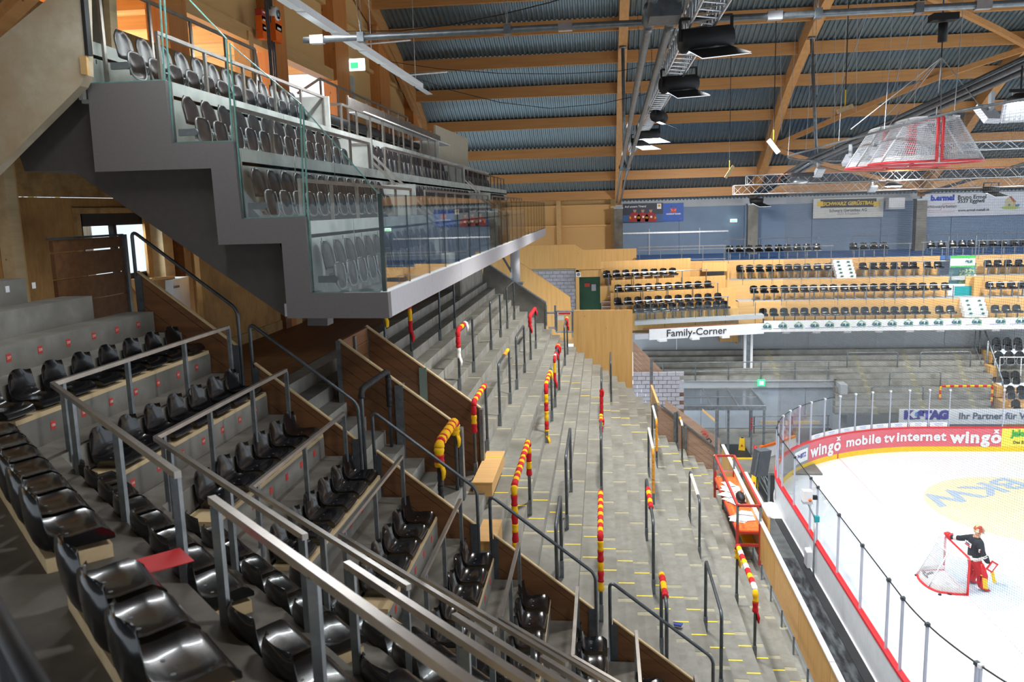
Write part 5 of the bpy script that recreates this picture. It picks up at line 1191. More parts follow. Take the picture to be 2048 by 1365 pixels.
# ---------------------------------------------------------------- lower far terrace
ft = setting('floor_far_terrace', (15, 44, 2))
for i in range(10):
    y = 45.5 - .4 * i; z = 4.02 - .26 * i; xa = px(1285, 720, y=y)[0] if i < 5 else px(1672, 760, y=y)[0]
    xx = xa; xb_ = px(1990, 760, y=y)[0]
    js = [px(u + 5.4 * i, 710, y=y)[0] for u in (1536, 1707, 1806, 1909)] + [xb_]
    for jx in js:
        if jx - xx > .2:
            mb = MB(); mb.box(xx, jx - .12, y, y + .46, z - .32, z); mb.build('step_slab', [M['tread']], ft)
            MB().box(xx, jx - .12, y - .012, y, z - .24, z).build('step_riser', M['riser'], ft)
            if jx != xb_: MB().box(jx - .12, jx + .12, y - .006, y + .46, z - .32, z - .008).build('mortar_joint', M['mortar'], ft)
        xx = max(xx, jx + .12)
wt = setting('wall_terrace', (15, 45.9, 4))
xx = px(1225, 690, y=45.95)[0]
while xx < 28: MB().box(xx + .008, xx + 3.5, 45.95, 46.05, 3.9, 5.5).build('wall_panel', M['greywall'], wt); xx += 3.51
MB().box(px(1225, 690, y=45.95)[0], 28, 44.5, 46, 5.12, 5.2).build('balcony_underside', M['greywall'], wt)
st = setting('trim_41', px(1496, 755, y=44.6)); a = px(1488, 664, y=44.6); b = px(1504, 757, y=44.6)
for dx in (0, b[0] - a[0] - .12): MB().box(a[0] + dx, a[0] + dx + .12, 44.5, 44.75, b[2], a[2]).build('steel_column', M['white'], st)
MB().box(a[0] + .1, b[0] - .1, 44.58, 44.68, b[2], a[2]).build('steel_column', M['galv'], st); MB().box(a[0] - .1, b[0] + .1, 44.4, 44.8, a[2] - .1, a[2]).build('column_head', M['greywall'], st)
# gallery and doors under it
gy = 43.9
gw = setting('wall_doors', (10, gy, 1)); us = (1322, 1402, 1452, 1512, 1560, 1610, 1666)
for a, b in zip(us, us[1:]):
    p = px(a, 780, y=gy); q = px(b, 860, y=gy); MB().box(p[0] + .02, q[0] - .02, gy, gy + .08, .12, 2.32).build('door_leaf', M['doorgrey'], gw)
p = px(1300, 762, y=gy); q = px(1672, 776, y=gy); MB().box(p[0], q[0], gy - .1, gy + 1.6, 2.32, 2.72).build('gallery_slab', M['greywall'], gw); MB().box(p[0], q[0], gy - .14, gy - .1, 2.66, 2.72).build('slab_edge', M['alu'], gw)
MB().box(q[0] - .1, q[0] + .25, gy - 1.2, gy + 1.5, 0, 2.7).build('return_wall', M['greywall'], gw)
def grail(name, pts, label, mids=()):
    pass
t = thing('gallery_rail', 'grey three-bar railing on the gallery under the family corner', 'railing', (p[0], gy, 2.7))
zt = px(1450, 725, y=gy - .05)[2]
for zz in (zt, (zt + 2.75) / 2): MB().tube([(px(1304, 730, y=gy)[0], gy - .05, zz), (q[0] + .1, gy - .05, zz)], .03, 6).build('rail_bar', M['galv'], t)
for u in (1326, 1391, 1457, 1522, 1590, 1657): x = px(u, 740, y=gy - .05)[0]; MB().tube([(x, gy - .05, 2.4), (x, gy - .05, zt)], .032, 6).build('post', M['galv'], t)
t = thing('exit_sign', 'green lit running man exit sign on the gallery edge', 'exit sign', px(1523, 766, y=gy - .3)); a = px(1516, 760, y=gy - .25); b = px(1530, 772.5, y=gy - .25)
MB().box(a[0], b[0], gy - .25, gy - .15, b[2], a[2]).build('sign_box', M['exitg'], t); MB().box(a[0] + .08, a[0] + .16, gy - .26, gy - .25, b[2] + .07, a[2] - .07).build('pictogram', M['exitw'], t); MB().box(a[0] + .2, a[0] + .28, gy - .26, gy - .25, b[2] + .07, a[2] - .07).build('pictogram', M['exitw'], t)
# crush barriers on the far terrace
def fbar(u0, u1, v0, v1, y, label, z0):
    a = px(u0, v0, y=y); b = px(u1, v0, y=y); zf = px(u0, v1, y=y)[2]
    t = thing('crush_barrier', label, 'barrier', (a[0], y, zf), 'crush barriers on the far terrace'); P = hoop((a[0], y, zf), (b[0], y, zf), a[2] - zf, .12); MB().tube(P, .03, 8).build('hoop', M['galv'], t, True)
    for x in (a[0], b[0]): MB().box(x - .05, x + .05, y - .03, y + .03, zf, zf + .2).build('foot_plate', M['dgalv'], t)
    return P
fbar(1695, 1796, 706, 755, 44.4, 'upper left crush barrier on the far terrace', 0); fbar(1841, 1942, 705, 753, 44.4, 'upper right crush barrier on the far terrace', 0); fbar(1780, 1882, 745, 795, 43.2, 'middle crush barrier on the far terrace', 0); fbar(1744, 1847, 774, 825, 42.5, 'lower left crush barrier on the far terrace', 0)
P = fbar(1881, 1985, 773, 815, 42.6, 'far terrace barrier carrying red and yellow bands', 0); scarf(P, .03, .97, ['knity', 'knitr'], 'red and yellow banded sleeve on the far terrace barrier', .05, False, n=22, name='sleeve', cat='sleeve')
# stepped stair rail at the right of the far terrace
t = thing('stair_railing', 'tall sloping grey stair railing on the far terrace, beside folded seats', 'railing', px(1980, 815, y=43))
pts = [px(u, v, y=yy) for u, v, yy in ((1951, 653, 45.6), (1967, 654, 45.5), (1990, 720, 44.2), (2005, 761, 43.3), (2007, 815, 43.2))]
MB().tube(pts, .045, 8).build('handrail', M['galv'], t, True); MB().tube([px(1952, 653, y=45.5), px(1949, 690, y=45.5), px(1985, 785, y=43.3)], .03, 8).build('lower_rail', M['galv'], t, True)
for u, v0, v1, yy in ((1961, 653, 725, 45.4), (1976, 682, 768, 44.6), (1990, 720, 812, 44.0)): MB().tube([px(u, v0, y=yy), px(u - 3, v1, y=yy)], .05, 8).build('post', M['galv'], t, True)
# folded seats at the right edge
PT2 = tip_proto()
for ch in PT2.children:
    if ch.name.startswith('seat_pan') or ch.name.startswith('backrest'): ch.data.materials.clear(); ch.data.materials.append(M['farblack'])
    if ch.name.startswith('pan_lit_edge'): ch.data.materials.clear(); ch.data.materials.append(M['alu'])  # lit edge of the far pans, painted as bright metal
rk = setting('floor_right_stand', (20, 44, 2))
for r, (v, y, us_) in enumerate(((701, 45.0, (1993.5, 2015, 2036, 2057)), (728.5, 44.3, (1998, 2019, 2040, 2061)), (768, 43.5, (2010, 2031, 2052)), (798, 42.8, (2021, 2042.5, 2064)), (826, 42.0, (2032, 2053)))):
    zz = px(us_[0], v, y=y)[2]
    for i, u in enumerate(us_):
        if u < 2052: place(PT2, (px(u, v, y=y)[0], y, zz - .28), -math.pi / 2, 'folded black seat, %s from left, %s row right of the stair railing' % (ORD[i], ORD[r]), 'seat', 'folded seats at the right edge')
    xa = px(us_[0] - 11, v, y=y)[0]; MB().box(xa, 28, y - .4, y + .5, zz - .9, zz - .3).build('deck_slab', M['plyx'] if r > 1 else M['tread'], rk)
    MB().box(xa - .3, xa, y - .4, y + .5, zz - .6, zz - .05).build('timber_end', M['ply'], rk)
drop(PT2)
t = thing('white_rail', 'white railing between the rows of folded seats at right', 'railing', px(2000, 752, y=43.7)); P = [px(u, v, y=43.7) for u, v in ((1999, 752), (2000, 715), (2070, 715))]
MB().tube(P, .03, 6).build('rail_bar', M['white'], t); MB().tube([px(2043, 715, y=43.7), px(2041, 752, y=43.7)], .03, 6).build('post', M['white'], t)
# sponsor board low behind the far boards
t = thing('sponsor_board', 'long white sponsor board with violet letters behind the far glass', 'banner', px(1798, 848, y=41.2))
a = px(1799, 819, y=41.2); b = px(2140, 849, y=41.2); MB().box(a[0], b[0], 41.2, 41.25, b[2], a[2]).build('panel', M['white'], t)
vio = pm('violet_ink', '3c3f9c', rough=.6); wtx(t, 'K', 1816, 831, 20, 41.2, vio, .05, sx=1.05); wtx(t, 'STAG', 1866, 831, 20, 41.2, vio, .05, sx=1.05); patch(t, ((1830, 826), (1836, 823), (1838, 829), (1834, 834), (1829, 832)), 41.2, pm('arrow_blue', '4f96d8', rough=.6), 'arrow_mark'); patch(t, ((1821, 838), (1840, 835), (1840, 838.5), (1821, 839)), 41.2, vio, 'arrow_tail')
wtx(t, 'Ihr Partner für Vo', 1917, 833, 16.5, 41.2, pm('slate_ink', '56657a', rough=.6), .01, align='LEFT'); wtx(t, 'Innovatives aus Holz', 1872, 845, 6, 41.2, pm('pale_blue_ink', '9fbfe0', rough=.6), 0)
# ---------------------------------------------------------------- rink: outline walked as one path
RC = 8.5; X0 = 6.75; YN0, YF0 = 10.15, 40.15
def rpath():
    P = []
    x = 46
    while x > X0 + RC: P.append((x, YN0)); x -= 1.0
    P += [(X0 + RC + RC * math.cos(a), YN0 + RC + RC * math.sin(a)) for a in [-math.pi / 2 - math.pi / 2 * i / 24 for i in range(25)]]
    y = YN0 + RC + .7
    while y < YF0 - RC: P.append((X0, y)); y += .7
    P += [(X0 + RC + RC * math.cos(a), YF0 - RC + RC * math.sin(a)) for a in [math.pi - math.pi / 2 * i / 30 for i in range(31)]]
    x = X0 + RC + 1
    while x < 46: P.append((x, YF0)); x += 1.0
    return P
RP = rpath(); RS = [0]
for a, b in zip(RP, RP[1:]): RS.append(RS[-1] + math.hypot(b[0] - a[0], b[1] - a[1]))
def rat(s, off=0):
    """point of the outline at length s, moved outwards by off, and its tangent"""
    s = min(max(s, 0), RS[-1] - 1e-6)
    lo, hi = 0, len(RS) - 1
    while hi - lo > 1:
        m_ = (lo + hi) // 2
        if RS[m_] <= s: lo = m_
        else: hi = m_
    f = (s - RS[lo]) / (RS[hi] - RS[lo]); a, b = RP[lo], RP[hi]; t = Vector((b[0] - a[0], b[1] - a[1], 0)).normalized()
    def tv(i):
        p, q = RP[max(i - 1, 0)], RP[min(i + 1, len(RP) - 1)]; return Vector((q[0] - p[0], q[1] - p[1], 0)).normalized()
    t = tv(lo).lerp(tv(hi), f).normalized(); n = Vector((-t[1], t[0], 0))
    return Vector((a[0] + (b[0] - a[0]) * f, a[1] + (b[1] - a[1]) * f, 0)) + n * off, t, n
def strip(mb, s0, s1, off, z0, z1, step=.35, mi=0):
    n = max(1, round((s1 - s0) / step)); b = len(mb.v)
    for i in range(n + 1):
        p, t, nn = rat(s0 + (s1 - s0) * i / n, off); mb.v += [(p[0], p[1], z0), (p[0], p[1], z1)]
    for i in range(n): mb.f.append((b + 2 * i, b + 2 * i + 2, b + 2 * i + 3, b + 2 * i + 1)); mb.m.append(mi)
def wall(mb, s0, s1, o0, o1, z0, z1, step=.35):
    n = max(1, round((s1 - s0) / step)); b = len(mb.v)
    for i in range(n + 1):
        s = s0 + (s1 - s0) * i / n
        for o, z in ((o0, z0), (o1, z0), (o1, z1), (o0, z1)): p, t, nn = rat(s, o); mb.v.append((p[0], p[1], z))
    for i in range(n):
        for k in range(4): mb.f.append((b + 4 * i + k, b + 4 * i + (k + 1) % 4, b + 4 * i + 4 + (k + 1) % 4, b + 4 * i + 4 + k)); mb.m.append(0)
    mb.f += [(b, b + 1, b + 2, b + 3), (b + 4 * n + 3, b + 4 * n + 2, b + 4 * n + 1, b + 4 * n)]; mb.m += [0, 0]
def s_of(x=None, y=None, u=None, far=True, z=.6, off=0):
    best = None
    for i in range(int(RS[-1] * 20)):
        s = i / 20; p, t, n = rat(s, off)
        if far and s < S_MID: continue
        if not far and s > S_MID: break
        e = abs(proj((p[0], p[1], z))[0] - u) if u is not None else (abs(p[1] - y) + (0 if p[0] < X0 + .5 else 50))
        if best is None or e < best[0]: best = (e, s)
    return best[1]
S_MID = RS[min(range(len(RP)), key=lambda i: abs(RP[i][1] - 33) + (0 if RP[i][0] < 8 else 99))]
ice = setting('floor')
mb = MB(); inner = [rat(s, 0)[0] for s in [RS[-1] * i / 300 for i in range(301)]]; mb.add([(p[0], p[1], 0) for p in inner], [tuple(range(301))]); fixn(mb.build('ice_sheet', M['ice'], ice))
MB().box(4, 48, 5, 50, -.3, -.02).build('ice_bed', M['matd'], ice)
def flat(pts, z, mat, name, par):
    mb = MB(); mb.add([(p[0], p[1], z) for p in pts], [tuple(range(len(pts)))]); return fixn(mb.build(name, mat, par))
mline = pm('ice_red_line', 'f0cfd2', 'eec6ca', 2, rough=.2); flat([(10.86, 11.2), (10.91, 11.2), (10.91, 39.2), (10.86, 39.2)], .003, mline, 'goal_line', ice)
flat([(10.93, 24.0)] + [(10.93 + 1.8 * math.cos(a), 25.9 + 1.9 * math.sin(a)) for a in [-math.pi / 2 + math.pi * i / 20 for i in range(21)]], .002, pm('ice_crease', 'd6e8f4', 'cfe3f1', 2, rough=.2), 'crease', ice)
def circ3(a, b, c):
    ax, ay, bx, by, cx, cy = *a, *b, *c; d = 2 * (ax * (by - cy) + bx * (cy - ay) + cx * (ay - by))
    ux = ((ax * ax + ay * ay) * (by - cy) + (bx * bx + by * by) * (cy - ay) + (cx * cx + cy * cy) * (ay - by)) / d; uy = ((ax * ax + ay * ay) * (cx - bx) + (bx * bx + by * by) * (ax - cx) + (cx * cx + cy * cy) * (bx - ax)) / d
    return (ux, uy), math.hypot(ax - ux, ay - uy)
cc, rr = (16.35, 32.6), 3.75
flat([(cc[0] + rr * math.cos(2 * math.pi * i / 48), cc[1] + rr * math.sin(2 * math.pi * i / 48)) for i in range(48)], .002, pm('ice_yellow', 'f7ecc0', 'f5e7b2', 1, rough=.2), 'sponsor_disc', ice)
a = px(1850, 1004, z=0); b = px(2040, 962, z=0); dx = (a - b).normalized(); dy = Vector((0, 0, 1)).cross(dx)
txt('BKW', 1.75, (a + b) / 2 + Vector((0, 0, .006)), dx, dy, pm('ice_blue_ink', 'b4c3d6', 'a9bbd1', 2, rough=.25), ice, 'sponsor_letters', bold=.05, sx=1.35)
a = px(2030, 966, z=.005); flat([a + Vector((0, 0, 0)), a + Vector((2.2, .1, 0)), a + Vector((2.0, .6, 0))], .004, mline, 'sponsor_mark', ice)
for k in range(3): flat([(20 + k * 0, 12), (20.3, 12), (20.3, 38), (20, 38)], .003, pm('ice_blue_line', 'c9d9ee', rough=.2), 'zone_line', ice) if k == 0 else None
# boards
bd = thing('rink_boards', 'white rink boards with red cap and yellow kick strip round the corner', 'boards', (X0, 25, 0))
s = 0; cuts = []
while s < RS[-1] - .1: cuts.append((s, min(s + 2.2, RS[-1] - .01))); s += 2.2
for a, b in cuts:
    mb = MB(); wall(mb, a + .004, b - .004, .0, .09, 0, 1.13); mb.build('board_panel', M['boardw'], bd)
    mb = MB(); wall(mb, a, b, -.02, .12, 1.13, 1.2); mb.build('cap_rail', M['red'], bd)
    mb = MB(); wall(mb, a, b, -.014, -.002, .0, .24); mb.build('kick_strip', M['yellow'], bd)
    mb = MB(); wall(mb, a, b, .09, .13, .02, .12); mb.build('base_trim', M['white'], bd)
# advertisements on the far boards
def adstrip(u0, u1, mat, name):
    s0, s1 = s_of(u=u0), s_of(u=u1); mb = MB(); wall(mb, s0, s1, -.012, -.001, .25, 1.12); return mb.build(name, mat, bd), s0, s1
mwing = pm('ad_red', 'd9636e', 'de6b76', 1, rough=.5); _, sA, sB = adstrip(1617, 2003, mwing, 'ad_panel'); adstrip(2003, 2160, pm('ad_yellow', 'f1e04a', 'f4e659', 1, rough=.5), 'ad_panel')
adstrip(1586, 1617, pm('ad_grey', '8a8c92', '96989e', 2, rough=.5), 'ad_panel'); adstrip(1563, 1586, pm('ad_dark', '77797e', '8d8f94', 8, rough=.5), 'ad_panel')
def adtext(t, u, z, size, mat, bold=.02, per=False, sx=1.0):
    s = s_of(u=u)
    if not per:
        p, tt, n = rat(s, -.02); txt(t, size, (p[0], p[1], z), tt, ZD_, mat, bd, 'ad_lettering', bold=bold, sx=sx, off=.012); return
    w_ = {'w': .82, 'i': .3, 'n': .6, 'g': .62, 'o': .62, 'm': .9, 'b': .62, 'l': .28, 'e': .58, 't': .4, 'r': .42, 'v': .55}
    tot = sum(w_.get(c, .6) for c in t) * size * sx * .92; q = s - tot / 2
    for c in t:
        ww = w_.get(c, .6) * size * sx * .92; p, tt, n = rat(q + ww / 2, -.02); txt(c, size, (p[0], p[1], z), tt, ZD_, mat, bd, 'ad_lettering', bold=bold, sx=sx, off=.012); q += ww
adtext('wingo', 1649, .66, .78, M['white'], .03, True); adtext('mobile', 1725, .70, .62, M['white'], .022, True, 1.05); adtext('tv', 1778, .70, .62, M['white'], .022, True); adtext('internet', 1841, .72, .62, M['white'], .022, True, 1.05); adtext('wingo', 1952, .68, .8, M['white'], .035, True, 1.05)
for u in (1675, 1992): adtext('x', u, 1.0, .3, M['white'], .03)
adtext('Jakob', 2043, .88, .42, M['green'], .02); adtext('Das Emmental', 2052, .45, .2, M['ink'], .004)
s0, s1 = s_of(u=1589), s_of(u=1614); mb = MB(); wall(mb, s0, s1, -.02, -.012, .38, .95); mb.build('ad_plate', M['white'], bd); adtext('P+BITZ', 1602, .68, .28, M['blueink'], .012, sx=.9)
adtext('I', 1676, .12, .01, M['red']) if False else None
p, tt, n = rat(s_of(u=1676), -.018); MB().obox((p[0], p[1], .13), tt * .03, n * .004, (0, 0, .12)).build('goal_mark', M['red'], bd)
# glass with posts
gk = thing('rink_glass', 'tall clear protective glass with slim posts on the rink boards', 'glass', (X0, 25, 1.2))
sp_ = [s_of(y=y, far=False) for y in (14.3, 15.9, 17.4, 18.6, 19.55, 21.6, 23.8, 26.2, 27.1, 29.4, 31.4)] + []
s_first = sp_[0]; q = s_first
pre = []
while q > 14: q -= 1.5; pre.append(q)
sp_ = pre[::-1] + sp_; s = sp_[-1]
while s < s_of(u=1650): s += 1.0; sp_.append(s)
while s < s_of(u=1868): s += .92; sp_.append(s)
while s < RS[-1] - 3: s += 2.4; sp_.append(s)
for a, b in zip(sp_, sp_[1:]):
    mb = MB(); wall(mb, a + .03, b - .03, .035, .047, 1.2, 2.95); mb.build('glass_pane', M['rinkglass'], gk)
for a in sp_:
    p, t, n = rat(a, .045); MB().obox((p[0], p[1], 2.08), t * .02, n * .03, (0, 0, .88)).build('glass_post', pm('post_lilac', 'b9bbcb', 'c5c7d4', 4, rough=.4, metal=.3) if 'post_lilac' not in bpy.data.materials else bpy.data.materials['post_lilac'], gk)
    MB().obox((p[0], p[1], 2.97), t * .045, n * .045, (0, 0, .04)).build('post_clamp', M['dgalv'] if p[0] < 7.2 else M['white'], gk)
mb = MB(); mb.tube([rat(sp_[0] + (s_of(u=1668) - sp_[0]) * i / 160, .045)[0] + Vector((0, 0, 2.97)) for i in range(161)], .016, 6); mb.build('top_wire', M['cable'], gk, True)
for a, b in zip(sp_, sp_[1:]):
    if a > s_of(u=1600) and b < s_of(u=1968): mb = MB(); wall(mb, a + .06, b - .06, .028, .034, 1.2, 1.42); mb.build('glass_ad', M['white'], gk); p, t, n = rat((a + b) / 2, .026); MB().obox((p[0], p[1], 1.27), t * .16, n * .002, (0, 0, .012)).build('glass_ad_print', pm('pale_ink', '9fb6d6', rough=.6) if 'pale_ink' not in bpy.data.materials else bpy.data.materials['pale_ink'], gk); MB().obox((p[0], p[1], 1.34), t * .2, n * .002, (0, 0, .02)).build('glass_ad_print', bpy.data.materials['pale_ink'], gk)
# protective net above the glass
def netmat(name, cell, thr, col):
    m = bpy.data.materials.new(name); m.use_nodes = True; nt = m.node_tree; P = nt.nodes['Principled BSDF']; out = nt.nodes['Material Output']
    P.inputs['Base Color'].default_value = lin(col); P.inputs['Roughness'].default_value = .7
    uv = nt.nodes.new('ShaderNodeUVMap'); sx = nt.nodes.new('ShaderNodeSeparateXYZ'); nt.links.new(uv.outputs[0], sx.inputs[0]); f = []
    for k in (0, 1):
        d = nt.nodes.new('ShaderNodeMath'); d.operation = 'DIVIDE'; d.inputs[1].default_value = cell; nt.links.new(sx.outputs[k], d.inputs[0])
        r = nt.nodes.new('ShaderNodeMath'); r.operation = 'FRACT'; nt.links.new(d.outputs[0], r.inputs[0])
        l = nt.nodes.new('ShaderNodeMath'); l.operation = 'LESS_THAN'; l.inputs[1].default_value = thr / cell; nt.links.new(r.outputs[0], l.inputs[0]); f.append(l)
    mx = nt.nodes.new('ShaderNodeMath'); mx.operation = 'MAXIMUM'; nt.links.new(f[0].outputs[0], mx.inputs[0]); nt.links.new(f[1].outputs[0], mx.inputs[1])
    tr = nt.nodes.new('ShaderNodeBsdfTransparent'); ms = nt.nodes.new('ShaderNodeMixShader'); nt.links.new(mx.outputs[0], ms.inputs[0]); nt.links.new(tr.outputs[0], ms.inputs[1]); nt.links.new(P.outputs[0], ms.inputs[2]); nt.links.new(ms.outputs[0], out.inputs[0])
    return m
def uvset(o, uvs):
    l = o.data.uv_layers.new(name='UVMap'); 
    for i, lp in enumerate(o.data.loops): l.data[i].uv = uvs[lp.vertex_index]
M['net'] = netmat('protective_net', .05, .0036, '45484c'); M['gnet'] = netmat('goal_net', .05, .012, 'c9cbd0')
nt_ = thing('protective_net', 'fine dark protective net hung above the end glass', 'net', (X0, 25, 3))
sE = s_of(u=1800); sS = s_of(y=12.0, far=False) - 6; N = 170; mb = MB(); uvs = []
for i in range(N + 1):
    s = sS + (sE - sS) * i / N
    for z in (2.9, 13.6):
        p, t, n = rat(s, .05 if z < 5 else -.12); mb.v.append((p[0], p[1], z)); uvs.append((s, z))
for i in range(N): mb.f.append((2 * i, 2 * i + 2, 2 * i + 3, 2 * i + 1)); mb.m.append(0)
o = mb.build('net_sheet', M['net'], nt_); uvset(o, uvs); o['kind'] = 'stuff'
mb = MB(); mb.tube([rat(sS + (sE - sS) * i / N, -.12)[0] + Vector((0, 0, 13.62)) for i in range(N + 1)], .03, 6); mb.build('top_pipe', M['galv'], nt_, True)
for i in range(9):
    p = rat(sS + 4 + i * 4, -.12)[0]; MB().tube([p + Vector((0, 0, 13.6)), p + Vector((.3, .2, zs(p[1]) - 13.2 + 13.4 - 0))], .008, 4).build('suspension_wire', M['wire'], nt_)
# ---------------------------------------------------------------- walkway between terrace and boards
wk = setting('floor_walkway', (5.5, 22, .1))
MB().box(4.1, 6.35, 6, 27.3, .0, .1).build('rubber_mat', M['mat'], wk); MB().box(6.36, 6.84, 6, 33, .0, .098).build('edge_mat', M['matd'], wk)
MB().box(4.1, 6.35, 27.31, 36.3, 0, .1).build('wet_concrete', M['wetfloor'], wk); MB().box(4.1, 9.5, 36.42, 44, -.1, .08).build('concrete_floor', M['tread'], wk)
a = px(1484, 915, z=.14); b = px(1448, 889, z=.14); MB().box(b[0] - .2, a[0] + .45, a[1], b[1], .08, .14).build('dark_mat', M['matd'], wk); MB().box(b[0] - .2, a[0] + .5, a[1] - .18, a[1] - .02, .08, .13).build('yellow_edge', M['yellow'], wk)
mb = MB(); rnd = random.Random(2)
sn = thing('snow_heap', 'small heap of scraped ice beside the boards gate', 'snow', (6.45, 31.6, .1)); mb.grid(lambda a, b: (6.5 + .28 * (a - .5) * 2, 31.8 + .9 * (b - .5) * 2, .09 + .22 * math.sin(math.pi * a) * math.sin(math.pi * b) * (1 + .4 * math.sin(9 * a + 7 * b))), 12, 16); mb.build('snow', M['knitw'], sn, True)
# wet floor signs
def wetsign(loc, label, rz):
    t = thing('floor_sign', label, 'sign', loc, 'yellow wet floor signs', rz)
    for s_ in (-1, 1):
        mb = MB(); mb.prism([(s_ * .2, -.16, 0), (s_ * .2, .16, 0), (s_ * .03, .11, .62), (s_ * .03, -.11, .62)], (-s_ * .02, 0, .0)); o = local(mb, 'sign_leaf', M['yellow'], t); fixn(o)
    mb = MB(); mb.add([(-.112, -.07, .24), (-.112, .07, .24), (-.088, 0, .36)], [(0, 1, 2)]); 
    o = local(MB().prism([(-.148, -.06, .22), (-.148, .06, .22), (-.118, 0, .33)], (-.006, 0, 0)), 'warning_triangle', M['red'], t)
    local(MB().box(-.04, .04, -.06, .06, .61, .64), 'handle', M['ink'], t); return t
wetsign((6.22, 34.4, .1), 'yellow wet floor sign on the walkway, nearer one', math.radians(75)); wetsign((6.6, 39.9, .1), 'yellow wet floor sign by the dark mat, farther one', math.radians(75))
# canopy over the players' entrance
cn = thing('canopy', 'clear flat canopy on steel posts over the corner entrance', 'canopy', (5, 40.5, 2.6))
for i in range(4):
    for j in range(2):
        MB().box(2.6 + i * 1.2 + .03, 2.6 + (i + 1) * 1.2 - .03, 38.7 + j * 1.83 + .03, 38.7 + (j + 1) * 1.83 - .03, 2.6, 2.62).build('roof_pane', M['polyc'], cn)
for i in range(5): MB().box(2.57 + i * 1.2, 2.63 + i * 1.2, 38.66, 42.4, 2.57, 2.64).build('rafter', M['alu'], cn)
for y in (38.66, 40.5, 42.36): MB().box(2.57, 7.45, y - .03, y + .03, 2.56, 2.63).build('rafter', M['alu'], cn)
MB().box(2.57, 7.45, 38.6, 38.66, 2.4, 2.6).build('front_beam', M['galv'], cn)
for x, y in ((7.38, 38.7), (5.75, 38.7), (5.75, 42.3), (7.38, 42.3), (3.2, 38.7)): MB().box(x - .05, x + .05, y - .05, y + .05, .08, 2.5).build('post', M['galv'], cn)
for j in range(2): MB().box(3.35, 3.62, 38.75 + j * 1.85, 40.45 + j * 1.85, 2.621, 2.626).build('orange_strip', M['orange'], cn)
t = thing('marker_post', 'grey post with red bands and a small fire extinguisher at the corner entrance', 'post', (6.9, 39.2, .08)); MB().box(6.86, 6.94, 39.16, 39.24, .08, 2.45).build('post', M['galv'], t)
for i in range(5): MB().box(6.85, 6.95, 39.15, 39.25, 1.3 + i * .13, 1.36 + i * .13).build('red_band', M['red'], t)
MB().tube([(7.08, 39.1, .15), (7.08, 39.1, .55)], .08, 10).build('extinguisher', M['red'], t, True)
t = thing('boards_gate', 'grey barred gate at the corner of the rink boards', 'gate', (6.5, 33.5, .1))
for y in (32.6, 34.6): MB().box(6.42, 6.5, y - .04, y + .04, .1, 1.35).build('post', M['galv'], t)
for z in (.35, .65, .95, 1.25): MB().tube([(6.46, 32.6, z), (6.46, 34.6, z)], .025, 6).build('bar', M['galv'], t)
MB().tube([(6.46, 32.6, .4), (6.46, 34.6, 1.2)], .02, 6).build('bar', M['galv'], t)
t = thing('side_railing', 'grey railing with a timber toe board beyond the rink corner', 'railing', (7, 43, .1))
for z in (.5, 1.0): MB().tube([(7.6, 42.9, z), (11.5, 43.1, z)], .03, 6).build('bar', M['galv'], t)
for x in (7.7, 9.6, 11.4): MB().tube([(x, 43, .08), (x, 43, 1.0)], .035, 6).build('post', M['galv'], t)
MB().box(8.0, 11, 43.0, 43.1, .6, .72).build('toe_board', M['plank'], t)
t = thing('players_bench_board', 'low white board with orange cap just outside the rink corner', 'boards', (8, 39, 0)); mb = MB(); 
Q = [Vector((7.2, 38.5, 0)), Vector((7.9, 39.1, 0)), Vector((9.2, 40.4, 0))]
for p, q in zip(Q, Q[1:]):
    MB().beam(p + Vector((0, 0, .3)), q + Vector((0, 0, .3)), .08, .6).build('board_panel', M['white'], t); MB().beam(p + Vector((0, 0, .66)), q + Vector((0, 0, .66)), .14, .1).build('orange_cap', M['orange'], t)
# fan platform on the terrace, with paper, bag and loudspeaker
tb = thing('scaffold_platform', 'red steel platform frame standing at the bottom of the terrace', 'platform', (3.75, 23, 2.4))
xl_, xr = 3.42, 4.0; yn, yf = 21.2, 25.6; zl = 2.55; zt = px(1480, 1012, y=yn)[2]; zd = px(1495, 1064, y=yn)[2]
for x in (xl_, xr):
    for y in (yn, yf):
        MB().box(x - .035, x + .035, y - .035, y + .035, zl, zt - .5).build('leg', M['redsteel'], tb); MB().box(x - .03, x + .03, y - .03, y + .03, zt - .5, zt).build('upright', M['galv'], tb)
for a, b in (((xl_, yn), (xr, yn)), ((xl_, yf), (xr, yf)), ((xl_, yn), (xl_, yf)), ((xr, yn), (xr, yf))):
    MB().beam((*a, zt), (*b, zt), .06, .06).build('top_rail', M['redsteel'], tb); MB().beam((*a, zd - .03), (*b, zd - .03), .05, .06).build('deck_rail', M['redsteel'], tb)
MB().beam((xl_, yn, zl + .55), (xr, yn, zl + .55), .06, .07).build('low_rail', M['redsteel'], tb); MB().beam((xl_, yf, zl + .55), (xr, yf, zl + .55), .06, .07).build('low_rail', M['redsteel'], tb); MB().beam((xl_, yf, zt - .5), (xr, yf, zt - .5), .05, .07).build('low_rail', M['alu'], tb)
MB().box(xl_, xr, yn, yf, zd, zd + .03).build('deck_board', pm('deck_orange', 'e2481f', 'f4823a', 14, rough=.5), tb)
MB().box(xl_ + .25, xr - .03, yn + .5, yn + 1.6, zl + .35, zl + .4).build('shelf_board', M['yellow'], tb)
rnd = random.Random(4)
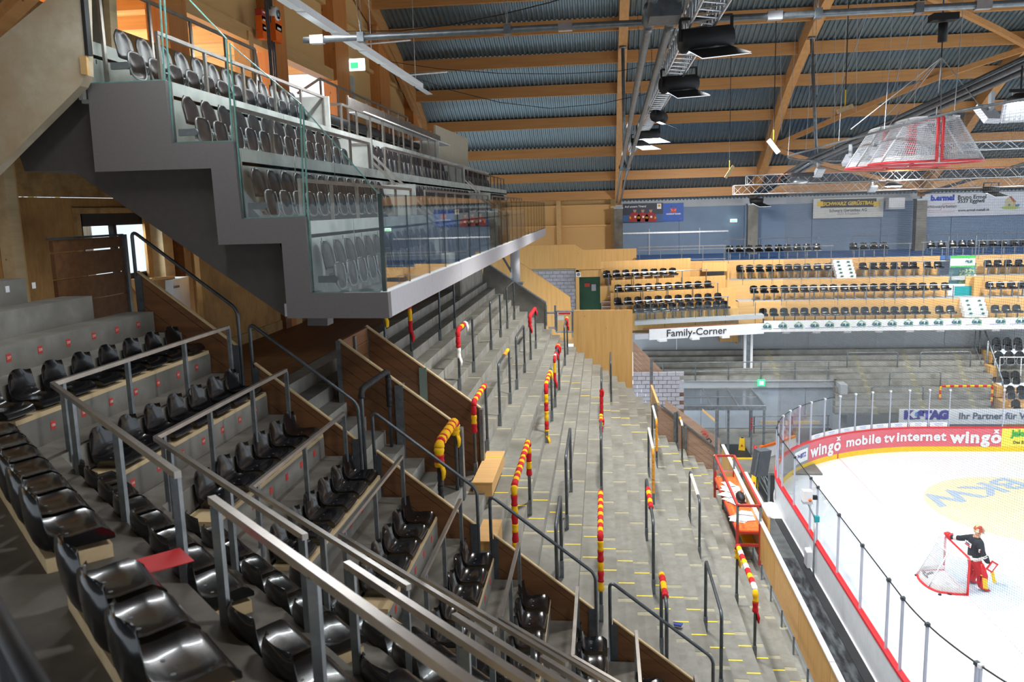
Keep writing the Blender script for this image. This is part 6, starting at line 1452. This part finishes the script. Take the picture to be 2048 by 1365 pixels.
for i in range(22):
    x = xl_ + .08 + rnd.random() * (xr - xl_ - .2); y = yn + .5 + rnd.random() * (yf - yn - 1.0); a = rnd.random() * 3; c, s_ = math.cos(a), math.sin(a)
    tag(fixn(MB().prism([(x + .15 * c - .21 * s_, y + .15 * s_ + .21 * c, zd + .032 + i * .002), (x - .15 * c - .21 * s_, y - .15 * s_ + .21 * c, zd + .032 + i * .002), (x - .15 * c + .21 * s_, y - .15 * s_ - .21 * c, zd + .032 + i * .002), (x + .15 * c + .21 * s_, y + .15 * s_ - .21 * c, zd + .032 + i * .002)], (0, 0, .0015)).build('paper_sheet', M['white'])), 'loose white paper sheet lying on the red platform deck', 'paper', 'papers on the red platform')
t = thing('black_bag', 'crumpled black bag with cables on the red platform', 'bag', (xr - .15, 23.4, zd + .06)); MB().ball((xr - .17, 23.3, zd + .19), .13, .3, .15, 12, 8).build('bag_body', M['cable'], t, True); MB().tube([(xr - .08, 23.2, zd + .3), (xr + .0, 23.5, zd + .3), (xr - .02, 23.9, zd + .12), (xr - .1, 23.6, zd + .08)], .012, 5).build('cable_loop', M['white'], t, True)
t = thing('loudspeaker', 'dark grey loudspeaker on a pole beside the red platform', 'speaker', (4.1, 23.9, zd + .04)); zp = px(1520, 935, x=4.1, )[2]; yy = 23.9
zb = px(1510, 950, y=yy)[2]; xx = px(1514, 950, y=yy)[0]
MB().tube([(xx, yy, zd + .03), (xx, yy, zb + .02)], .022, 8).build('pole', M['rubber'], t, True); MB().obox((xx + .1, yy, zb + .38), (.17, .06, 0), (-.06, .16, 0), (.05, 0, .38)).build('speaker_case', pm('case_grey', '3f444a', '4a5056', 6, rough=.6), t); MB().obox((xx + .05, yy - .17, zb + .38), (.14, .05, 0), (-.004, .01, 0), (.05, 0, .34)).build('speaker_grille', M['dgalv'], t); MB().tube([(xx + .02, yy - .03, zd + .1), (xx - .03, yy - .04, zd + .8), (xx + .02, yy, zb + .3)], .008, 4).build('green_cable', M['green'], t, True)
t = thing('wrapped_rail', 'white and orange wrapped barrier rail behind the red platform', 'barrier', (3.75, 26.5, 2.4)); P = hoop((3.62, 25.2, 2.35), (3.62, 27.3, 2.35), 1.35, .12); MB().tube(P, .03, 8).build('hoop', M['galv'], t, True); pts = resample(P, 60); MB().tube(pts[20:44], .038, 8).build('wrap', M['tapew'], t, True)
# camera on its pole, junction box
f0 = px(1627, 1152, z=.1); t = thing('camera_pole', 'remote camera in a white housing on a pole at the boards', 'camera', f0)
zp = px(1631, 1035, x=f0[0], )[2] if False else px(1631, 1038, y=f0[1])[2]; top = px(1614, 1003, y=f0[1] + .1)
MB().tube([f0, (f0[0], f0[1], zp)], .035, 10).build('pole', M['alu'], t, True); MB().tube([(f0[0], f0[1], zp), top], .03, 8).build('arm', M['alu'], t, True); MB().box(f0[0] - .03, f0[0] + .12, f0[1] - .06, f0[1] + .06, zp - .1, zp + .08).build('clamp', M['teal'], t)
MB().box(top[0] - .14, top[0] + .14, top[1] - .12, top[1] + .12, top[2] + .02, top[2] + .36).build('housing', M['white'], t); MB().box(top[0] - .15, top[0] + .15, top[1] - .13, top[1] + .13, top[2] - .06, top[2] + .02).build('tray', M['alu'], t); MB().box(top[0] + .14, top[0] + .3, top[1] - .1, top[1] + .02, top[2] + .08, top[2] + .2).build('lens', M['rubber'], t); MB().tube([(top[0] + .06, top[1] - .13, top[2] + .08), (top[0] + .06, top[1] - .17, top[2] + .08)], .05, 10).build('amber_lamp', M['orange'], t, True)
c = px(1617, 1115, x=6.6); t = thing('junction_box', 'white junction box fixed to the outside of the boards', 'box', c); MB().box(6.52, 6.68, c[1] - .2, c[1] + .2, c[2] - .3, c[2] + .25).build('box_body', M['white'], t); MB().box(6.5, 6.52, c[1] - .17, c[1] + .17, c[2] - .27, c[2] + .22).build('box_lid', M['fascia'], t)
MB().tube([(6.6, c[1], c[2] - .3), (6.6, c[1] + .1, .3), (6.6, c[1] - .05, .12)], .02, 5).build('cable', M['cable'], t, True)
# small litter on the terrace
for (u, v, lab, m_) in ((1215, 1223, 'crumpled white paper strip on the terrace by a post', 'white'), (1348, 1248, 'tiny blue and white wrapper lying on the lower terrace', 'blueink')):
    c = px(u, v, pl=((.75, 0, 1), 5.3)); tag(MB().obox(c, (.14, -.05, 0), (.02, .05, 0), (0, 0, .012)).build('litter', M[m_]), lab, 'litter')
# ---------------------------------------------------------------- ice hockey goal
def goal_proto():
    t = thing('hockey_goal', 'x', 'goal'); w2, h, d = .9, 1.17, 1.05; r = .035
    local(MB().tube([(0, -w2, 0), (0, -w2, h - .06), (0, -w2 + .06, h), (0, w2 - .06, h), (0, w2, h - .06), (0, w2, 0)], r, 10), 'goal_frame', M['red'], t, True)
    base = [(0, -w2, .03), (-.35, -w2 + .02, .03)] + [(-.62 - .43 * math.sin(a), (w2 - .1) * -math.cos(a), .03) for a in [math.pi * i / 14 for i in range(15)]] + [(-.35, w2 - .02, .03), (0, w2, .03)]
    local(MB().tube(base, r, 8), 'base_frame', M['red'], t, True)
    mb = MB(); b2 = [(x * .97, y * .97, 0) for x, y, z in base]
    for i, p in enumerate(b2): mb.v += [(p[0], p[1], .04), (p[0] * .93, p[1] * .93, .2)]
    for i in range(len(b2) - 1): mb.f.append((2 * i, 2 * i + 2, 2 * i + 3, 2 * i + 1)); mb.m.append(0)
    local(mb, 'white_skirt', M['knitw'], t)
    top = [(0, -w2, h), (-.2, -w2 + .06, h)] + [(-.3 - .16 * math.sin(a), (w2 - .14) * -math.cos(a), h) for a in [math.pi * i / 14 for i in range(15)]] + [(-.2, w2 - .06, h), (0, w2, h)]
    local(MB().tube(top[1:-1], .022, 8), 'top_frame', M['white'], t, True)
    for s_ in (-.45, .45): local(MB().tube([(-.44, s_, h), (-.98, s_, .06)], .022, 8), 'back_stay', M['white'], t, True)
    n = len(base); mb = MB(); uvs = []; L = 0
    for i in range(n):
        if i: L += math.hypot(base[i][0] - base[i - 1][0], base[i][1] - base[i - 1][1])
        for k in range(5):
            f = k / 4; mb.v.append(tuple(Vector(base[i]).lerp(Vector(top[i]), f))); uvs.append((L, f * 1.2))
    for i in range(n - 1):
        for k in range(4): a = i * 5 + k; mb.f.append((a, a + 5, a + 6, a + 1)); mb.m.append(0)
    b = len(mb.v); 
    for i in range(n): mb.v += [tuple(top[i])]; uvs.append((top[i][0], top[i][1]))
    mb.f.append(tuple(range(b, b + n))); mb.m.append(0)
    o = local(mb, 'goal_netting', M['gnet'], t); uvset(o, uvs); o['kind'] = 'stuff'
    return t
G = goal_proto()
place(G, (10.88, 25.9, 0), 0, 'red framed goal with white net standing on the ice', 'goal')
rnd = random.Random(9)
for i in range(34):
    u = rnd.random(); c = ((10.05, 26.25), (10.0, 25.55), (10.25, 25.15), (10.3, 26.5))[i % 4]; p = (c[0] + rnd.gauss(0, .12), c[1] + rnd.gauss(0, .17))
    tag(MB().cyl((p[0], p[1], .004), .05, .03, 10).build('puck', M['cable']), 'black puck lying on the ice inside the goal', 'puck', 'pucks inside the goal')
for i, (loc, rz, lab) in enumerate((((8.2, 22.9, 12.82), 0, 'goal hung under the roof, left of the pair'), ((8.32, 22.9, 12.82), math.pi, 'goal hung under the roof, right of the pair'), ((8.2, 25.0, 12.8), 0, 'goal hung under the roof, behind the left one'), ((8.32, 25.0, 12.8), math.pi, 'goal hung under the roof, behind the right one'))):
    g = place(G, loc, rz, lab, 'goal', 'goals hung under the roof'); g.scale = (1.2, 1.05, .95)
drop(G)
ch = thing('chain_hoist', 'black chain hoist and chains carrying the hung goals', 'hoist', (8.9, 22.3, 17)); hp = px(1883, 115, y=22.6)
MB().box(hp[0] - .3, hp[0] + .3, 22.4, 22.8, px(1888, 42, y=22.6)[2], px(1888, 28, y=22.6)[2]).build('hoist_body', M['cable'], ch); MB().tube([(hp[0], 22.6, px(1880, 84, y=22.6)[2]), (hp[0], 22.6, px(1880, 46, y=22.6)[2])], .11, 12).build('chain_bag', M['rubber'], ch, True); MB().tube([(hp[0], 22.6, px(1880, 84, y=22.6)[2]), (hp[0], 22.6, hp[2])], .015, 6).build('chain', M['cable'], ch); MB().tube([(hp[0] - .02, 22.6, px(1888, 28, y=22.6)[2]), (hp[0], 22.6, 20)], .02, 6).build('hanger', M['blueink'], ch)
for x, y in ((7.0, 22.2), (7.1, 25.4), (9.4, 22.2), (9.4, 25.4), (8.26, 22.0), (8.26, 26)): MB().tube([(hp[0], 22.6, hp[2]), (x, y, 13.95)], .013, 5).build('chain', M['alu'], ch)
# ---------------------------------------------------------------- lattice trusses
def truss_x(x0, x1, y, z, h, dpt, name_label, n):
    t = thing('lattice_truss', name_label, 'truss', (x0, y, z))
    for dy in (0, dpt):
        for zz in (z, z + h): MB().tube([(x0, y + dy, zz), (x1, y + dy, zz)], .028, 6).build('chord', M['alu'], t, True)
    mb = MB()
    for i in range(n):
        a = x0 + (x1 - x0) * i / n; b = x0 + (x1 - x0) * (i + .5) / n; c = x0 + (x1 - x0) * (i + 1) / n
        mb.tube([(a, y, z), (b, y, z + h), (c, y, z)], .014, 5); mb.tube([(a, y + dpt, z + h), (b, y + dpt, z), (c, y + dpt, z + h)], .014, 5)
    for x in (x0, x1): mb.tube([(x, y, z), (x, y, z + h), (x, y + dpt, z + h), (x, y + dpt, z)], .02, 5)
    o = mb.build('lattice_bars', M['alu'], t); o['kind'] = 'stuff'
    for x in (x0 + 1, x0 + 7): MB().tube([(x, y + dpt / 2, z + h), (x, y + dpt / 2, zs(y) + .3)], .008, 4).build('suspension_wire', M['wire'], t)
    return t
a = px(1495, 370, y=42); truss_x(a[0], a[0] + 22, 42, px(1780, 361, y=42)[2], .45, .5, 'upper of two aluminium lattice trusses before the banners', 25)
a = px(1468, 390, y=44); truss_x(a[0], a[0] + 24, 44, px(1780, 380, y=44)[2], .45, .5, 'lower of two aluminium lattice trusses before the banners', 27)
a = px(1738, 305, y=34); truss_x(a[0], a[0] + 18, 34, px(1900, 301, y=34)[2], .3, .35, 'aluminium lattice truss in front of the hung goals', 24)
t = thing('orange_cable', 'orange cable looped along the lattice truss', 'cable', px(1560, 352, y=41.9)); P = [px(u, v, y=41.9) for u, v in ((1555, 365), (1560, 352), (1575, 346), (1650, 345), (1745, 343), (1900, 338), (2048, 333))]; MB().tube(P, .02, 5).build('cable_run', M['orange'], t, True)
t = thing('lattice_truss', 'long lattice truss carrying the floodlights along the first arch', 'truss', (1.65, 30, 15))
y0, y1 = 9.5, 47
for dx, dz in ((-.2, 0), (.2, 0), (-.2, .4), (.2, .4)): MB().tube([(1.65 + dx, y0, 14.85 + dz), (1.65 + dx, y1, 14.85 + dz)], .026, 6).build('chord', M['alu'], t, True)
mb = MB(); n = 80
for i in range(n):
    a = y0 + (y1 - y0) * i / n; b = y0 + (y1 - y0) * (i + .5) / n; c = y0 + (y1 - y0) * (i + 1) / n
    mb.tube([(1.45, a, 14.85), (1.85, b, 14.85), (1.45, c, 14.85)], .012, 4); mb.tube([(1.45, a, 14.85), (1.45, b, 15.25), (1.45, c, 14.85)], .012, 4); mb.tube([(1.85, a, 15.25), (1.85, b, 14.85), (1.85, c, 15.25)], .012, 4)
o = mb.build('lattice_bars', M['alu'], t); o['kind'] = 'stuff'
for y in (12, 20, 28, 36): MB().tube([(1.65, y, 15.25), (1.5, y, zs(y) + .3)], .01, 5).build('suspension_wire', M['cable'], t)
# ---------------------------------------------------------------- floodlights
def flood(c, ax, label, L=.86, r=.19, lit=True, fwd=None):
    c = Vector(c); ax = Vector(ax).normalized(); dn = Vector((0, 0, -1)); f = (ax.cross(dn) if fwd is None else Vector(fwd)).normalized()
    t = thing('floodlight', label, 'floodlight', c, 'floodlights on the lattice truss')
    MB().tube([c - ax * L / 2, c + ax * L / 2], r, 18).build('housing', M['cable'], t, True)
    for s_ in (-1, 1): MB().beam(c + ax * s_ * (L / 2 + .03), c + ax * s_ * (L / 2 + .03) + Vector((0, 0, .34)), .05, .03).build('yoke_arm', M['cable'], t)
    MB().beam(c - ax * (L / 2 + .03) + Vector((0, 0, .34)), c + ax * (L / 2 + .03) + Vector((0, 0, .34)), .05, .04).build('yoke_bar', M['cable'], t)
    vis = [c - ax * L * .42 - f * .02 + dn * r * .6, c + ax * L * .42 - f * .02 + dn * r * .6, c + ax * L * .5 + f * .5 + dn * .34, c - ax * L * .5 + f * .5 + dn * .34]
    mb = MB(); mb.prism(vis, dn * -.012 + f * -.004); fixn(mb.build('visor', M['cable'], t))
    lens = [c - ax * L * .4 + dn * (r + .004), c + ax * L * .4 + dn * (r + .004), c + ax * L * .4 + f * .12 + dn * (r + .01), c - ax * L * .4 + f * .12 + dn * (r + .01)]
    mb = MB(); mb.add([p + dn * .012 for p in vis], [(0, 1, 2, 3)]); mb.build('reflector', pm('reflector', 'f2f5fa', rough=.35, emit='eef4ff', es=1.1) if 'reflector' not in bpy.data.materials else bpy.data.materials['reflector'], t)
    mb = MB(); mb.add(lens, [(0, 1, 2, 3)]); mb.build('lens', M['lampglow'], t)
    MB().tube([c + ax * .05 + Vector((0, 0, .34)), c + ax * .05 - f * r * 1.05, c + ax * .07 + dn * r * 1.06], .012, 5).build('cable', M['cable'], t)
    return t
for i, (u, v, y) in enumerate(((1412, 78, 14.5), (1358, 168, 20), (1318, 234, 27), (1296, 268, 34), (1283, 284, 39))):
    c = px(u, v, y=y); flood(c, ((1, .35, .12), (1, .5, .1), (.3, 1, 0), (1, -.3, 0), (1, -.2, 0))[i], 'black floodlight with open visor, %s from the camera along the truss' % ORD[i], fwd=((.55, -.8, 0), (.6, -.8, 0), (1, -.2, 0), (.9, .3, 0), (.9, .3, 0))[i])
for u, v, y, lab in ((1513, 402, 50, 'small lit floodlight at the foot of the second arch tie rods'), (1982, 380, 44, 'lit floodlight hung before the cottage banner')):
    c = px(u, v, y=y); flood(c, (1, .15, 0), lab, L=.7, r=.15, fwd=(.9, -.3, 0))
# grey club spotlights and a glowing bell lamp
def spot_head(u, v, y, size, label, tilt):
    c = px(u, v, y=y); t = thing('spotlight', label, 'spotlight', c, 'grey spotlights on the tie rods'); s = size
    d = Vector(tilt).normalized(); sd = d.cross(Vector((0, 0, 1))).normalized(); up = sd.cross(d)
    MB().obox(c, sd * s * .5, d * s * .16, up * s * .5).build('head', M['fascia'], t); MB().obox(c + d * s * .17, sd * s * .42, d * .006, up * s * .42).build('front_glass', M['greywall'], t)
    MB().obox(c - d * s * .2 + Vector((0, 0, s * .45)), sd * s * .12, d * s * .12, (0, 0, s * .4)).build('bracket', M['greywall'], t); mb = MB()
    for i in range(4):
        for j in range(4): mb.obox(c + d * s * .18 + sd * s * (.6 * i / 3 - .3) + up * s * (.6 * j / 3 - .3), sd * s * .05, d * .004, up * s * .05)
    o = mb.build('led_cells', M['white'], t); o['kind'] = 'stuff'; return t
for u, v, y, s_, lab, tl in ((1702, 320, 27, .42, 'grey square spotlight below the middle of the tie rods', (.4, .5, -.75)), (1755, 297, 25, .42, 'grey spotlight tilted sideways left of the hung goals', (1, .2, -.3)), (1638, 345, 34, .38, 'small grey spotlight low on the tie rods', (.3, -.6, -.5)), (1976, 228, 19.5, .44, 'grey square spotlight near the top right, seen from behind', (-.3, .6, -.6)), (2030, 222, 18.5, .46, 'grey spotlight with cell front at the top right edge', (-.2, -.75, -.6)), (1745, 378, 42, .38, 'pale spotlight hung on the lower lattice truss', (.1, -.6, -.7))):
    spot_head(u, v, y, s_, lab, tl)
def bell(u, v, y, r, label):
    c = px(u, v, y=y); t = thing('bell_lamp', label, 'lamp', c); MB().tube([c + Vector((0, 0, .18)), c + Vector((0, 0, .1)), c], [r * .35, r * .8, r], 18).build('shade', M['cable'], t, True); MB().tube([c - Vector((0, 0, .01)), c - Vector((0, 0, .05))], [r * .9, r * .7], 18).build('diffuser', M['lampglow'], t, True)
    MB().box(c[0] - r * .8, c[0] + r * .8, y - .03, y + .03, c[2] + .2, c[2] + .26).build('yoke_bar', M['cable'], t); MB().tube([c + Vector((0, 0, .2)), c + Vector((0, 0, .7))], .02, 6).build('hanger', M['cable'], t)
bell(1787, 372, 41.5, .42, 'glowing bell lamp under the middle of the lattice trusses'); bell(2040, 205, 18, .26, 'lit black lamp at the right edge above the tie rods')
t = thing('flood_shade', 'dark flood housing with pale dish where net meets the tie rods', 'floodlight', px(1607, 350, y=33)); c = px(1605, 350, y=33); MB().box(c[0] - .4, c[0] + .4, 32.9, 33.1, c[2] - .06, c[2] + .08).build('housing', M['cable'], t); q = px(1601, 364, y=33); MB().ball(q, .28, .2, .1, 14, 8).build('dish', M['alu'], t, True)
# wooden weights hung on cables
for k, (u, v, y, du, dv, m_, topv, lab) in enumerate(((1547, 293, 27, 10, 13, 'white', 60, 'white painted wooden batten hung on a cable before the second arch'), (1690, 218, 24, 15, -6, 'plank', 20, 'grey wooden batten hung on a yellow strap and black cable'), (1459, 344, 38, 8, -12, 'plank', 60, 'pale wooden batten hung low over the far stand rail'))):
    c = px(u, v, y=y); e = px(u + du, v + dv, y=y); d = e - c; t = thing('hung_batten', lab, 'batten', c, 'wooden battens hung on cables')
    MB().beam(c - d, c + d, .16, .12).build('batten', M[m_] if m_ != 'white' else M['knitw'], t); MB().tube([c + Vector((0, 0, .06)), c + Vector((0, 0, .5))], .02, 5).build('strap', M['yellow'], t); MB().tube([c + Vector((0, 0, .5)), Vector((c[0], y, zs(y) + .3))], .014, 5).build('cable', M['cable'], t)
# thin steel cables hanging from the roof
mb_ = [((1618, 97), (1625, 318), 38), ((1560, 8), (1563, 270), 36), ((1672, 0), (1668, 300), 30), ((1715, 0), (1712, 225), 30), ((1632, 0), (1634, 190), 30), ((1745, 0), (1660, 240), 24), ((1825, 50), (1770, 235), 26), ((1850, 0), (1828, 215), 27)]
t = thing('wire_ropes', 'thin wire ropes hanging from the roof above the net', 'wires', (6, 30, 18))
for a, b, y in mb_[1:]: MB().tube([px(*a, y=y), px(*b, y=y)], .009, 4).build('wire', M['wire'], t)
t = thing('slack_cable', 'slack black cable slung across the roof bay at left', 'cable', (-3, 30, 18)); P = [px(u, v, y=22) for u, v in ((684, 63), (800, 62), (900, 50), (1000, 30), (1100, 5), (1180, -20))]; MB().tube(P, .014, 5).build('cable', M['cable'], t, True)
P = [px(u, v, y=26) for u, v in ((770, 122), (880, 138), (1000, 147), (1120, 148), (1240, 142), (1330, 125), (1420, 100))]; MB().tube(P, .01, 5).build('cable', M['cable'], t, True); P = [px(u, v, y=28) for u, v in ((815, 150), (900, 180), (1000, 205), (1100, 217), (1200, 208), (1330, 180))]; MB().tube(P, .01, 5).build('cable', M['cable'], t, True)
for i, (u, v, y, s) in enumerate(((1240, 365, 50, 'ACHSEN'), (1528, 348, 50, 'BUR'))):
    pass
# ---------------------------------------------------------------- goalkeeper leaning on the crossbar
gp_ = thing('person', 'goalkeeper in dark jersey and red pads leaning an arm on the goal', 'person', (11.28, 25.62, 0))
B0 = Vector((11.28, 25.62, 0))
def skin_body(J, E_, root):
    me = bpy.data.meshes.new('body'); me.from_pydata([tuple(B0 + Vector(p[:3])) for p in J], E_, []); o = bpy.data.objects.new('body', me); COL.objects.link(o)
    md = o.modifiers.new('skin', 'SKIN'); md.use_smooth_shade = True
    for i, p in enumerate(J): v = me.skin_vertices[0].data[i]; v.radius = (p[3], p[4] if len(p) > 4 else p[3]); v.use_root = (i == root)
    sm = o.modifiers.new('sub', 'SUBSURF'); sm.levels = 2; sm.render_levels = 2
    dg = bpy.context.evaluated_depsgraph_get(); m2 = bpy.data.meshes.new_from_object(o.evaluated_get(dg)); bpy.data.objects.remove(o)
    return m2
# x forward (towards the ice), y to the left of the keeper
J = [(0, 0, 1.0, .20, .17), (.0, .01, 1.22, .20, .17), (.03, .03, 1.42, .24, .18), (.04, .03, 1.56, .16, .13), (.06, .03, 1.66, .075), (.09, .01, 1.78, .10), (.1, .0, 1.90, .085),
     (-.02, .24, 1.52, .12), (-.2, .52, 1.36, .095), (-.36, .82, 1.28, .075), (-.39, .93, 1.27, .06),
     (.05, -.22, 1.50, .12), (.06, -.36, 1.26, .095), (.18, -.42, 1.03, .075), (.24, -.42, .95, .06),
     (.0, .14, .86, .15), (.05, .2, .52, .125), (-.02, .24, .14, .085), (.12, .25, .07, .06),
     (.02, -.14, .86, .15), (.13, -.2, .52, .125), (.1, -.25, .14, .085), (.25, -.27, .07, .06)]
E_ = [(0, 1), (1, 2), (2, 3), (3, 4), (4, 5), (5, 6), (2, 7), (7, 8), (8, 9), (9, 10), (2, 11), (11, 12), (12, 13), (13, 14), (0, 15), (15, 16), (16, 17), (17, 18), (0, 19), (19, 20), (20, 21), (21, 22)]
me = skin_body(J, E_, 0)
mats = [pm('jersey_black', '20242c', '292e37', 20, rough=.8), pm('pants_red', 'b81a24', 'c4222c', 20, rough=.8), pm('skin', 'c89478', 'd0a085', 8, rough=.5), M['knitw'], M['cable']]
me.materials.clear()
for m_ in mats: me.materials.append(m_)
for p in me.polygons:
    c = p.center - B0; z = c.z; arm = abs(c.y) > .3 and z > .8
    if arm: mi = 3 if (1.3 < 0) else 0
    elif z > 1.62: mi = 2
    elif z > 1.02: mi = 0
    elif z > .93: mi = 3
    elif z > .12: mi = 1
    else: mi = 4
    if arm and (abs((c - Vector((-.28, .68, 1.32))).length) < .1 or abs((c - Vector((.12, -.39, 1.14))).length) < .08): mi = 3
    p.material_index = mi; p.use_smooth = True
body = bpy.data.objects.new('body', me); COL.objects.link(body); body.parent = gp_; body.matrix_parent_inverse = wm(gp_).inverted()
W = lambda x, y, z: B0 + Vector((x, y, z))
# mask with cage and painted shell
mk_ = MB().ball(W(.075, .005, 1.86), .145, .125, .15, 16, 12); o = mk_.build('mask', [pm('mask_paint', 'b8402a', 'e9d9b8', 9, rough=.3, lo=.45, hi=.55, c3='d98a2a', s3=6)], gp_, True)
MB().ball(W(.155, .005, 1.81), .075, .085, .095, 12, 8).build('face', mats[2], gp_, True)
mb = MB()
for k in range(4): mb.tube([W(.19, -.09 + .0, 1.76 + .04 * k), W(.245, 0, 1.76 + .04 * k), W(.19, .09, 1.76 + .04 * k)], .006, 5)
for k in range(3): mb.tube([W(.215, -.05 + .05 * k, 1.73), W(.25, -.05 + .05 * k, 1.8), W(.21, -.05 + .05 * k, 1.9)], .006, 5)
mb.build('cage', M['alu'], gp_, True)
for s_ in (-1, 1): MB().ball(W(.228, .005 + s_ * .03, 1.83), .01, .012, .01, 6, 5).build('eye', M['ink'], gp_, True)
MB().ball(W(.232, .005, 1.80), .014, .012, .02, 6, 5).build('nose', mats[2], gp_, True); MB().box(*[q for p in zip(W(.22, -.02, 1.755), W(.228, .03, 1.765)) for q in p]).build('mouth', pm('lip', '9a5a50', rough=.5), gp_)
# leg pads, wide and boxy, with yellow panel
def pad(top, mid, bot, toe, par, side):
    top, mid, bot, toe = W(*top), W(*mid), W(*bot), W(*toe); mb = MB(); rings = []
    for p, w_, d in ((top, .13, .06), (top.lerp(mid, .5), .145, .085), (mid, .15, .1), (mid.lerp(bot, .5), .145, .1), (bot, .135, .1), (toe, .115, .085)):
        b = len(mb.v); n = 12
        for k in range(n):
            a = 2 * math.pi * k / n; c, s_ = math.cos(a), math.sin(a); mb.v.append(tuple(p + Vector((math.copysign(abs(c) ** .55, c) * d, math.copysign(abs(s_) ** .55, s_) * w_, 0))))
        rings.append(b)
    for r0, r1 in zip(rings, rings[1:]):
        for k in range(12): mb.f.append((r0 + k, r0 + (k + 1) % 12, r1 + (k + 1) % 12, r1 + k)); mb.m.append(0)
    mb.f.append(tuple(range(rings[0], rings[0] + 12))); mb.f.append(tuple(range(rings[-1], rings[-1] + 12))[::-1]); mb.m += [0, 0]
    o = fixn(mb.build('leg_pad', M['red'], gp_, True))
    c = mid.lerp(bot, .55); MB().obox(c + Vector((0, -.15 if side < 0 else .15, 0)), (.07, 0, -.02), (0, .006, 0), (-.02, 0, .17)).build('pad_panel', M['yellow'], gp_)
    MB().tube([mid + Vector((-.1, -.13, .02)), mid + Vector((-.125, 0, .02)), mid + Vector((-.1, .13, .02))], .02, 6).build('pad_strap', M['yellow'], gp_, True); MB().obox(mid + Vector((-.09, 0, -.1)), (.03, 0, 0), (0, .1, 0), (0, 0, .09)).build('calf_guard', M['cable'], gp_)
pad((.1, .18, .86), (.13, .21, .5), (.05, .25, .12), (.16, .26, .05), gp_, 1); pad((.12, -.18, .86), (.2, -.22, .5), (.17, -.27, .12), (.3, -.28, .05), gp_, -1)
for y, x in ((.25, .02), (-.27, .14)): MB().box(*[q for p in zip(W(x - .1, y - .012, .0), W(x + .24, y + .012, .04)) for q in p]).build('skate_blade', M['alu'], gp_)
# pants bulk, jersey hem and marks
MB().tube([W(0, 0, 1.03), W(0.01, 0, .96)], [.235, .25], 16).build('jersey_hem', M['knitw'], gp_, True)
cx = W(-.185, .03, 1.38); X = Vector((.12, -1, 0)).normalized(); Y = Vector((.18, .02, 1)).normalized(); N_ = X.cross(Y)
MB().obox(cx - Vector((.012, 0, 0)), X * .17, N_ * .006, Y * .065).build('back_patch', M['knitw'], gp_); MB().obox(cx - Vector((.022, 0, .03)), X * .13, N_ * .006, Y * .02).build('back_print', M['red'], gp_); MB().obox(cx - Vector((.022, 0, -.025)), X * .1, N_ * .006, Y * .014).build('back_print', M['blueink'], gp_)
MB().obox(W(.0, -.375, 1.33), (.05, 0, 0), (0, .006, .0), (0, 0, .05)).build('sleeve_patch', M['knitw'], gp_); MB().obox(W(.0, -.382, 1.33), (.035, 0, 0), (0, .006, .0), (0, 0, .02)).build('sleeve_print', M['red'], gp_)
for f in (.35, .55):
    p = Vector(W(-.2, .52, 1.36)).lerp(W(-.36, .82, 1.28), f); q = Vector(W(-.2, .52, 1.36)).lerp(W(-.36, .82, 1.28), f + .08); MB().tube([p, q], .092 - .012 * f, 12).build('sleeve_stripe', M['knitw'], gp_, True)
    p = Vector(W(.06, -.36, 1.26)).lerp(W(.18, -.42, 1.03), f); q = Vector(W(.06, -.36, 1.26)).lerp(W(.18, -.42, 1.03), f + .09); MB().tube([p, q], .094 - .012 * f, 12).build('sleeve_stripe', M['knitw'], gp_, True)
# catching glove on the crossbar: cuff, palm, four finger stalls, thumb, web pocket
g0 = W(-.39, .95, 1.26)
MB().tube([W(-.35, .82, 1.28), W(-.385, .9, 1.27)], [.09, .11], 12).build('glove_cuff', M['red'], gp_, True); MB().ball(g0 + Vector((-.01, .05, .02)), .1, .11, .1, 12, 8).build('glove_palm', M['red'], gp_, True)
for k in range(4): b = g0 + Vector((-.07 + .045 * k, .1, .03)); MB().tube([b, b + Vector((0, .07 + .01 * (k % 3), .01)), b + Vector((.01, .1, -.06))], [.026, .024, .018], 8).build('finger_stall', M['red'], gp_, True)
MB().tube([g0 + Vector((.07, .0, .03)), g0 + Vector((.12, .05, .06)), g0 + Vector((.12, .1, .03))], [.03, .028, .02], 8).build('thumb_stall', M['red'], gp_, True)
# blocker with board
bl = W(.25, -.43, .92); MB().obox(bl + Vector((.05, -.07, -.03)), (.08, -.02, -.05), (.0, .018, 0), (.09, -.0, .14)).build('blocker_board', M['red'], gp_); MB().obox(bl + Vector((.05, -.092, -.03)), (.05, -.012, -.03), (.0, .004, 0), (.06, 0, .1)).build('blocker_print', M['knitw'], gp_)
for k in range(4): b = bl + Vector((.03 + .012 * k, -.02, .02 - .035 * k)); MB().tube([b, b + Vector((.05, .02, -.01)), b + Vector((.03, .05, -.015))], [.017, .016, .013], 7).build('blocker_finger', M['cable'], gp_, True)
MB().tube([bl + Vector((.0, .01, .03)), bl + Vector((.04, .045, .02)), bl + Vector((.065, .035, .0))], [.018, .017, .013], 7).build('blocker_thumb', M['cable'], gp_, True)
st = thing('goalie_stick', 'goalkeeper stick with yellow paddle held low in the right hand', 'stick', W(.3, -.42, .9))
h0 = W(.18, -.44, 1.22); h1 = W(.33, -.42, .78); h2 = W(.45, -.42, .32); h3 = W(.8, -.5, .26)
MB().beam(h0, h1, .025, .032).build('shaft', M['cable'], st); MB().beam(h1, h2, .026, .09).build('paddle', M['yellow'], st); MB().beam(h2 - Vector((.02, 0, 0)), h3, .024, .075).build('blade', M['alu'], st); MB().ball(h0, .022, .022, .022, 8, 6).build('knob', M['knitw'], st, True)
for o in list(bpy.data.objects):
    if o.name.startswith('shell_seat') and o.get('label') == 'x': drop(o)
